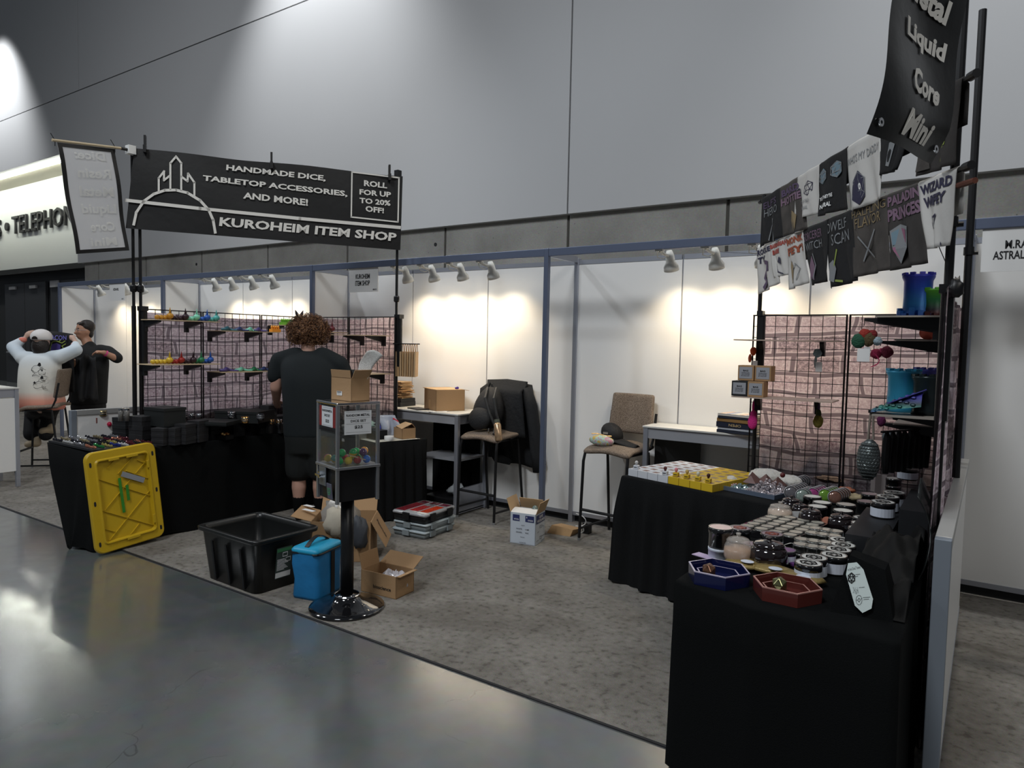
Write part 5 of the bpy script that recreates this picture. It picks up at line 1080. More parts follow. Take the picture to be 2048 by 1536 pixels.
PRP=mat('print_purple',(.075,.045,.10),.6); MAU=mat('print_mauve',(.17,.10,.15),.6); ORP=mat('print_orange',(.30,.06,.02),.6); REP=mat('print_red',(.35,.05,.035),.6); CYP=mat('print_cyan',(.14,.22,.27),.6); GYP=mat('print_grey',(.20,.21,.22),.6); PKP=mat('print_pink',(.27,.10,.17),.6); YLP=mat('print_ochre',(.22,.16,.08),.6); INKP=mat('print_navy_ink',(.02,.018,.05),.6); LIP=mat('print_lime',(.25,.32,.06),.6)
shirts=[]
def shirt(s0,s1,b0,b1,zt,zb0,zb1,m,label,prints=(),seed=0,group='shirts on the upper rail',back=.22):
    def fr(a,b,o=0):   # a across 0..1, b 0 bottom .. 1 top
        s=(s0+(s1-s0)*a)*b+(b0+(b1-b0)*a)*(1-b); z=(zb0+(zb1-zb0)*a)*(1-b)+(zt+.012)*b
        bulge=.014+.012*(1-b)+.010*math.sin(a*9+seed)*(1-b*.7)+.006*math.sin(a*17+b*5+seed*2)*(1-b)
        return RA+RD*s+V((0,0,z))+RN*(bulge+o)
    def full(a,t):
        if t<.8: return fr(a,t/.8)
        k=(t-.8)/.2; p=fr(a,1); return p-RN*(.030*min(1,k*3))+V((0,0,-back*max(0,k-.2)))
    t=thing('shirt',label,'shirt',fr(.5,1),0,group)
    obj('garment',MB().grid(full,18,22),m,t,smooth=True,solid=.003)
    for ip,pr in enumerate(prints):
        k=pr[0]; f=lambda x,y,ip=ip: fr(x,y,.0042+.0011*ip)
        if k=='T': obj('lettering',text(MB(),pr[1],f,pr[2],pr[3],pr[4],pr[5],bold=.045 if len(pr)<8 else pr[7]),pr[6],t)
        if k=='L': 
            b=MB()
            for pl in pr[1]: line2(b,f,pl,pr[3],pr[4] if len(pr)>4 else False)
            obj('graphic',b,pr[2],t)
        if k=='P': b=MB().add([f(x,y) for x,y in pr[1]],[tuple(range(len(pr[1])))]); obj('graphic',b,pr[2],t)
    return t
def d20(cx,cy,r,ay=1.0):
    h=[(cx+r*math.sin(k*PI/3),cy+r*ay*math.cos(k*PI/3)) for k in range(6)]; tr=[(cx+r*.55*math.sin(k*2*PI/3+(0)),cy+r*.55*ay*math.cos(k*2*PI/3)) for k in range(3)]
    return [h+[h[0]],tr+[tr[0]],[h[0],tr[0]],[h[2],tr[1]],[h[4],tr[2]],[h[1],tr[0]],[h[1],tr[1]],[h[3],tr[1]],[h[3],tr[2]],[h[5],tr[2]],[h[5],tr[0]]]
Z1=2.665; Z2=2.335
shirt(.02,.17,.06,.21,Z1,2.345,2.345,TB_,'black shirt first from the left on the upper rail, faint outlined lettering',[('T','ELF\'S',.12,.72,.80,.86,PRP,.01),('T','HERO',.16,.54,.84,.70,GYP,.0),('L',[[(.35,.05),(.55,.30),(.60,.42)],[(.50,.02),(.52,.25)]],GYP,.05)],1)
shirt(.165,.30,.22,.375,Z1,2.345,2.335,TG_,'brown acid-washed shirt second from the left with purple lettering',[('T','BARD',.08,.76,.92,.90,PRP),('T','HOTTIE',.06,.58,.94,.73,MAU),('P',[(.45,.05),(.65,.05),(.72,.30),(.55,.42),(.42,.25)],YLP)],2)
shirt(.29,.422,.295,.438,Z1,2.415,2.395,TW_,'white shirt with an outlined twenty-sided die on the upper rail',[('L',d20(.58,.60,.20,.75),INKP,.014),('L',d20(.10,.62,.10,.75)[:2],INKP,.014),('T','NATURAL',.18,.16,.62,.24,GYP,.0),('T',"THEY'RE",.20,.30,.66,.38,GYP,.0)],3)
shirt(.42,.567,.44,.60,Z1,2.378,2.352,TB_,'black shirt with two blue-white dice outlines and small white words',[('P',[(.08,.60),(.20,.56),(.30,.62),(.30,.78),(.20,.85),(.08,.80)],CYP),('P',[(.55,.62),(.68,.57),(.82,.63),(.82,.80),(.68,.86),(.55,.80)],CYP),('L',d20(.19,.70,.16,.75),GYP,.014),('L',d20(.68,.715,.18,.75),GYP,.014),('T',"YES, THEY'RE",.04,.26,.58,.34,PINK,.03),('T','NATURAL',.06,.12,.52,.20,PINK,.03)],4)
shirt(.566,.715,.602,.752,Z1,2.330,2.330,TW_,'white shirt reading MY DADDY with a black die marked 20',[('T',"WHO'S MY DADDY",.02,.68,.96,.80,GYP,.0),('P',[(.22,.32),(.22,.14),(.38,.04),(.54,.14),(.54,.40),(.38,.54),(.24,.44)],INKP),('L',[p for p in d20(.38,.30,.18,1.2)],GYP,.010),('T','20',.30,.25,.46,.35,PINK)],5)
shirt(.715,.86,.735,.80,Z1,2.44,2.43,TB_,'crumpled black shirt bunched beside the hanging flag',[('P',[(.30,.15),(.45,.12),(.50,.60),(.36,.55)],GYP)],6)
shirt(.862,.975,.874,.978,Z1,2.362,2.352,TD_,'dark shirt half hidden behind the hanging flag with a lime crescent print',[('L',[[(.62,.12),(.72,.30),(.72,.50),(.62,.65)]],LIP,.07),('L',[[(.10,.85),(.3,.9),(.3,.8),(.42,.78),(.40,.70),(.2,.66)]],GYP,.02),('P',[(.02,.05),(.35,.05),(.3,.30),(.05,.35)],TG_)],7)
G2='shirts on the lower rail'
shirt(-.008,.115,.04,.205,Z2,2.015,2.06,TW_,'white shirt lowest left with dark lettering and a purple curled tail print',[('T','ROGUE',.05,.80,.86,.93,INKP),('T','TY',.08,.62,.50,.76,INKP),('L',[[(.30,.08),(.42,.16),(.34,.28),(.60,.42),(.62,.56),(.48,.60)]],PRP,.09)],8,G2)
shirt(.10,.232,.16,.254,Z2,2.10,2.10,TW_,'white shirt second on the lower rail with red lettering and an axe',[('T','BARBARIAN',.02,.80,.96,.92,REP),('T','BABE',.10,.62,.60,.75,REP),('L',[[(.30,.40),(.55,.12),(.80,.05)],[(.28,.12),(.62,.50)]],INKP,.03),('P',[(.50,.38),(.72,.30),(.70,.46),(.56,.52)],INKP)],9,G2)
shirt(.223,.338,.277,.406,Z2,2.005,2.025,TW_,'white shirt third on the lower rail with orange-red lettering',[('T','MONK',.04,.80,.96,.93,ORP),('T','FEY!',.06,.60,.94,.75,ORP),('P',[(.18,.10),(.36,.06),(.42,.36),(.30,.50),(.16,.40)],YLP),('L',[[(.5,.12),(.7,.3),(.5,.42),(.4,.32)]],GYP,.02)],10,G2)
shirt(.328,.487,.415,.52,Z2,2.005,2.010,TB_,'black shirt fourth on the lower rail with pale purple lettering',[('T','SORCERER',.06,.76,.76,.90,MAU,.0),('T','WITCH',.10,.58,.74,.72,GYP,.0),('P',[(.20,.10),(.38,.06),(.44,.30),(.34,.48),(.24,.32)],MAU),('L',[[(.36,.1),(.5,.3),(.42,.5)]],GYP,.03)],11,G2)
shirt(.478,.607,.525,.668,Z2,1.968,1.980,TB_,'black shirt fifth on the lower rail reading WHAT CAN over a pale figure',[('T','DWELF',.04,.78,.78,.92,GYP,.0),('T','SCAN',.22,.58,.86,.74,GYP,.0),('P',[(.10,.10),(.26,.06),(.34,.24),(.26,.38),(.12,.34)],GYP),('L',[[(.28,.30),(.40,.50)],[(.3,.08),(.5,.05)]],LIP,.03)],12,G2)
shirt(.607,.757,.648,.791,Z2,1.998,2.003,TG_,'mottled brown-grey shirt with gold outlined lettering and crossed blades',[('T','HALFLING',.02,.84,.96,.95,YLP,.0),('T','FLAVOR',.12,.68,.84,.82,YLP,.0),('L',[[(.22,.55),(.62,.22)],[(.66,.58),(.34,.20)]],GYP,.03)],13,G2)
t=shirt(.756,.870,.800,.914,Z2,1.996,2.0,TD_,'charcoal shirt reading PALADIN PRINCESS with a quartered shield',[('T','PALADIN',.04,.82,.96,.95,MAU),('T','PRINCES',.04,.62,.96,.78,MAU),('P',[(.08,.50),(.32,.56),(.58,.50),(.54,.24),(.30,.06),(.12,.26)],GYP),
   ('P',[(.13,.47),(.31,.51),(.31,.31),(.14,.31)],CYP),('P',[(.34,.51),(.53,.47),(.51,.31),(.34,.31)],PKP),('P',[(.14,.28),(.31,.28),(.31,.11),(.17,.23)],PKP),('P',[(.34,.28),(.51,.28),(.48,.22),(.34,.11)],CYP)],14,G2)
shirt(.863,.975,.913,.971,Z2,2.055,2.052,TW_,'white shirt at the right end reading WIZARD WIFEY with a wand',[('T','WIZARD',.05,.78,.92,.92,INKP),('T','WIFEY',.10,.58,.80,.73,INKP),('L',[[(.30,.44),(.38,.30),(.42,.42),(.52,.44),(.40,.28),(.72,.03)],[(.28,.36),(.40,.26)]],INKP,.035)],15,G2)
# right flag on its outward arm
fo_=V((2.79,-3.13,0)); fi_=V((2.975,-2.665,0)); fd=(fi_-fo_).normalized(); fnn=V((-fd.y,fd.x,0)); 
if fnn.dot(CAM-fo_)<0: fnn=-fnn
gp=lambda u,v,o=0: plane(fo_+fnn*o,fnn,u,v)
BLf,BRf=gp(1733,268),gp(1887,323); TLf=gp(1783,0); TRf=gp(1930,0); ZF=3.22
TLf=BLf+(TLf-BLf)*((ZF-BLf.z)/(TLf.z-BLf.z)); TRf=BRf+(TRf-BRf)*((ZF-BRf.z)/(TRf.z-BRf.z))
def rf(s,tt,o=0):
    p=BLf*(1-s)*(1-tt)+BRf*s*(1-tt)+TRf*s*tt+TLf*(1-s)*tt
    return p+fnn*(o+.012*math.sin(s*5+tt*4)+.02*math.sin(tt*9)*(1-tt)-.03*max(0,.12-tt)/.12*s)
t=thing('hanging_flag','black vinyl flag listing Metal Liquid Core Mini hanging at top right','banner',rf(.5,0))
obj('cloth',MB().grid(rf,16,40),mat('flag_vinyl',(.012,.012,.012),.30,bump=.2,bs=9),t,smooth=True)
rl=lambda s,tt: rf(s,tt,.005)
def fitq(q):
    """pixel quad on the flag plane -> flag coordinates by inverse bilinear (few newton steps)"""
    out=[]
    for u,v in q:
        p=gp(u,v); s,tt=.5,.3
        for _ in range(12):
            c=BLf*(1-s)*(1-tt)+BRf*s*(1-tt)+TRf*s*tt+TLf*(1-s)*tt; ds=(BRf-BLf)*(1-tt)+(TRf-TLf)*tt; dt=(TLf-BLf)*(1-s)+(TRf-BRf)*s; e=p-c
            a,b_,c_,d_=ds.dot(ds),ds.dot(dt),dt.dot(dt),0; det=a*c_-b_*b_; x,y=e.dot(ds),e.dot(dt); s+=(x*c_-y*b_)/det; tt+=(a*y-b_*x)/det
        out.append((s,tt))
    return out
for s,q in (('Metal',((1816,-20),(1899,54),(1905,6),(1824,-72))),('Liquid',((1814,81),(1892,138),(1899,88),(1817,26))),('Core',((1813,184),(1871,216),(1880,176),(1822,127))),('Mini',((1793,270),(1858,292),(1868,252),(1804,217)))):
    a=fitq(q); f=lambda x,y: rl(a[0][0]*(1-x)*(1-y)+a[1][0]*x*(1-y)+a[2][0]*x*y+a[3][0]*(1-x)*y, a[0][1]*(1-x)*(1-y)+a[1][1]*x*(1-y)+a[2][1]*x*y+a[3][1]*(1-x)*y)
    obj('lettering',text(MB(),s,f,0,0,1,1,bold=.04,shear=.12),WINK,t)
for s,y in (('Dice:',.90),('Resin',.755)): obj('lettering',text(MB(),s,rl,.28,y-.04,.80,y+.04,bold=.04,shear=.12),WINK,t)
for s in (.07,.93): 
    p=rf(s,.045,.006); obj('grommet',MB().lathe([(.006,0),(.014,.0),(.014,.004),(.006,.004)],p,14,fd,V((0,0,1)),fnn,capb=False,capt=False),CHR,t)
t=thing('flag_rod','wooden dowel holding the black flag out above the frame','rod',TRf); obj('dowel',MB().tube([TLf-fd*.05+V((0,0,.012)),TRf+fd*.22+V((0,0,.012))],.011,8),mat('dowel_wood',(0,0,0)),t); obj('clamp',MB().b2(2.96,3.02,-2.36,-2.27,ZF-.03,ZF+.05),WHT,t)
# tables
def wr2(p,tt): return p
a12=math.radians(-13); e1=V((math.cos(a12),math.sin(a12),0)); e2=V((-math.sin(a12),math.cos(a12),0)); o1=V((1.085,-1.24,0))
cr=[o1,o1+e1*1.12,o1+e1*1.12+e2*.62,o1+e2*.60]
solo('table_skirt',clothbox([(p.x,p.y) for p in cr],.752,.030,25,flare=.03,rows=8,seed=1),BLKS,'black pleated skirt of the table holding the small white and yellow boxes','tablecloth','black table coverings',smooth=.9)
t=thing('folding_table','folding table hidden under the right pleated skirt','table',(1.65,-1.0,.007)); obj('tabletop',MB().frame((o1+e1*.56+e2*.30+V((0,0,.725))),1.06,.54,.03,e1,e2),WHT,t)
for a_,b_ in ((.06,.06),(1.05,.06),(.06,.54),(1.05,.54)): p=o1+e1*a_+e2*b_; obj('leg',MB().tube([(p.x,p.y,.007),(p.x,p.y,.71)],.014,8),STEEL,t)
R2=[(2.185,-3.07),(2.50,-3.175),(2.95,-3.20),(2.955,-.95),(2.44,-.95),(2.34,-1.55),(2.215,-1.62)]
def w22(p,tt): return V((min(p.x,3.0),p.y,0))
solo('tablecloth',clothbox(R2,.752,.006,8,flare=.012,warp=w22,seed=3),BLK,'plain black tablecloth over the near right table full of tins','tablecloth','black table coverings',smooth=.9)
table_under(2.24,2.93,-3.05,-1.66,.745,'folding table hidden under the near right black tablecloth')
# cubes of perfume boxes
WB=mat('box_white',(.62,.64,.68),.5); YB=mat('box_yellow',(.62,.42,.02),.45); ST=mat('box_sticker_brown',(.22,.13,.11),.4)
o2=on('z',.80,1256,937); o2=V((o2.x,o2.y,0)); o3=on('z',.80,1425,970); e1=V((o3.x-o2.x,o3.y-o2.y,0)); BS=e1.length/8; e1.normalize(); e2=V((-e1.y,e1.x,0)); a12=math.atan2(e1.y,e1.x); print('BS',BS,math.degrees(a12))
proto={}
def pbox(i,j,white):
    p=o2+e1*(BS*(i+.5))+e2*(BS*(j+.5))+V((0,0,.753)); k='W' if white else 'Y'
    col='white' if white else 'yellow'
    if k not in proto:
        t=thing('scent_box','x','box',p,a12,'x'); obj('carton',MB().b2(-BS/2+.002,BS/2-.002,-BS/2+.002,BS/2-.002,0,.047),WB if white else YB,t,local=True); obj('sticker',MB().b2(-.022,.020,-.020,.018,.0472,.0480),ST,t,local=True); proto[k]=t
    else: t=dup(proto[k],p,a12)
    t['group']='%s scent boxes on the skirted right table'%col
    t['label']='small %s cube box with brown sticker, %s row, %s from the left'%(col,['','second','third','fourth','fifth','sixth','backmost'][j],['first','second','third','fourth'][i%4]) if j>0 else '%s cube box in the front row, %s of its colour from the left'%(col,['first','second','third','fourth'][i%4])
for j in range(7):
    for i in range(8): pbox(i,j,i<4)
for (i,j,c,l) in ((.45,.15,(.62,.60,.58),'white'),(3.45,.0,(.10,.02,.02),'dark red'),(4.3,.25,(.70,.25,.28),'pink'),(5.3,.25,(.55,.38,.12),'amber'),(6.3,.25,(.62,.62,.52),'cream'),(7.2,.25,(.05,.008,.008),'near-black red')):
    p=o2+e1*(BS*(i+.1))+e2*(BS*(j+.25))+V((0,0,.8015)); t=thing('scent_bottle','little bottle with a %s stopper standing on the front row of boxes'%l,'bottle',p,0,'bottles on the cube boxes')
    obj('bottle',MB().box((0,0,0),.034,.034,.026),WB if i<4 else YB,t,local=True,bevel=.003); obj('label_strip',MB().b2(-.011,.011,-.0178,-.0172,.010,.015),INK,t,local=True); obj('stopper',MB().lathe([(.007,.026),(.008,.034),(.012,.040),(.011,.050),(.005,.056)],n=9),mat('stop_%s'%l.replace(' ','_'),c,.4),t,local=True,smooth=True)
# tray of glittering dice, leather triangles, fleece
gt0=on('z',.757,1424,973); gx=gt0; 
GT=mat('tray_steel_blue',(.16,.20,.27),.35,.4)
def trp(x,y,z): return V((gt0.x,gt0.y,0))+e1*x+e2*y+V((0,0,z))
t=thing('sorting_tray','blue-grey tray of glittering small dice on the skirted table','tray',trp(.2,.15,.753))
obj('tray',MB().frame(trp(.22,.13,.757),.44,.30,.006,e1,e2).frame(trp(.22,-.015,.767),.44,.008,.026,e1,e2).frame(trp(.22,.275,.767),.44,.008,.026,e1,e2).frame(trp(.004,.13,.767),.008,.29,.026,e1,e2).frame(trp(.436,.13,.767),.008,.29,.026,e1,e2),GT,t)
sp=mat('glitter_resin',(.50,.45,.47),.08,.3,var=.9,vs=60,coat=1); sp2=mat('glitter_dark',(.16,.15,.17),.08,.5,var=.9,vs=80,coat=1); 
for nm,x0,x1,y0,y1,m,cnt,h in (('pink',.02,.12,.01,.16,mat('glitter_pink',(.60,.38,.40),.1,.2,var=.8,vs=60,coat=1),60,.02),('teal',.12,.22,.0,.10,mat('glitter_teal',(.25,.36,.36),.1,.3,var=.8,vs=60,coat=1),60,.03),('silver',.21,.42,.02,.26,sp,300,.07)):
    b=MB(); rn=random.Random(x0)
    for k in range(cnt):
        fx_=rn.random(); fy_=rn.random(); p=trp(x0+(x1-x0)*fx_,y0+(y1-y0)*fy_,.770+h*math.sin(fx_*PI)*math.sin(fy_*PI)*rn.random()); r=.0095; R=Matrix.Rotation(rn.random()*3,3,V((rn.random(),rn.random(),1)))
        b.add([p+R@V(q)*r for q in ((1,0,0),(-1,0,0),(0,1,0),(0,-1,0),(0,0,1),(0,0,-1))],[(0,2,4),(2,1,4),(1,3,4),(3,0,4),(2,0,5),(1,2,5),(3,1,5),(0,3,5)])
    o=obj('loose_dice',b,m,t); o['kind']='stuff'; o['label']='heap of %s glitter dice'%nm
FLE=mat('fleece_white',(.66,.63,.57),1.0,bump=1,bs=45,sheen=.8)
crumple('fleece_puff',trp(.15,.40,.765),.12,.07,.05,FLE,'white fluffy fleece puff behind the leather triangles, left one','fleece',41,22,12,.12); crumple('fleece_puff',trp(.33,.36,.765),.075,.055,.045,FLE,'white fluffy fleece puff nearer the grid, right one','fleece',42,20,10,.12); crumple('fleece_puff',trp(.05,.14,.775),.035,.03,.025,FLE,'small white fleece tuft in the corner of the tray','fleece',43,14,8,.15)
LEA=mat('oxblood_leather',(.16,.085,.075),.35,var=.3,vs=12); 
for i,(x,y,s_,a_) in enumerate(((.16,.20,.075,.2),(.24,.23,.065,.9),(.33,.21,.06,.4),(.20,.12,.05,1.4))):
    c=trp(x,y,.79+.004*i); q=[c+V((math.cos(a_+k*2.1)*s_,math.sin(a_+k*2.1)*s_,0)) for k in range(3)]; top=c+V((0,0,s_*.9))
    solo('leather_pouch',MB().add(q+[top],[(0,1,3),(1,2,3),(2,0,3),(2,1,0)]),LEA,'folded oxblood leather pyramid pouch, %s'%('largest at the left','second from the left','rightmost','smallest in front')[i],'pouch','leather pouches on the skirted table')
solo('round_bead',MB().ball(trp(.345,.24,.86),.016,12,8),mat('bead_maroon',(.12,.02,.02),.3),'maroon round bead on the rightmost leather pouch','bead',smooth=True)
# rows of clear round cases
CC=[('grey',(.16,.15,.16)),('pale green',(.28,.34,.30)),('magenta',(.38,.06,.22)),('lime green',(.16,.32,.04)),('rust',(.22,.11,.08)),('smoke',(.10,.10,.11))]
rim=mat('case_rim',(.30,.31,.33),.12,.2,coat=1)
for r,(u,v,n,ci) in enumerate(((1582,984,6,0),(1605,990,4,1),(1625,988,5,2),(1650,990,5,3),(1670,993,5,4),(1596,965,4,5))):
    base=on('z',.80,u,v); 
    for k in range(n):
        p=base+V((.006*k,.032*k,0)); nm,c=CC[ci]; d=V((.25,-.92,.28)).normalized(); ex=V((.96,.26,0)); ey=ex.cross(d)*-1
        t=thing('round_case','round clear case of %s beads, %s'%(nm,['front of its row','second in its row','third in its row','fourth in its row','fifth in its row','sixth in its row'][k]),'case',(p.x,p.y,.754),0,'round clear cases standing in rows')
        q=V((p.x,p.y,.754+.042)); obj('shell',MB().lathe([(.038,-.009),(.041,-.007),(.041,.006),(.037,.010)],q,18,ex,ey,d,capt=False),rim,t,smooth=.6); obj('beads',MB().lathe([(.001,.012),(.020,.012),(.034,.008),(.036,.0)],q,18,ex,ey,d,capb=False,capt=False),mat('beads_'+nm.replace(' ','_'),c,.12,.2,var=.5,vs=70,coat=1),t,smooth=True)
crumple('feather_tuft',on('z',.78,1600,944),.05,.03,.02,mat('tuft_blue',(.20,.25,.33),.9),'blue-grey fluffy tuft behind the clear cases','trim',51,amp=.3); crumple('fur_pouch',on('z',.765,1665,962),.13,.05,.025,mat('fur_brown',(.28,.18,.12),.95,var=.6,vs=15,bump=.8),'brown and cream fur strip along the grid behind the clear cases','fur',52,20,8,.2)
crumple('leather_scrap',on('z',.77,1692,984),.05,.035,.018,mat('rust_leather',(.26,.08,.04),.5),'rust leather pouch at the right end of the fur strip','pouch',53,amp=.25); crumple('fabric_pouch',on('z',.765,1712,1000),.06,.05,.02,mat('sand_fabric',(.28,.23,.14),.9,var=.5,vs=30),'sand and grey fabric pouches right of the clear cases','pouch',54,amp=.3)
solo('dowel_strip',MB().box(on('z',.755,1712,994),.09,.02,.012,-.2),WOOD,'thin wooden strip lying against the grid','strip')
for i,(u,v,a_) in enumerate(((1765,985,.7),(1757,984,-.5))):
    p=on('z',.755,u,v); solo('standing_card',MB().frame(p+V((0,0,.055)),.11,.006,.12,V((math.cos(a_),math.sin(a_),0)),V((-math.sin(a_),math.cos(a_),0))),mat('grey_card',(.18,.155,.15),.7),'grey-brown card panel standing on edge, %s'%('nearer one','farther one')[i],'card','card panels')
# tins
LIDW=mat('lid_white',(.60,.60,.57),.4); LIDS=mat('lid_silver',(.62,.60,.52),.28,.5); TINS=mat('tin_silver',(.30,.30,.28),.3,.9); LABW=mat('tin_label',(.58,.62,.70),.5); GB=mat('gloss_black_tin',(.008,.008,.009),.15,coat=1)
RIMM=mat('tin_rim',(.55,.55,.52),.25,.9)
def tin(u,v,z0,r,h,side,lid,label,group,emblem=None,band=None,pos=None,word=None):
    p=pos or on('z',z0+h,u,v); t=thing('tin',label,'tin',(p.x,p.y,z0),random.random()*.6,group)
    obj('can',MB().lathe([(r*.97,0),(r,.003),(r,h*.72),(r*1.03,h*.73),(r*1.03,h*.97),(r*.98,h)],n=22),side,t,local=True,smooth=.6)
    obj('rim',MB().lathe([(r*.99,h),(r*.99,h+.003),(r*.93,h+.003),(r*.92,h+.0005)],n=22,capb=False,capt=False),RIMM,t,local=True)
    obj('lid_disc',MB().lathe([(r*.90,h+.0005),(r*.90,h+.0016)],n=22),lid,t,local=True)
    if band: obj('label_band',MB().lathe([(r*1.004,h*.10),(r*1.004,h*.66)],n=22,capb=False,capt=False),band,t,local=True)
    if emblem:
        b=MB(); f=lambda x,y: V((x*r,y*r,h+.0028)); 
        for pl in d20(0,0,.62): line2(b,f,pl,.07)
        line2(b,f,[(.62*math.sin(k*PI/3),.62*math.cos(k*PI/3)) for k in range(6)],.10,True); line2(b,f,[(.3*math.sin(k*PI/3+.5),.3*math.cos(k*PI/3+.5)) for k in range(6)],.09,True)
        o=obj('emblem',b,emblem,t,local=True)
    return t
tb=.753
# tray with lidded tins
tc=[on('z',.79,*q) for q in ((1474,1052),(1584,1075),(1617,1048),(1512,1026))]; ta=(tc[1]-tc[0]).normalized(); tb_=V((-ta.y,ta.x,0)); TO=V((tc[0].x,tc[0].y,0)); TWd=.278; TDp=.40
t=thing('tin_tray','black tray packed with rows of small silver-lidded tins','tray',TO+ta*.14+tb_*.18+V((0,0,tb)))
obj('tray',MB().frame(TO+ta*TWd/2+tb_*TDp/2+V((0,0,tb+.003)),TWd,TDp,.006,ta,tb_).frame(TO+ta*TWd/2+V((0,0,tb+.018)),TWd+.012,.008,.034,ta,tb_).frame(TO+ta*TWd/2+tb_*TDp+V((0,0,tb+.018)),TWd+.012,.008,.034,ta,tb_).frame(TO+tb_*TDp/2+V((0,0,tb+.018)),.008,TDp,.034,ta,tb_).frame(TO+ta*TWd+tb_*TDp/2+V((0,0,tb+.018)),.008,TDp,.034,ta,tb_),GB,t)
sm0=None
for j in range(6):
    for i in range(4):
        p=TO+ta*(.036+.0685*i)+tb_*(.038+.0655*j)
        if sm0 is None: sm0=tin(0,0,tb+.006,.031,.032,TINS,LIDS,'x','small tins in the black tray',pos=p); q=sm0
        else: q=dup(sm0,V((p.x,p.y,tb+.006)))
        q['label']='small silver-lidded tin in the black tray, row %s, %s'%(('nearest the aisle','second','third','fourth','fifth','farthest')[j],('left end','left of middle','right of middle','right end')[i])
# loose small tins in stacks
grp='small tins stacked beside the tray'; ku=[(1632,1055,1),(1652,1058,1),(1672,1061,1),(1625,1064,1),(1645,1067,1),(1668,1070,1),(1604,1077,0),(1627,1080,0),(1650,1083,0),(1602,1087,0),(1625,1091,0),(1650,1094,0)]
for i,(u,v,k) in enumerate(ku):
    for lv in range(2):
        h=.032; p=on('z',tb+2*.036,u,v); q=dup(sm0,V((p.x,p.y,tb+lv*.037))); q['group']=grp; q['label']='small silver tin, %s of a two-tin stack, %s %s beside the tray'%('top' if lv else 'bottom',('first','second','third','fourth','fifth','sixth')[i%6],'in the back group' if k else 'in the front group')
EB=mat('emblem_black',(.03,.03,.03),.5); grp='large candle tins with die emblem lids'
for i,(u,v,z0,l) in enumerate(((1728,1036,tb,'farthest of the middle row'),(1725,1047,tb,'middle of the middle row'),(1720,1057,tb,'nearest of the middle row'),(1683,1080,tb-.0,'farthest of the left row'),(1686,1090,tb,'second of the left row'),(1677,1099,tb,'third of the left row'),(1668,1110,tb,'nearest of the left row'),(1628,1115,tb,'behind the round-lidded tin by the red tray'),(1617,1126,tb,'closest to the red hexagonal tray'),
    (1788,985,.86,'farthest on the riser'),(1775,993,.86,'middle on the riser'),(1766,1004,.86,'nearest on the riser'))):
    tin(u,v,z0,.050 if i<9 else .052,.072,GB,LIDW,'white-lidded black candle tin with a die emblem, %s'%l,grp,EB,LABW)
solo('riser',MB().b2(2.66,2.82,-2.35,-1.72,tb,.859),BBOX,'black riser box under the three farthest emblem tins','riser')
solo('riser',MB().b2(2.845,2.955,-2.20,-1.65,tb,.965),BBOX,'taller black riser box under the stacked tins by the grid','riser')
for i,(u,v) in enumerate(((1822,922),(1820,928),(1816,936))): tin(u,v,.966,.05,.06,GB,mat('lid_grey',(.22,.22,.22),.4),'dark-lidded tin on the tall riser, %s'%('farthest','middle','nearest with white label')[i],'tins on the tall riser',None,LABW if i==2 else None)
for i in range(3): tin(1786,990,tb+i*.045,.042,.042,GB,mat('lid_grey',(0,0,0)),'low dark tin in the stack behind the card panels, %s'%('bottom','middle','top')[i],'low dark tin stack',pos=on('z',.80,1786,985))
for i,(u,v,l,ld) in enumerate(((1644,1005,'behind the black jars, left',LIDW),(1635,1013,'in front of the left one',LIDW),(1692,1009,'right pair, farther',mat('lid_tan',(.38,.35,.32),.4)),(1686,1021,'right pair, nearer',LIDW),(1625,993,'under the round cases',LIDW),(1733,1003,'short one by the card panel',mat('lid_plum',(.20,.15,.16),.4)),(1740,988,'at the back by the grid',mat('lid_plum',(0,0,0))))):
    tin(u,v,tb,.048,.062,GB,ld,'glossy black tin with a plain lid, %s'%l,'plain lidded black tins')
RL_=mat('lid_rose',(.62,.46,.44),.35); LL=mat('lid_lilac',(.26,.20,.23),.35); RE_=mat('emblem_red',(.45,.10,.06),.4)
tin(1440,1094,tb,.048,.045,LABW,LIDW,'white-labelled tin at the bottom of the front pair','front stacked tins'); tin(1441,1073,tb+.05,.050,.080,GB,RL_,'tall black tin with a rose lid stacked on a labelled tin','front stacked tins',pos=on('z',tb+.045,1440,1094))
tin(1480,1056,tb,.048,.075,GB,LL,'black tin with a lilac lid and red emblem left of the tray','lilac-lidded tins',RE_); tin(1544,1068,tb,.048,.075,GB,LL,'black tin with a lilac lid and red emblem in front of the tray','lilac-lidded tins',RE_,LABW)
tin(1503,1088,tb,.040,.055,GB,LL,'smaller labelled tin half hidden behind the black apple jar','lilac-lidded tins',None,LABW); tin(1573,1100,tb,.038,.055,GB,mat('lid_purple',(.18,.09,.20),.35),'small tin with a purple lid right of the black apple jar','lilac-lidded tins',None,LABW)
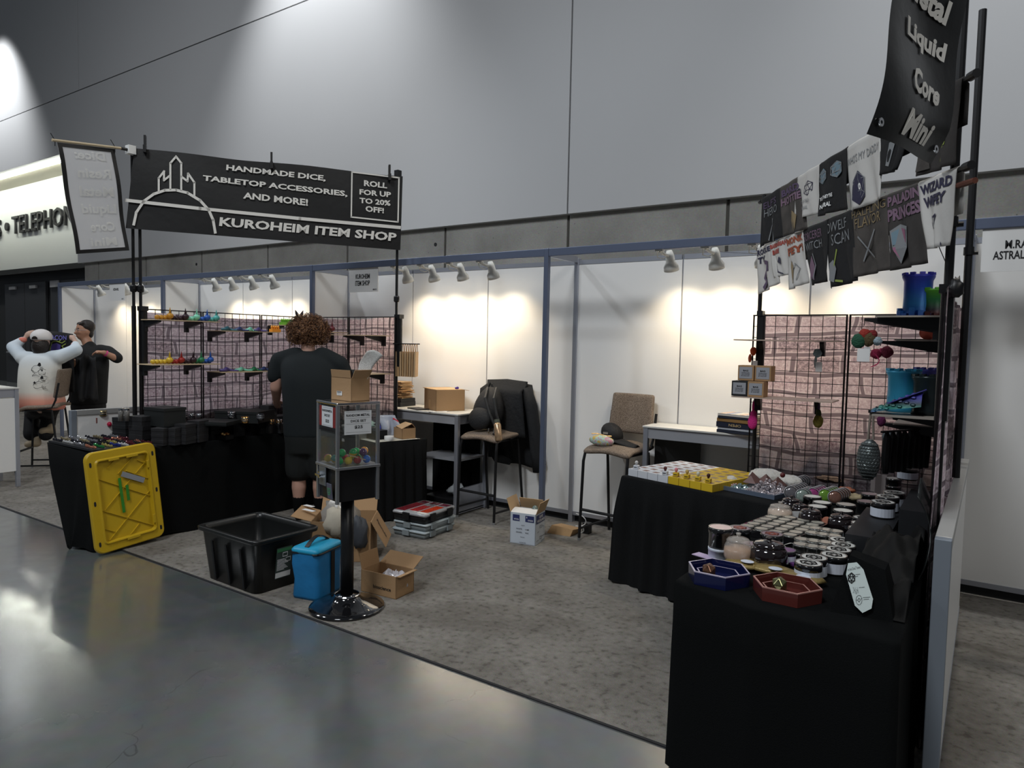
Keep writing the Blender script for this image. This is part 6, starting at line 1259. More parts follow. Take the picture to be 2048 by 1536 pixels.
# jars
def jar(u,v,r,h,body,label,cap=None,fill=None,group='glass jars among the tins',zc=.0):
    p=on('z',tb+h*.5,u,v); t=thing('candle_jar',label,'jar',(p.x,p.y,tb),0,group)
    pr=[(r*.55,0),(r*.80,h*.04),(r*.98,h*.25),(r,h*.42),(r*.95,h*.58),(r*.78,h*.72)]
    if fill: obj('wax',MB().lathe([(r*.5,.004),(r*.78,h*.05),(r*.96,h*.25),(r*.975,h*.40),(r*.93,h*.52)],n=24),fill,t,local=True,smooth=.8); obj('glass',MB().lathe(pr,n=24,capb=False,capt=False),body,t,local=True,smooth=.9)
    else: obj('body',MB().lathe(pr,n=24),body,t,local=True,smooth=.9)
    obj('lid',MB().lathe([(r*.82,h*.72),(r*.84,h*.75),(r*.70,h*.82),(r*.35,h*.87),(r*.12,h*.88),(r*.14,h*.93),(r*.20,h*.97),(r*.12,h)],n=20,capb=False),cap or body,t,local=True,smooth=.8); return t
AJ=mat('black_apple_glass',(.012,.008,.009),.06,coat=1); CG=mat('jar_glass',(.75,.70,.64),.05,coat=1,alpha=.35); AMBW=mat('wax_caramel',(.42,.22,.10),.4,coat=.3); CRW=mat('wax_cream',(.50,.36,.25),.4,coat=.3)
jar(1537,1104,.075,.125,AJ,'big glossy black apple-shaped jar in front of the tray'); jar(1476,1096,.058,.13,CG,'clear domed glass jar of caramel wax behind the front tins',None,AMBW)
jar(1560,1022,.062,.10,CG,'clear glass jar of cream and brown wax at the back of the tray',None,CRW); jar(1621,1032,.058,.10,AJ,'glossy black jar right of the cream jar'); jar(1682,1043,.062,.10,AJ,'glossy black jar with an orange tag'); jar(1582,1008,.055,.09,AJ,'glossy black jar just in front of the glitter tray'); jar(1600,1018,.045,.08,AJ,'small glossy black jar between the larger ones')
t_=on('z',.79,1653,1042); solo('orange_tag',MB().lathe([(.022,0),(.022,.002)],t_,14,V((1,.2,0)).normalized(),V((0,.3,1)).normalized(),V((.1,-1,.3)).normalized()),mat('tag_orange',(.55,.20,.12),.5),'round orange tag leaning on the black jar','tag')
solo('cream_tag',MB().box(on('z',.765,1594,1036),.05,.004,.035,.6),PINK,'small cream tag standing by the cream jar','tag')
# hexagonal trays with dice
def hextray(c,r,h,m,edge,label,rot=0.0):
    t=thing('hexagon_tray',label,'tray',(c[0],c[1],tb),rot,'hexagonal dice trays'); hx=lambda q,z:[V((q*math.cos(PI/3*k),q*.98*math.sin(PI/3*k),z)) for k in range(6)]
    obj('outer_wall',loft(MB(),[hx(r*.99,0),hx(r,h)]),m,t,local=True)
    obj('inner_wall',loft(MB(),[hx(r*.93,h),hx(r*.93,.012),hx(r*.72,.012),hx(r*.72,h*.62),hx(r*.68,h*.62),hx(r*.68,.010)],capb=False,capt=True),m,t,local=True)
    obj('rim_edge',loft(MB(),[hx(r*1.003,h-.003),hx(r*1.003,h+.001),hx(r*.945,h+.001)],capb=False),edge,t,local=True)  # light catching the rim, painted as a paler strip
    obj('inner_rim',loft(MB(),[hx(r*.725,h*.62+.001),hx(r*.675,h*.62+.001)],capb=False),edge,t,local=True)  # same painted rim light on the inner wall
    return t
hextray((2.318,-2.977),.119,.05,mat('tray_navy',(.007,.010,.055),.25,coat=.6),mat('rim_light_lilac',(.42,.38,.50),.3),'navy blue hexagonal tray with painted rim light holding a brown die')
hextray((2.572,-2.992),.120,.05,mat('tray_oxblood',(.10,.022,.018),.25,coat=.6),mat('rim_light_rose',(.40,.20,.17),.3),'oxblood red hexagonal tray holding a green-gold die')
def bigdie(c,r,m,l):
    g=(1+5**.5)/2; vs=[V(q).normalized()*r for q in ((-1,g,0),(1,g,0),(-1,-g,0),(1,-g,0),(0,-1,g),(0,1,g),(0,-1,-g),(0,1,-g),(g,0,-1),(g,0,1),(-g,0,-1),(-g,0,1))]
    fs=[(0,11,5),(0,5,1),(0,1,7),(0,7,10),(0,10,11),(1,5,9),(5,11,4),(11,10,2),(10,7,6),(7,1,8),(3,9,4),(3,4,2),(3,2,6),(3,6,8),(3,8,9),(4,9,5),(2,4,11),(6,2,10),(8,6,7),(9,8,1)]
    zm=min(v.z for v in vs); return solo('twenty_sided_die',MB().add([v+V(c)-V((0,0,zm)) for v in vs],fs),m,l,'die',bevel=.002)
bigdie((2.285,-2.99,tb+.011),.030,mat('die_brown',(.16,.08,.05),.2,.6,var=.9,vs=60),'brown speckled twenty-sided die in the navy tray'); bigdie((2.545,-2.985,tb+.011),.030,mat('die_olive',(.20,.20,.10),.2,.8,var=.9,vs=60),'green and gold twenty-sided die in the red tray')
# organza bags
OG=mat('organza_gold',(.30,.22,.08),.35,.3,var=.3,vs=20,bump=.4,bs=40)
for i,(u,v,sx_,sy_,l) in enumerate(((1490,1128,.075,.07,'holding a silver piece, between the trays'),(1545,1142,.085,.05,'left half behind the red tray'),(1600,1158,.085,.05,'right half behind the red tray'))):
    p=on('z',.765,u,v); t=thing('organza_bag','flat gold organza bag %s'%l,'bag',(p.x,p.y,tb),0,'gold organza bags'); b=MB().ball((0,0,0),1,14,6); rn=random.Random(60+i)
    b.v=[V((q.x*sx_*(1+.2*rn.random()),q.y*sy_*(1+.2*rn.random()),.018+q.z*.017)) for q in b.v]; obj('bag',b,OG,t,local=True,smooth=.5)
    obj('tag',MB().lathe([(.022,0),(.022,.0015)],(.02,-.04,.036),14,sx=1.2),LABW,t,local=True)
    if i==0: obj('silver_piece',MB().ball((-.02,.02,.035),(.025,.02,.02),8,6),CHR,t,local=True)
solo('lilac_card',MB().box(on('z',.755,1410,1113),.10,.05,.003,-.3),mat('card_lilac',(.45,.36,.52),.6),'lilac card under the front tins','card')
solo('purple_ring',MB().lathe([(.016,0),(.024,.004),(.024,.012),(.016,.014)],on('z',.755,1590,1132),14),mat('plum_velvet',(.12,.03,.16),.8),'small purple velvet ring behind the gold bags','ring')
hextray_=thing('hexagon_tray','small black hexagonal tray behind the black apple jar','tray',(*on('z',.78,1596,1096).xy,tb),.2,'hexagonal dice trays'); hx=lambda q,z:[V((q*math.cos(PI/3*k),q*math.sin(PI/3*k),z)) for k in range(6)]
obj('wall',loft(MB(),[hx(.065,0),hx(.066,.03),hx(.060,.03),hx(.060,.008)],capt=True),GB,hextray_,local=True); obj('rim',loft(MB(),[hx(.0665,.031),hx(.0595,.031)],capb=False),WINK,hextray_,local=True)
# black satin cloth over stands, black stand and hexagon price card
SAT=mat('black_satin',(.006,.006,.006),.7,.0,bump=.3,bs=7,spec=.18)
def satf(s,tt):
    x=2.735+.215*s; y=-3.02+.95*tt
    z=.80+.16*math.exp(-((tt-.50)/.20)**2)*(.45+.55*s)+.11*math.exp(-((tt-.93)/.12)**2)*(s)+.03*math.sin(s*7+tt*9)
    if s<.12: z-=(.12-s)*.9
    if tt<.10: z-=(.10-tt)*.9
    return V((x,y,max(z+.018*math.sin(s*22+tt*31)*tt+.012*math.sin(s*9-tt*40),.757)))
solo('satin_cloth',MB().grid(satf,40,60),SAT,'black satin cloth heaped over stands beside the half wall','cloth',smooth=True,solid=.004)
solo('satin_cloth',MB().grid(lambda s,tt:V((2.93+.05*math.sin(tt*3)-.10*s*(1-tt)*0,-2.25-.22*s+.04*math.sin(tt*6),1.08-.34*tt+.05*math.sin(s*PI)*(1-tt)+.01*math.sin(s*25))),20,16),mat('satin_green_sheen',(.02,.024,.024),.35,.1,bump=.5,bs=6),'grey sheen scarf hanging from the stand beside the half wall','cloth',smooth=True,solid=.004)
cp0=V((2.80,-3.055,.76)); cn=V((.10,-.96,.28)).normalized(); kp=lambda u,v,o=0: plane(cp0+cn*o,cn,u,v)
hexpx=[(1696,1126.5),(1713.5,1124.5),(1727,1139),(1746,1198),(1743,1217),(1725,1226),(1709.6,1211),(1692,1149)]
t=thing('price_card','tall white hexagonal price card leaning on a black stand','card',kp(1722,1224))
b=MB(); n_=len(hexpx); b.v=[kp(*q) for q in hexpx]+[kp(*q,-.003) for q in hexpx]; b.f=[tuple(range(n_))]+[tuple(n_+k for k in range(n_-1,-1,-1))]+[(k,(k+1)%n_,n_+(k+1)%n_,n_+k) for k in range(n_)]; obj('card',b,mat('mint_white_card',(.60,.68,.66),.55),t)
kf=lambda u,v: kp(u,v,.0015); b=MB(); f=quadfn(kf(1696,1142),kf(1722,1136),kf(1720,1131),kf(1695,1137)); text(b,'In the Dice Tower',f,0,0,1,1)
for u,v,u2 in ((1711,1149,1720),(1711,1153,1716),(1718,1175,1729),(1726,1195,1740),(1727,1199,1738)): line2(b,kf,[(u,v),(u2,v-1)],.7)
obj('lettering',b,mat('grey_print',(0,0,0)),t)
b=MB()
for pl in d20(1703,1156,7.5,1.4): line2(b,kf,pl,1.6)
obj('emblem',b,INK,t); b=MB(); c_=[(1718+6*math.cos(k*PI/8),1200+9.5*math.sin(k*PI/8)) for k in range(16)]; line2(b,kf,c_,.7,True); line2(b,kf,[(1715.5,1200),(1718,1196),(1720.5,1200),(1718,1204)],.8,True); line2(b,kf,[(1712,1200),(1715,1200)],.7); line2(b,kf,[(1721,1198),(1724,1197)],.7)
for k in range(5): line2(b,kf,[(1706+k*2,1174+(k%2)*5),(1709+k*2,1180+(k%3)*4),(1706+k*2.4,1186)],.4)
obj('emblem',b,mat('grey_print',(0,0,0)),t)
solo('card_stand',MB().add([kp(1655,1235,-.01),kp(1790,1265,-.02),kp(1770,1140,-.02),kp(1700,1110,-.02),kp(1655,1235,-.01)+V((0,.16,0)),kp(1790,1265,-.02)+V((0,.2,0)),kp(1770,1140,-.02)+V((0,.10,0)),kp(1700,1110,-.02)+V((0,.08,0))],[(0,1,2,3),(7,6,5,4),(0,4,5,1),(1,5,6,2),(2,6,7,3),(3,7,4,0)]),BLK,'black wedge stand behind the white hexagonal card','stand')
crumple('purple_trinket',(2.90,-2.93,.757),.03,.02,.015,mat('violet_foil',(.22,.04,.26),.25,.5),'violet metallic trinket in the shadow by the half wall','trinket',71)
# shelves with dice towers
SH=mat('shelf_grey_ply',(.32,.29,.25),.5,var=.1,vs=10); GS='tower shelves on the right grid'
shelf((XR,-2.12),(XR,-1.55),(-1,0),1.795,.27,(.10,.62),'topmost tower shelf on the right grid holding the blue tower',GS,SH,L=.32); shelf((XR,-1.53),(XR,-.95),(-1,0),1.700,.25,(.10,.9),'second tower shelf on the right grid holding the red tower lying down',GS,SH,L=.32)
shelf((XR,-2.08),(XR,-1.42),(-1,0),1.350,.27,(.55,.95),'lower tower shelf on the right grid holding cyan and dark towers',GS,SH,L=.33); shelf((XR,-1.40),(XR,-.80),(-1,0),1.255,.25,(.1,.8),'lowest tower shelf on the right grid with crochet bags hanging below',GS,SH,L=.30)
def tower(p,r,h,m,label,n=10,base=True):
    t=thing('dice_tower',label,'dice tower',p,0,'printed dice towers')
    obj('drum',MB().lathe([(r*1.02,0),(r*.98,h*.1),(r*.93,h*.5),(r*.95,h*.82),(r*1.08,h*.90),(r*1.08,h*.955),(r*.86,h*.955),(r*.84,h*.3)],n=26,capt=False),m,t,local=True,smooth=.6)
    for k in range(n):
        a=2*PI*k/n; obj('merlon',MB().box((r*.98*math.cos(a),r*.98*math.sin(a),h*.95),r*.22,r*.34,h*.05,a),m,t,local=True)
    for k in range(5):
        a=-2.6+k*.55; d=V((math.cos(a),math.sin(a),0)); e=V((-d.y,d.x,0)); obj('window',MB().prism([(-r*.07,0),(r*.07,0),(r*.07,h*.08),(0,h*.12),(-r*.07,h*.08)],d*(r*.965)+V((0,0,h*(.22+.04*(k%2)))),e,V((0,0,1)),-.004),m,t,local=True)
    if base:
        b=MB()
        for k in range(14): a=2*PI*k/14; b.box((r*1.12*math.cos(a),r*1.12*math.sin(a),0),r*.36,r*.36,h*(.12+.06*((k*5)%3)),a+.3)
        obj('rock_base',b,m,t,local=True)
    return t
BG=m_grad('filament_blue',[(0,(.02,.06,.40)),(.35,(.03,.22,.55)),(.7,(.02,.08,.50)),(1,(.03,.03,.35))],1.80,2.02); 
p=on('x',2.83,1834,622); tower((2.83,p.y,1.803),.066,.225,BG,'tall blue gradient dice tower on the topmost shelf')
p=on('x',2.90,1884,620); tower((2.895,-1.66,1.803),.065,.150,m_grad('filament_green',[(0,(.18,.02,.01)),(.3,(.03,.03,.04)),(.6,(.02,.16,.05)),(1,(.12,.42,.02))],1.80,1.96),'green to black gradient dice tower right of the blue one')
CYN=mat('filament_cyan',(.03,.26,.42),.35,.2); tower((2.80,-1.80,1.358),.070,.205,CYN,'cyan dice tower on the lower shelf',base=False)
tower((2.88,-1.58,1.358),.055,.21,mat('filament_violet',(.06,.06,.28),.35,.2),'violet-blue dice tower behind the cyan one',base=False); tower((2.905,-1.90,1.358),.060,.185,mat('filament_black_teal',(.012,.022,.024),.3,.3),'dark teal-black dice tower right of the cyan one',base=False)
t=thing('dice_tower','red printed tower lying on its side on the second shelf','dice tower',(2.86,-1.30,1.708),0,'printed dice towers'); RF=mat('filament_red',(.45,.08,.05),.3,.2)
obj('drum',MB().tube([(.0,-.12,.036),(.0,.10,.036)],.035,16),RF,t,local=True,smooth=.6); obj('spike',MB().lathe([(.02,0),(.002,.05)],(.0,-.06,.06),8),RF,t,local=True)
t=thing('dragon_ramp','blue and green scaled dragon-skin dice ramp at the front of the lower shelf','figurine',(2.78,-1.98,1.358)); DRG=m_grad('filament_dragon',[(0,(.03,.03,.25)),(.35,(.03,.20,.16)),(.6,(.03,.05,.06)),(1,(.06,.05,.35))],1.355,1.45)
b=MB().grid(lambda s,tt: V((-.085+.20*s,-.06+.12*tt,.004+.105*s**.8*math.sin(PI*(.12+.76*tt)))),14,12); obj('skin',b,DRG,t,local=True,smooth=True)
for j in range(5):
    for i in range(7):
        s=.06+i*.13; tt=.06+j*.19+(.09 if i%2 else 0)
        if tt<.95 and s<.97: z=.004+.105*s**.8*math.sin(PI*(.12+.76*tt)); obj('scale',MB().lathe([(.0125,0),(.010,.006),(.003,.009)],(-.085+.20*s,-.06+.12*tt,z-.001),6),DRG,t,local=True)
obj('wing',MB().add([V(q) for q in ((-.02,-.05,.05),(.13,-.03,.12),(.13,.02,.115),(.0,-.02,.05))],[(0,1,2,3)]),mat('filament_violet',(0,0,0)),t,local=True,solid=.004)
# shelves on the aisle-facing right leg
GS2='plywood shelves right grid, aisle side'; shelf((1.70,YR),(2.35,YR),(0,-1),1.697,.27,(.22,.82),'upper plywood shelf on the aisle-facing right grid',GS2,L=.08,m=mat('pinkish_ply',(.42,.33,.28),.5)); shelf((1.70,YR),(2.33,YR),(0,-1),1.312,.27,(.22,.82),'lower plywood shelf on the aisle-facing right grid',GS2,L=.08,m=mat('pinkish_ply',(0,0,0)))
for i,(x,z,y,dk,l) in enumerate(((1.722,1.320,-.83,1,'bottom left, dark-edged'),(1.832,1.320,-.84,0,'bottom right, pale-edged'),(1.752,1.426,-.80,0,'top left'),(1.862,1.426,-.79,0,'top right'))):
    t=thing('label_box','small brown box with a grey BAG label, %s of four'%l,'box',(x+.02,y+.05,z),0,'boxes stacked on the lower right-grid shelf')
    obj('carton',MB().box((0,0,0),.106,.11,.103),BBOX if dk else CARD,t,local=True,bevel=.002); obj('label',MB().b2(-.043,.043,-.0568,-.0552,.014,.092),mat('grey_label',(.30,.31,.34),.5),t,local=True)
    b=MB(); f=lambda x_,z_: V((x_,-.0575,z_)); text(b,'BAG',f,-.017,.062,.017,.073,bold=.04)
    for s_,zz in (('CHAIN MAIL DICE BAG',.050),('AND COASTERS',.040),('BY KALIS SET',.030)): text(b,s_,f,-.028,zz,.026,zz+.006,bold=.02)
    obj('lettering',b,INK,t,local=True)
# crochet and small hanging goods
def crochet(p,parts,label,tag=None,cat='crochet charm'):
    t=thing('crochet_charm',label,cat,p,0,'crochet charms on the grid'); P=V(p)
    obj('cord',MB().tube([P,P+V((0,0,-.03))],.002,4),BM,t)
    for (dx,dz,rx,rz_,c) in parts: 
        b=MB().ball(P+V((dx,0,dz)),(rx,rx*.7,rz_),12,8); rn=random.Random(int(rx*9999)); b.v=[q+V((rn.uniform(-1,1),rn.uniform(-1,1),rn.uniform(-1,1)))*rx*.10 for q in b.v]
        obj('knit',b,mat('yarn_%d_%d_%d'%tuple(int(k*100) for k in c),c,.9,bump=.8,bs=120),t,smooth=.9)
    if tag: dx,dz,w,h=tag; obj('tag',MB().frame(P+V((dx,-.02,dz)),w,.002,h),PINK,t)
    return t
crochet((2.655,-2.06,1.79),[(-.02,-.10,.032,.035,(.02,.09,.05)),(.005,-.07,.026,.025,(.30,.03,.02)),(.02,-.09,.03,.035,(.10,.07,.03)),(.035,-.07,.02,.02,(.20,.02,.02)),(.055,-.10,.022,.02,(.30,.38,.42))],'red, green and brown crochet cluster on the top shelf bracket',(.005,-.165,.052,.06))
crochet((2.66,-1.50,1.70),[(-.02,-.07,.028,.026,(.30,.02,.06)),(.03,-.06,.03,.03,(.14,.01,.03)),(.005,-.055,.014,.016,(.45,.05,.12))],'crimson crochet bow hanging from the second shelf',(-.06,-.06,.03,.05))
solo('pink_cord',MB().tube([V((2.64,-1.52,1.63))+V((.02*math.sin(k*.8),0,-.07*math.sin(k*.26))) for k in range(14)],.002,4),mat('cord_pink',(.50,.03,.12),.7),'pink cord loops below the crimson bow','cord')
crochet(tuple(on('y',-.66,1507,688)),[(0,-.05,.022,.03,(.55,.09,.03)),(-.02,-.10,.012,.03,(.55,.12,.05))],'orange crochet charm at the left end of the upper shelf',(.02,-.14,.035,.05))
crochet(tuple(on('y',-.66,1636,688)),[(0,-.06,.028,.028,(.30,.42,.46)),(-.01,-.12,.010,.04,(.40,.50,.52))],'pale blue crochet charm with a printed tag under the upper shelf',(.015,-.15,.04,.065))
crochet(tuple(on('y',-.72,1507,800)),[(0,-.15,.032,.055,(.55,.02,.20)),(.003,-.10,.022,.03,(.50,.02,.18)),(0,-.05,.008,.045,(.55,.02,.20))],'hot pink crochet pouch hanging below the small brown boxes')
crochet(tuple(on('y',-.70,1638,806)),[(0,-.12,.032,.045,(.22,.18,.03)),(0,-.07,.018,.03,(.05,.07,.02)),(0,-.03,.007,.03,(.08,.05,.12))],'yellow and green camouflage crochet pouch under the lower shelf')
crochet((2.66,-1.50,1.35),[(.02,-.07,.022,.03,(.10,.01,.06))],'dark purple crochet ball hanging under the lower tower shelf'); crochet((2.70,-1.35,1.25),[(0,-.07,.03,.035,(.09,.11,.12)),(.05,-.06,.02,.03,(.30,.27,.26))],'grey crochet lump hanging from the lowest shelf')
t=thing('scale_bag','grey scale-mail drawstring bag hanging in front of the grid','bag',(2.66,-1.72,1.00)); SC=mat('scale_grey',(.085,.10,.10),.35,.5)
b=MB().ball((2.66,-1.72,1.10),(.052,.035,.105),14,12); obj('bag',b,SC,t,smooth=True)
sc=MB()
for j in range(12):
    for k in range(9):
        a=-PI/2-.6+k*.30+(j%2)*.15-.9; zz=-.9+j*.15; rr=math.sqrt(max(0,1-zz*zz)); q=V((2.66+.054*rr*math.cos(a),-1.72+.037*rr*math.sin(a),1.10+.105*zz)); nn=V((math.cos(a)*rr,math.sin(a)*rr,zz)); 
        if rr>.1: sc.lathe([(.011,0),(.008,.003),(.001,.004)],q,6,nn.orthogonal().normalized(),nn.cross(nn.orthogonal()).normalized(),nn.normalized(),capb=False)
o=obj('scales',sc,SC,t); o['kind']='stuff'
obj('strap',MB().tube([(2.655,-1.70,1.34),(2.65,-1.72,1.20)],.006,6).tube([(2.665,-1.70,1.34),(2.675,-1.72,1.20)],.006,6),mat('strap_tan',(.20,.17,.14),.7),t)
t=thing('fringed_pouches','row of black fringed pouches hanging below the lowest tower shelf','pouch',(2.86,-1.2,.98)); 
for k in range(8):
    x=2.72+.022*k; y=-1.60+.05*k; obj('pouch',MB().tube([(x,y,1.235),(x+.004,y,1.20),(x,y,1.10),(x+.002,y,1.02)],[.007,.019,.021,.014],8),BLKS,t)
obj('hanger',MB().tube([(2.70,-1.64,1.235),(2.92,-1.18,1.235)],.006,6),BM,t); obj('price_tag',MB().frame((2.685,-1.66,1.14),.022,.003,.055),mat('tag_multi',(.50,.38,.30),.5,var=.6,vs=40),t)
# ================================================================ PEOPLE
def cap(b,p0,p1,r0,r1,n=12):
    p0,p1=V(p0),V(p1); d=(p1-p0); L=d.length; d.normalize(); ex=d.orthogonal().normalized(); ey=d.cross(ex)
    pr=[(r0*math.cos(a),r0*math.sin(a)) for a in [math.radians(q) for q in (-89,-60,-30)]]+[(r0,0),(r0+(r1-r0)*.5,L*.5),(r1,L)]+[(r1*math.cos(a),L+r1*math.sin(a)) for a in [math.radians(q) for q in (30,60,89)]]
    b.lathe(pr,p0,n,ex,ey,d)
def fuse(name,b,m,parent,vox=.011,sm=6,rough=None):
    o=obj(name,b,m,parent); r=o.modifiers.new('r','REMESH'); r.mode='VOXEL'; r.voxel_size=vox; s=o.modifiers.new('s','SMOOTH'); s.iterations=sm; s.factor=.5
    dg=bpy.context.evaluated_depsgraph_get(); me=bpy.data.meshes.new_from_object(o.evaluated_get(dg)); o.modifiers.clear(); old=o.data; o.data=me; bpy.data.meshes.remove(old)
    if not me.materials: me.materials.append(m)
    me.shade_smooth(); return o
def torso(b,st,ex,ey,n=24):
    """closed smooth trunk through stations (centre, half width, half depth), bottom to top"""
    rows=[]; b0=len(b.v)
    st=[(V(st[0][0])-U*st[0][3] if len(st[0])>3 else V(st[0][0]),st[0][1],st[0][2])]+[(V(c[0]),c[1],c[2]) for c in st[1:]]
    m=len(st)
    def cr(a,b_,c,d,t): return .5*((2*b_)+(c-a)*t+(2*a-5*b_+4*c-d)*t*t+(3*b_-a-3*c+d)*t*t*t)
    for i in range(m-1):
        A,B,C,D=[st[max(0,min(m-1,k))] for k in (i-1,i,i+1,i+2)]
        for k in range(4):
            t=k/4; rows.append([cr(A[j],B[j],C[j],D[j],t) for j in range(3)])
    rows.append(list(st[-1]))
    for c,w,d in rows:
        for k in range(n):
            a=2*PI*k/n; b.v.append(c+ex*(w*math.copysign(abs(math.cos(a))**.85,math.cos(a)))+ey*(d*math.copysign(abs(math.sin(a))**.85,math.sin(a))))
    R=len(rows)
    for i in range(R-1):
        for k in range(n): b.f.append((b0+i*n+k,b0+i*n+(k+1)%n,b0+(i+1)*n+(k+1)%n,b0+(i+1)*n+k))
    b.f.append(tuple(b0+k for k in range(n-1,-1,-1))); b.f.append(tuple(b0+(R-1)*n+k for k in range(n)))
def hand(b,w,d,up,side,s=1.0,curl=.6,th=1):
    """palm and five bent fingers; w wrist, d pointing direction, up back of the hand, side towards the thumb"""
    w,d,up,side=V(w),V(d).normalized(),V(up).normalized(),V(side).normalized()
    cap(b,w,w+d*.07*s,.024*s,.030*s); cap(b,w+d*.03*s+side*.012*s,w+d*.075*s+side*.022*s,.018*s,.019*s); cap(b,w+d*.03*s-side*.012*s,w+d*.07*s-side*.024*s,.018*s,.017*s)
    for k,(o,L) in enumerate(((.030,.072),(.011,.080),(-.009,.075),(-.028,.060))):
        k0=w+d*.085*s+side*o*s; a=V(k0); dd=V(d)
        for seg,(l,c) in enumerate(((.45,curl*.6),(.32,curl),(.23,curl*.8))):
            dd=(dd*math.cos(c)-up*math.sin(c)).normalized(); nx=a+dd*L*l*s; cap(b,a,nx,.0095*s-.0006*seg,.009*s-.0008*seg,8); a=nx; up=up
    t0=w+d*.025*s+side*.022*s; t1=t0+(d*.5+side*.8).normalized()*.035*s; t2=t1+(d*.9+side*.2-up*.5).normalized()*.03*s; cap(b,t0,t1,.013*s,.011*s,8); cap(b,t1,t2,.011*s,.009*s,8)
SK1=mat('skin_fair',(.50,.29,.22),.55,var=.08,vs=12); SK2=mat('skin_tan',(.42,.22,.14),.5,var=.06,vs=12); SK3=mat('skin_light',(.55,.36,.28),.55)
U=V((0,0,1))
# ---- 1: curly-haired shop keeper seen from behind
D0=6.3; fw=V((-.78,.62,0)).normalized(); rt=V((.62,.78,0)).normalized()
q=lambda u,v,o=0: pd(u,v,D0)+fw*o
pf=on('z',.007,600,1046)
t=thing('person','person with big curly brown hair, black shirt and shorts, seen from behind','person',(-1.97,-1.45,.007))
hip=q(618,880); neck=q(616,700,.02); head=q(617,672,.10); sl=q(566,716,.0); sr=q(672,722,.02)
b=MB(); cap(b,neck-U*.03,neck+U*.07+fw*.03,.065,.06); b.ball(head,(.082,.095,.115),14,10); b.ball(head+fw*.085-U*.02,(.02,.03,.02),8,6)
el=q(552,775,.03); wrl=q(552,806,.20); cap(b,sl,el,.062,.056); cap(b,el,wrl,.054,.034); hand(b,wrl,fw*.9-U*.3,U,rt,1.0,.5)
er=q(690,770,.10); wrr=q(670,806,.28); cap(b,sr,er,.060,.05); cap(b,er,wrr,.05,.034); hand(b,wrr,fw*.9-U*.3,U,-rt,1.0,.5)
for s,kx in ((-1,598),(1,640)):
    k_=q(kx,945,.03); an=V((k_.x,k_.y,.10))-fw*.02; hp=q(618+s*20,860,.0); cap(b,hp,k_,.075,.060); cap(b,k_,an+U*.2,.060,.066); cap(b,an+U*.2,an,.064,.038); cap(b,an,an+fw*.13-U*.06,.038,.032)
cap(b,hip,neck-U*.16,.11,.11)
fuse('body',b,SK1,t)
b=MB()  # shirt
b.frame(q(618,770),.40,.26,.46,rt,fw,U,.92) if False else None
torso(b,[(q(u_,z,o_),rw,rd) for z,rw,rd,u_,o_ in ((872,.245,.165,624,0),(840,.25,.175,624,0),(800,.255,.175,624,-.01),(760,.262,.165,623,-.02),(730,.255,.145,621,-.01),(714,.195,.12,619,0),(706,.12,.095,618,.02),(702,.082,.075,618,.02))],rt,fw)
cap(b,q(592,712),q(560,722,.01),.085,.085); cap(b,q(560,722,.01),q(551,752,.02),.088,.078); cap(b,q(645,712,.01),q(680,730,.03),.085,.085); cap(b,q(680,730,.03),q(692,756,.06),.086,.078)
BLT1=mat('tee_blue_black',(.0065,.0105,.0125),.85,bump=.15,bs=18); fuse('shirt',b,BLT1,t,.012,16)
b=MB(); 
for u_,v_,r0,r1,kx,kv in ((604,868,.150,.125,598,938),(636,868,.150,.125,642,938)): cap(b,q(u_,v_),q(kx,kv,.02),r0,r1)
torso(b,[(q(620,905),.20,.14),(q(620,870),.225,.165),(q(620,835),.22,.15)],rt,fw); fuse('shorts',b,mat('shorts_black',(.008,.010,.010),.85,bump=.2,bs=20),t,.013,6)
b=MB(); cap(b,neck-U*.035+fw*.01,neck+U*.01,.078,.070); o=None
HAIR=m_mottle('curly_hair',(.030,.012,.006),(.13,.055,.022),(.30,.15,.065),55,.7,1.0)
b=MB().ball(head+U*.035-fw*.02,(.135,.12,.115),20,14,rt,fw,U); rn=random.Random(5)
for k in range(260):
    a=rn.random()*2*PI; z=rn.uniform(-.75,1); rr=math.sqrt(1-z*z) if z<1 else 0
    n_=rt*math.cos(a)*rr+fw*math.sin(a)*rr+U*z
    if z<-.2 and n_.dot(fw)>.3: continue
    c=head+U*.03-fw*.02+rt*(.142*math.cos(a)*rr)+fw*(.125*math.sin(a)*rr)+U*(.118*z)
    b.ball(c,(.018+.016*rn.random(),)*3,6,4)
ho=obj('hair',b,HAIR,t,smooth=True)
dm=MB(); 
for k in range(1500):   # loose frizz curls
    a=rn.random()*2*PI; z=rn.uniform(-.7,1); rr=math.sqrt(max(0,1-z*z)); n_=rt*math.cos(a)*rr+fw*math.sin(a)*rr+U*z
    if z<-.3 and n_.dot(fw)>.2: continue
    c=head+U*.03-fw*.02+rt*(.150*math.cos(a)*rr)+fw*(.132*math.sin(a)*rr)+U*(.126*z); e=n_.orthogonal().normalized(); e=(e*math.cos(k)+n_.cross(e)*math.sin(k)); g=.012+.016*rn.random()
    dm.tube([c,c+n_*g+e*g,c+n_*g*2,c+n_*g*2.2-e*g*.8],.0022,3,False)
o=obj('frizz',dm,HAIR,t); o['kind']='stuff'
for s,kx in ((-1,598),(1,640)):
    k_=q(kx,945,.03); an=V((k_.x,k_.y,.10))-fw*.02; b=MB(); cap(b,an+U*.10,an,.058,.045); obj('sock',b,BLK,t,smooth=True)
    b=MB(); cap(b,an-U*.045,an+fw*.15-U*.055,.046,.042); cap(b,an-U*.02,an-U*.05,.045,.045); fuse('shoe',b,mat('shoe_black',(.01,.01,.011),.5),t,.010,3)
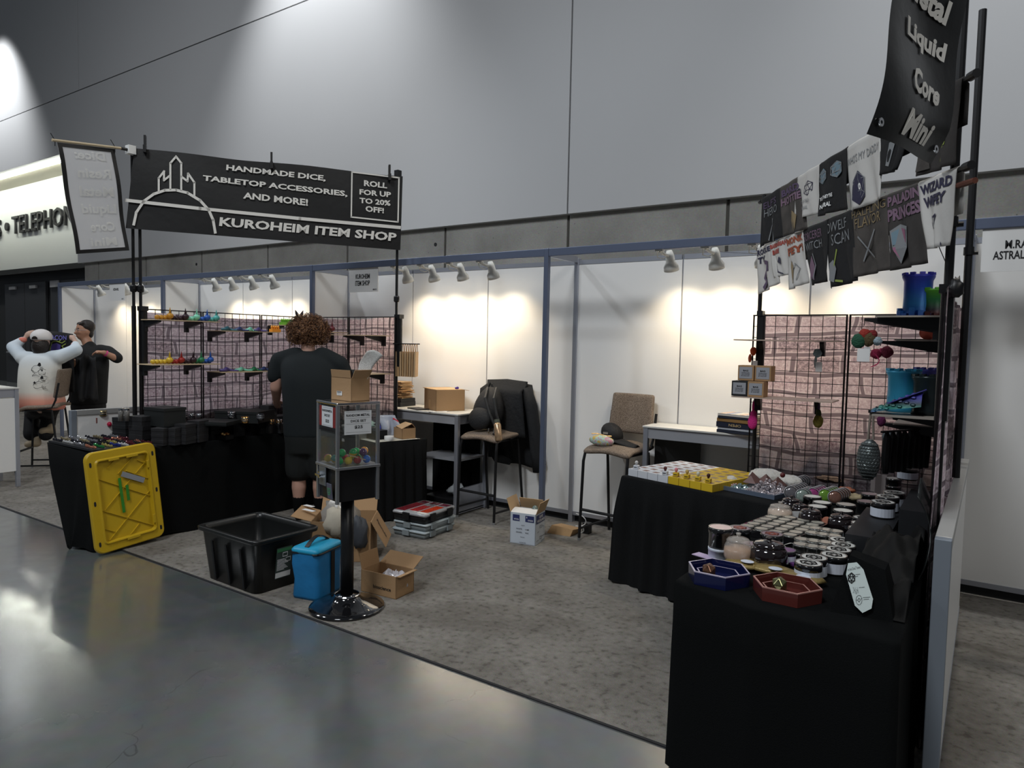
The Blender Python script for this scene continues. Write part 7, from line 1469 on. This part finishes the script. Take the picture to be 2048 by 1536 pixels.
# ---- 2: man in black beyond
D1=8.95; fw=V((-.45,-.89,0)).normalized(); fw=(CF*-.35+CR*-1.0); fw.z=0; fw.normalize(); rt=V((-fw.y,fw.x,0))*-1
q=lambda u,v,o=0: pd(u,v,D1+o)   # o = further away
gz=V((CR.x,CR.y,0)).normalized(); gf=V((CF.x,CF.y,0)).normalized(); look=(-gz*.66-gf*.75).normalized(); lside=U.cross(look).normalized()
t=thing('person','dark-haired man with glasses holding a black garment by the far wall','person',(*q(170,900).xy,.007))
hd=q(169,662); b=MB()
b.ball(hd+U*.01,(.098,.080,.125),18,14,look,lside,U); b.ball(hd-U*.045+look*.035,(.062,.055,.075),14,10,look,lside,U); cap(b,hd+look*.090+U*.00,hd+look*.112-U*.028,.010,.017,8)
for s in (-1,1): b.ball(hd+lside*s*.080-look*.005-U*.01,(.018,.010,.030),8,8,look,lside,U); cap(b,hd+look*.085+lside*s*.02-U*.012,hd+look*.07+lside*s*.045-U*.02,.018,.02,8)
cap(b,hd+look*.082-U*.066+lside*.018,hd+look*.082-U*.066-lside*.018,.011,.011,8)
nk=q(180,696); cap(b,nk-U*.02,hd-U*.09-look*.01,.066,.060); hipm=q(176,790)
elr=q(235,718,-.05); wr_r=q(207,705,-.18); shr=q(214,700); cap(b,shr,elr,.055,.048); cap(b,elr,wr_r,.047,.032); hand(b,wr_r,(q(190,704,-.20)-wr_r),U,gz*.3-gf,.95,.8)
shl=q(152,702,.05); ell=q(140,735,-.10); wl_=q(150,722,-.25); cap(b,shl,ell,.052,.045); cap(b,ell,wl_,.045,.03); hand(b,wl_,(-gf+U*.2),U,gz,.95,.7)
cap(b,hipm,nk-U*.15,.14,.13)
for s in (-1,1): h0=q(176+s*15,815); cap(b,h0,V((h0.x,h0.y,.50)),.10,.07); cap(b,V((h0.x,h0.y,.50)),V((h0.x,h0.y,.10)),.062,.042); cap(b,V((h0.x,h0.y,.06)),V((h0.x,h0.y,.05))+look*.14,.042,.035)
fuse('body',b,SK2,t)
b=MB()
torso(b,[(q(u_,v_),rw,rd) for v_,rw,rd,u_ in ((808,.215,.16,177),(780,.22,.17,177),(750,.225,.165,178),(720,.225,.145,180),(704,.175,.12,181),(693,.09,.085,180),(688,.06,.06,180))],gz,gf)
cap(b,q(200,700),q(216,703),.075,.075); cap(b,q(216,703),q(234,716,-.04),.078,.072); cap(b,q(160,700,.02),q(150,706,.03),.07,.07); cap(b,q(150,706,.03),q(142,728,-.06),.072,.066)
cap(b,nk-U*.045,nk+U*.02,.080,.074); fuse('shirt',b,mat('shirt_black2',(.005,.0055,.006),.85,bump=.1,bs=20),t,.012,14)
b=MB(); 
for s in (-1,1): h0=q(177+s*14,812); cap(b,h0,V((h0.x,h0.y,.55)),.125,.10); cap(b,V((h0.x,h0.y,.55)),V((h0.x,h0.y,.11)),.10,.085)
torso(b,[(q(177,830),.19,.14),(q(177,800),.205,.155),(q(177,785),.20,.15)],gz,gf); fuse('trousers',b,mat('trousers_black',(.008,.008,.009),.85),t,.014,5)
b=MB()
for s in (-1,1): h0=q(176+s*15,815); cap(b,V((h0.x,h0.y,.06)),V((h0.x,h0.y,.05))+look*.16,.050,.042)
obj('shoes',b,BP,t,smooth=True)
b=MB().ball(hd+U*.055-look*.028,(.098,.092,.092),18,12,look,lside,U)
for k in range(14): a=k*.22-1.4; cap(b,hd+U*.105+look*(.04)+lside*(.070*math.sin(a)),hd+U*(.085+.010*math.sin(k*2.))+look*(.083-.02*abs(math.sin(a)))+lside*(.078*math.sin(a)),.013,.006,6)
b.ball(hd-look*.05-U*.03,(.055,.075,.07),12,8,look,lside,U); fuse('hair',b,mat('hair_black',(.014,.009,.007),.45,bump=.6,bs=90),t,.009,2)
b=MB()
for s in (-1,1):
    c=hd+look*.093+lside*s*.033+U*.012; e=MB(); b.tube([c+lside*(.024*math.cos(a))+U*(.017*math.sin(a)) for a in [k*PI/6 for k in range(13)]],.0022,5); b.tube([c+lside*s*.024,hd+lside*s*.085+U*.012],.002,5)
    obj('eye',MB().ball(hd+look*.082+lside*s*.033+U*.012,(.012,.014,.007),8,6,look,lside,U),mat('eye_dark',(.02,.012,.01),.2),t,smooth=True)
    obj('eyebrow',MB().tube([hd+look*.088+lside*s*.016+U*.032,hd+look*.082+lside*s*.052+U*.034],.0045,5),mat('hair_black',(0,0,0)),t)
b.tube([hd+look*.097-lside*.010+U*.014,hd+look*.097+lside*.010+U*.014],.002,5); obj('glasses',b,STEEL,t)
obj('mouth',MB().tube([hd+look*.092-U*.066+lside*.024,hd+look*.098-U*.070,hd+look*.092-U*.066-lside*.024],.004,6),mat('lip',(.30,.11,.08),.5),t)
obj('wristband',MB().lathe([(.040,0),(.040,.02)],wr_r+(elr-wr_r)*.10,14,*(lambda d:(d.orthogonal().normalized(),d.cross(d.orthogonal().normalized()),d))((elr-wr_r).normalized()),capb=False,capt=False),mat('band_pink',(.60,.05,.22),.4),t)
gm=solo('black_garment',MB().grid(lambda s,tt: q(151+40*s+6*tt,712+88*tt+4*math.sin(s*9),-.34+.03*math.sin(s*11+tt*4)),14,12),mat('garment_black',(.010,.010,.011),.8,bump=.3,bs=20),'black garment hanging from the hands of the man with glasses','shirt',smooth=True,solid=.006)
# ---- 3: seated shopper holding up a shirt
D2=8.35
q=lambda u,v,o=0: pd(u,v,D2+o)
stl=dup(st1,V((*q(92,900).xy,.007)),math.radians(-42),label='tweed bar stool under the shopper in the white cap',group='tweed bar stools with black legs')
t=thing('person','seated person in white cap and white drawn-on jacket, arms raised','person',q(88,819))
b=MB(); hd=q(83,684); b.ball(hd,(.082,.095,.115),16,12,gz,gf,U); b.ball(hd+gf*.09,(.015,.02,.02),8,6,gz,gf,U); nk=q(84,708); cap(b,nk-U*.04,hd-U*.06,.055,.055)
for s,sh,elb,wr_,hdir in ((-1,(50,716,0),(25,692,.06),(50,677,.14),(9,-14)),(1,(116,716,0),(154,697,.06),(151,684,.14),(-9,-13))):
    S_=q(*sh);E_=q(*elb);W_2=q(*wr_); cap(b,S_,E_,.05,.045); cap(b,E_,W_2,.043,.028); hand(b,W_2,q(wr_[0]+hdir[0],wr_[1]+hdir[1],wr_[2]+.02)-W_2,-gf,gz*(-s),.95,1.0)
cap(b,q(86,805),nk-U*.12,.14,.11)
for s in (-1,1): h0=q(88+s*10,818); k0=q(84+s*18,826,.38); cap(b,h0,k0,.085,.065); cap(b,k0,q(76+s*18,872,.30),.055,.04)
fuse('body',b,SK3,t)
JK=bpy.data.materials.new('jacket_print'); JK.use_nodes=True; nt=JK.node_tree; bs_=nt.nodes['Principled BSDF']; g=N(nt,'ShaderNodeNewGeometry'); sx_=N(nt,'ShaderNodeSeparateXYZ'); nt.links.new(g.outputs['Position'],sx_.inputs[0])
z0=q(88,812).z; mr=N(nt,'ShaderNodeMapRange'); mr.inputs[1].default_value=z0; mr.inputs[2].default_value=z0+.80; nt.links.new(sx_.outputs[2],mr.inputs[0]); r=ramp(nt,[(0,(.60,.22,.16)),(.10,(.62,.28,.20)),(.22,(.68,.64,.56)),(.55,(.72,.71,.66)),(.85,(.60,.68,.75)),(.97,(.62,.68,.74))]); nt.links.new(mr.outputs[0],r.inputs[0]); nt.links.new(r.outputs[0],bs_.inputs['Base Color']); bs_.inputs['Roughness'].default_value=.8
b=MB()
torso(b,[(q(u_,v_),rw,rd) for v_,rw,rd,u_ in ((819,.235,.19,84),(806,.25,.20,84),(785,.245,.18,82),(755,.235,.165,80),(730,.23,.145,81),(716,.19,.12,82),(708,.10,.08,83),(704,.06,.06,83))],gz,gf)
cap(b,q(62,716),q(46,716),.08,.085); cap(b,q(46,716),q(26,694,.05),.080,.072); cap(b,q(26,694,.05),q(45,680,.11),.070,.045); cap(b,q(104,714),q(120,714),.08,.09); cap(b,q(120,714),q(152,700,.05),.085,.075); cap(b,q(152,700,.05),q(151,689,.10),.075,.048)
fuse('jacket',b,JK,t,.013,12)
for u_,v_,e_ in ((45,680,.10),(151,689,.10)): obj('cuff',MB().ball(q(u_,v_,e_),(.050,.045,.035),10,8,gz,gf,U),mat('cuff_coral',(.70,.22,.16),.7),t,smooth=True)
# line drawing on the back of the jacket, on short strokes just off the cloth
dk=MB(); rn=random.Random(12); jf=lambda u_,v_: q(u_,v_,-.192+.00012*(u_-80)**2+.0)
for cx_,cy_,r_ in ((72,738,9),(62,746,7),(84,744,8),(70,758,10),(58,760,6),(88,757,6),(76,770,9)):
    line2(dk,jf,[(cx_+r_*math.cos(k*.7+rn.random()*.4)*(.8+.4*rn.random()),cy_+r_*.8*math.sin(k*.7)) for k in range(9)],.7)
obj('jacket_drawing',dk,INK,t)
dk=MB()
for cx_,cy_,r_ in ((79,729,5),(60,757,4),(52,760,3.5),(84,755,4.5),(84,741,2.5),(69,765,2.8)): dk.add([jf(cx_+r_*math.cos(k*PI/3.5)*(1 if k%2 else .6),cy_+r_*.8*math.sin(k*PI/3.5)) for k in range(7)],[tuple(range(7))])
obj('jacket_blossoms',dk,INK,t); dk=MB(); text(dk,'wan fau Bos',quadfn(jf(50,777),jf(92,778),jf(92,770),jf(50,769)),0,0,1,1); obj('jacket_lettering',dk,mat('pencil',(.12,.10,.08),.6),t)
obj('hair',MB().ball(hd-U*.055-gf*.02,(.098,.085,.12),16,10,gz,gf,U).ball(hd-U*.14-gf*.02,(.085,.06,.07),12,8,gz,gf,U),mat('hair_black',(0,0,0)),t,smooth=True)
CPW=mat('cap_white',(.70,.67,.66),.75); c=MB().ball(hd+U*.06,(.112,.118,.095),20,14,gz,gf,U); c.v=[V((p.x,p.y,max(p.z,hd.z+.025))) for p in c.v]; obj('cap_crown',c,CPW,t,smooth=.8)
obj('cap_brim',MB().grid(lambda s,tt: hd+U*.03+gz*((s-.5)*.17)+gf*(.10+.075*tt*math.sin(PI*(.15+.7*s))),8,3),CPW,t,solid=.006)
obj('cap_opening',MB().prism([(-.035,0),(.035,0),(.030,.022),(.012,.036),(-.012,.036),(-.030,.022)],hd+U*.032-gf*.121,gz,U,-.002),mat('hair_black',(0,0,0)),t)
b=MB()
for s in (-1,1): h0=q(88+s*12,816); k0=q(82+s*17,826,.36); cap(b,h0,k0,.105,.09); cap(b,k0,q(77+s*15,868,.24),.085,.085)
fuse('trousers',b,mat('trousers_black',(0,0,0)),t,.013,5)
for u_,v_ in ((74,886),(103,860)): 
    b=MB(); c=q(u_,v_,.24); cap(b,c+U*.04,c,.045,.05); cap(b,c,c-gz*.07-gf*.05-U*.01,.05,.046); fuse('shoe',b,mat('clog_tan',(.42,.34,.23),.6),t,.011,3)
def gs(s,tt): return q(60+86*s+4*tt*(s-.2),663+3*math.sin(s*PI)*-1+ (5*s)+118*tt*(.94+.06*s),.20+.02*math.sin(s*8+tt*3))
t=thing('shirt','black graphic shirt held up in the raised hands of the seated shopper','shirt',gs(.5,1)); obj('garment',MB().grid(gs,16,14),mat('garment_black',(0,0,0)),t,smooth=True,solid=.006)
gq=lambda u_,v_: q(u_,v_,.165); b=MB(); text(b,'DRACON',quadfn(gq(88,681),gq(133,680),gq(133,671),gq(88,669)),0,0,1,1,bold=.03); obj('lettering',b,mat('print_blue_violet',(.13,.12,.38),.6),t)
obj('graphic',MB().add([gq(*p) for p in ((102,706),(120,706),(121,690),(113,686),(104,688),(101,696))],[tuple(range(6))]),mat('print_indigo',(.07,.05,.24),.6),t)
b=MB(); 
for pl in ([(100,700),(104,684),(113,682),(124,686),(130,682)],[(121,704),(128,698),(124,692),(131,688)],[(118,683),(123,678)]): line2(b,gq,pl,1.6)
obj('graphic',b,LIP,t)
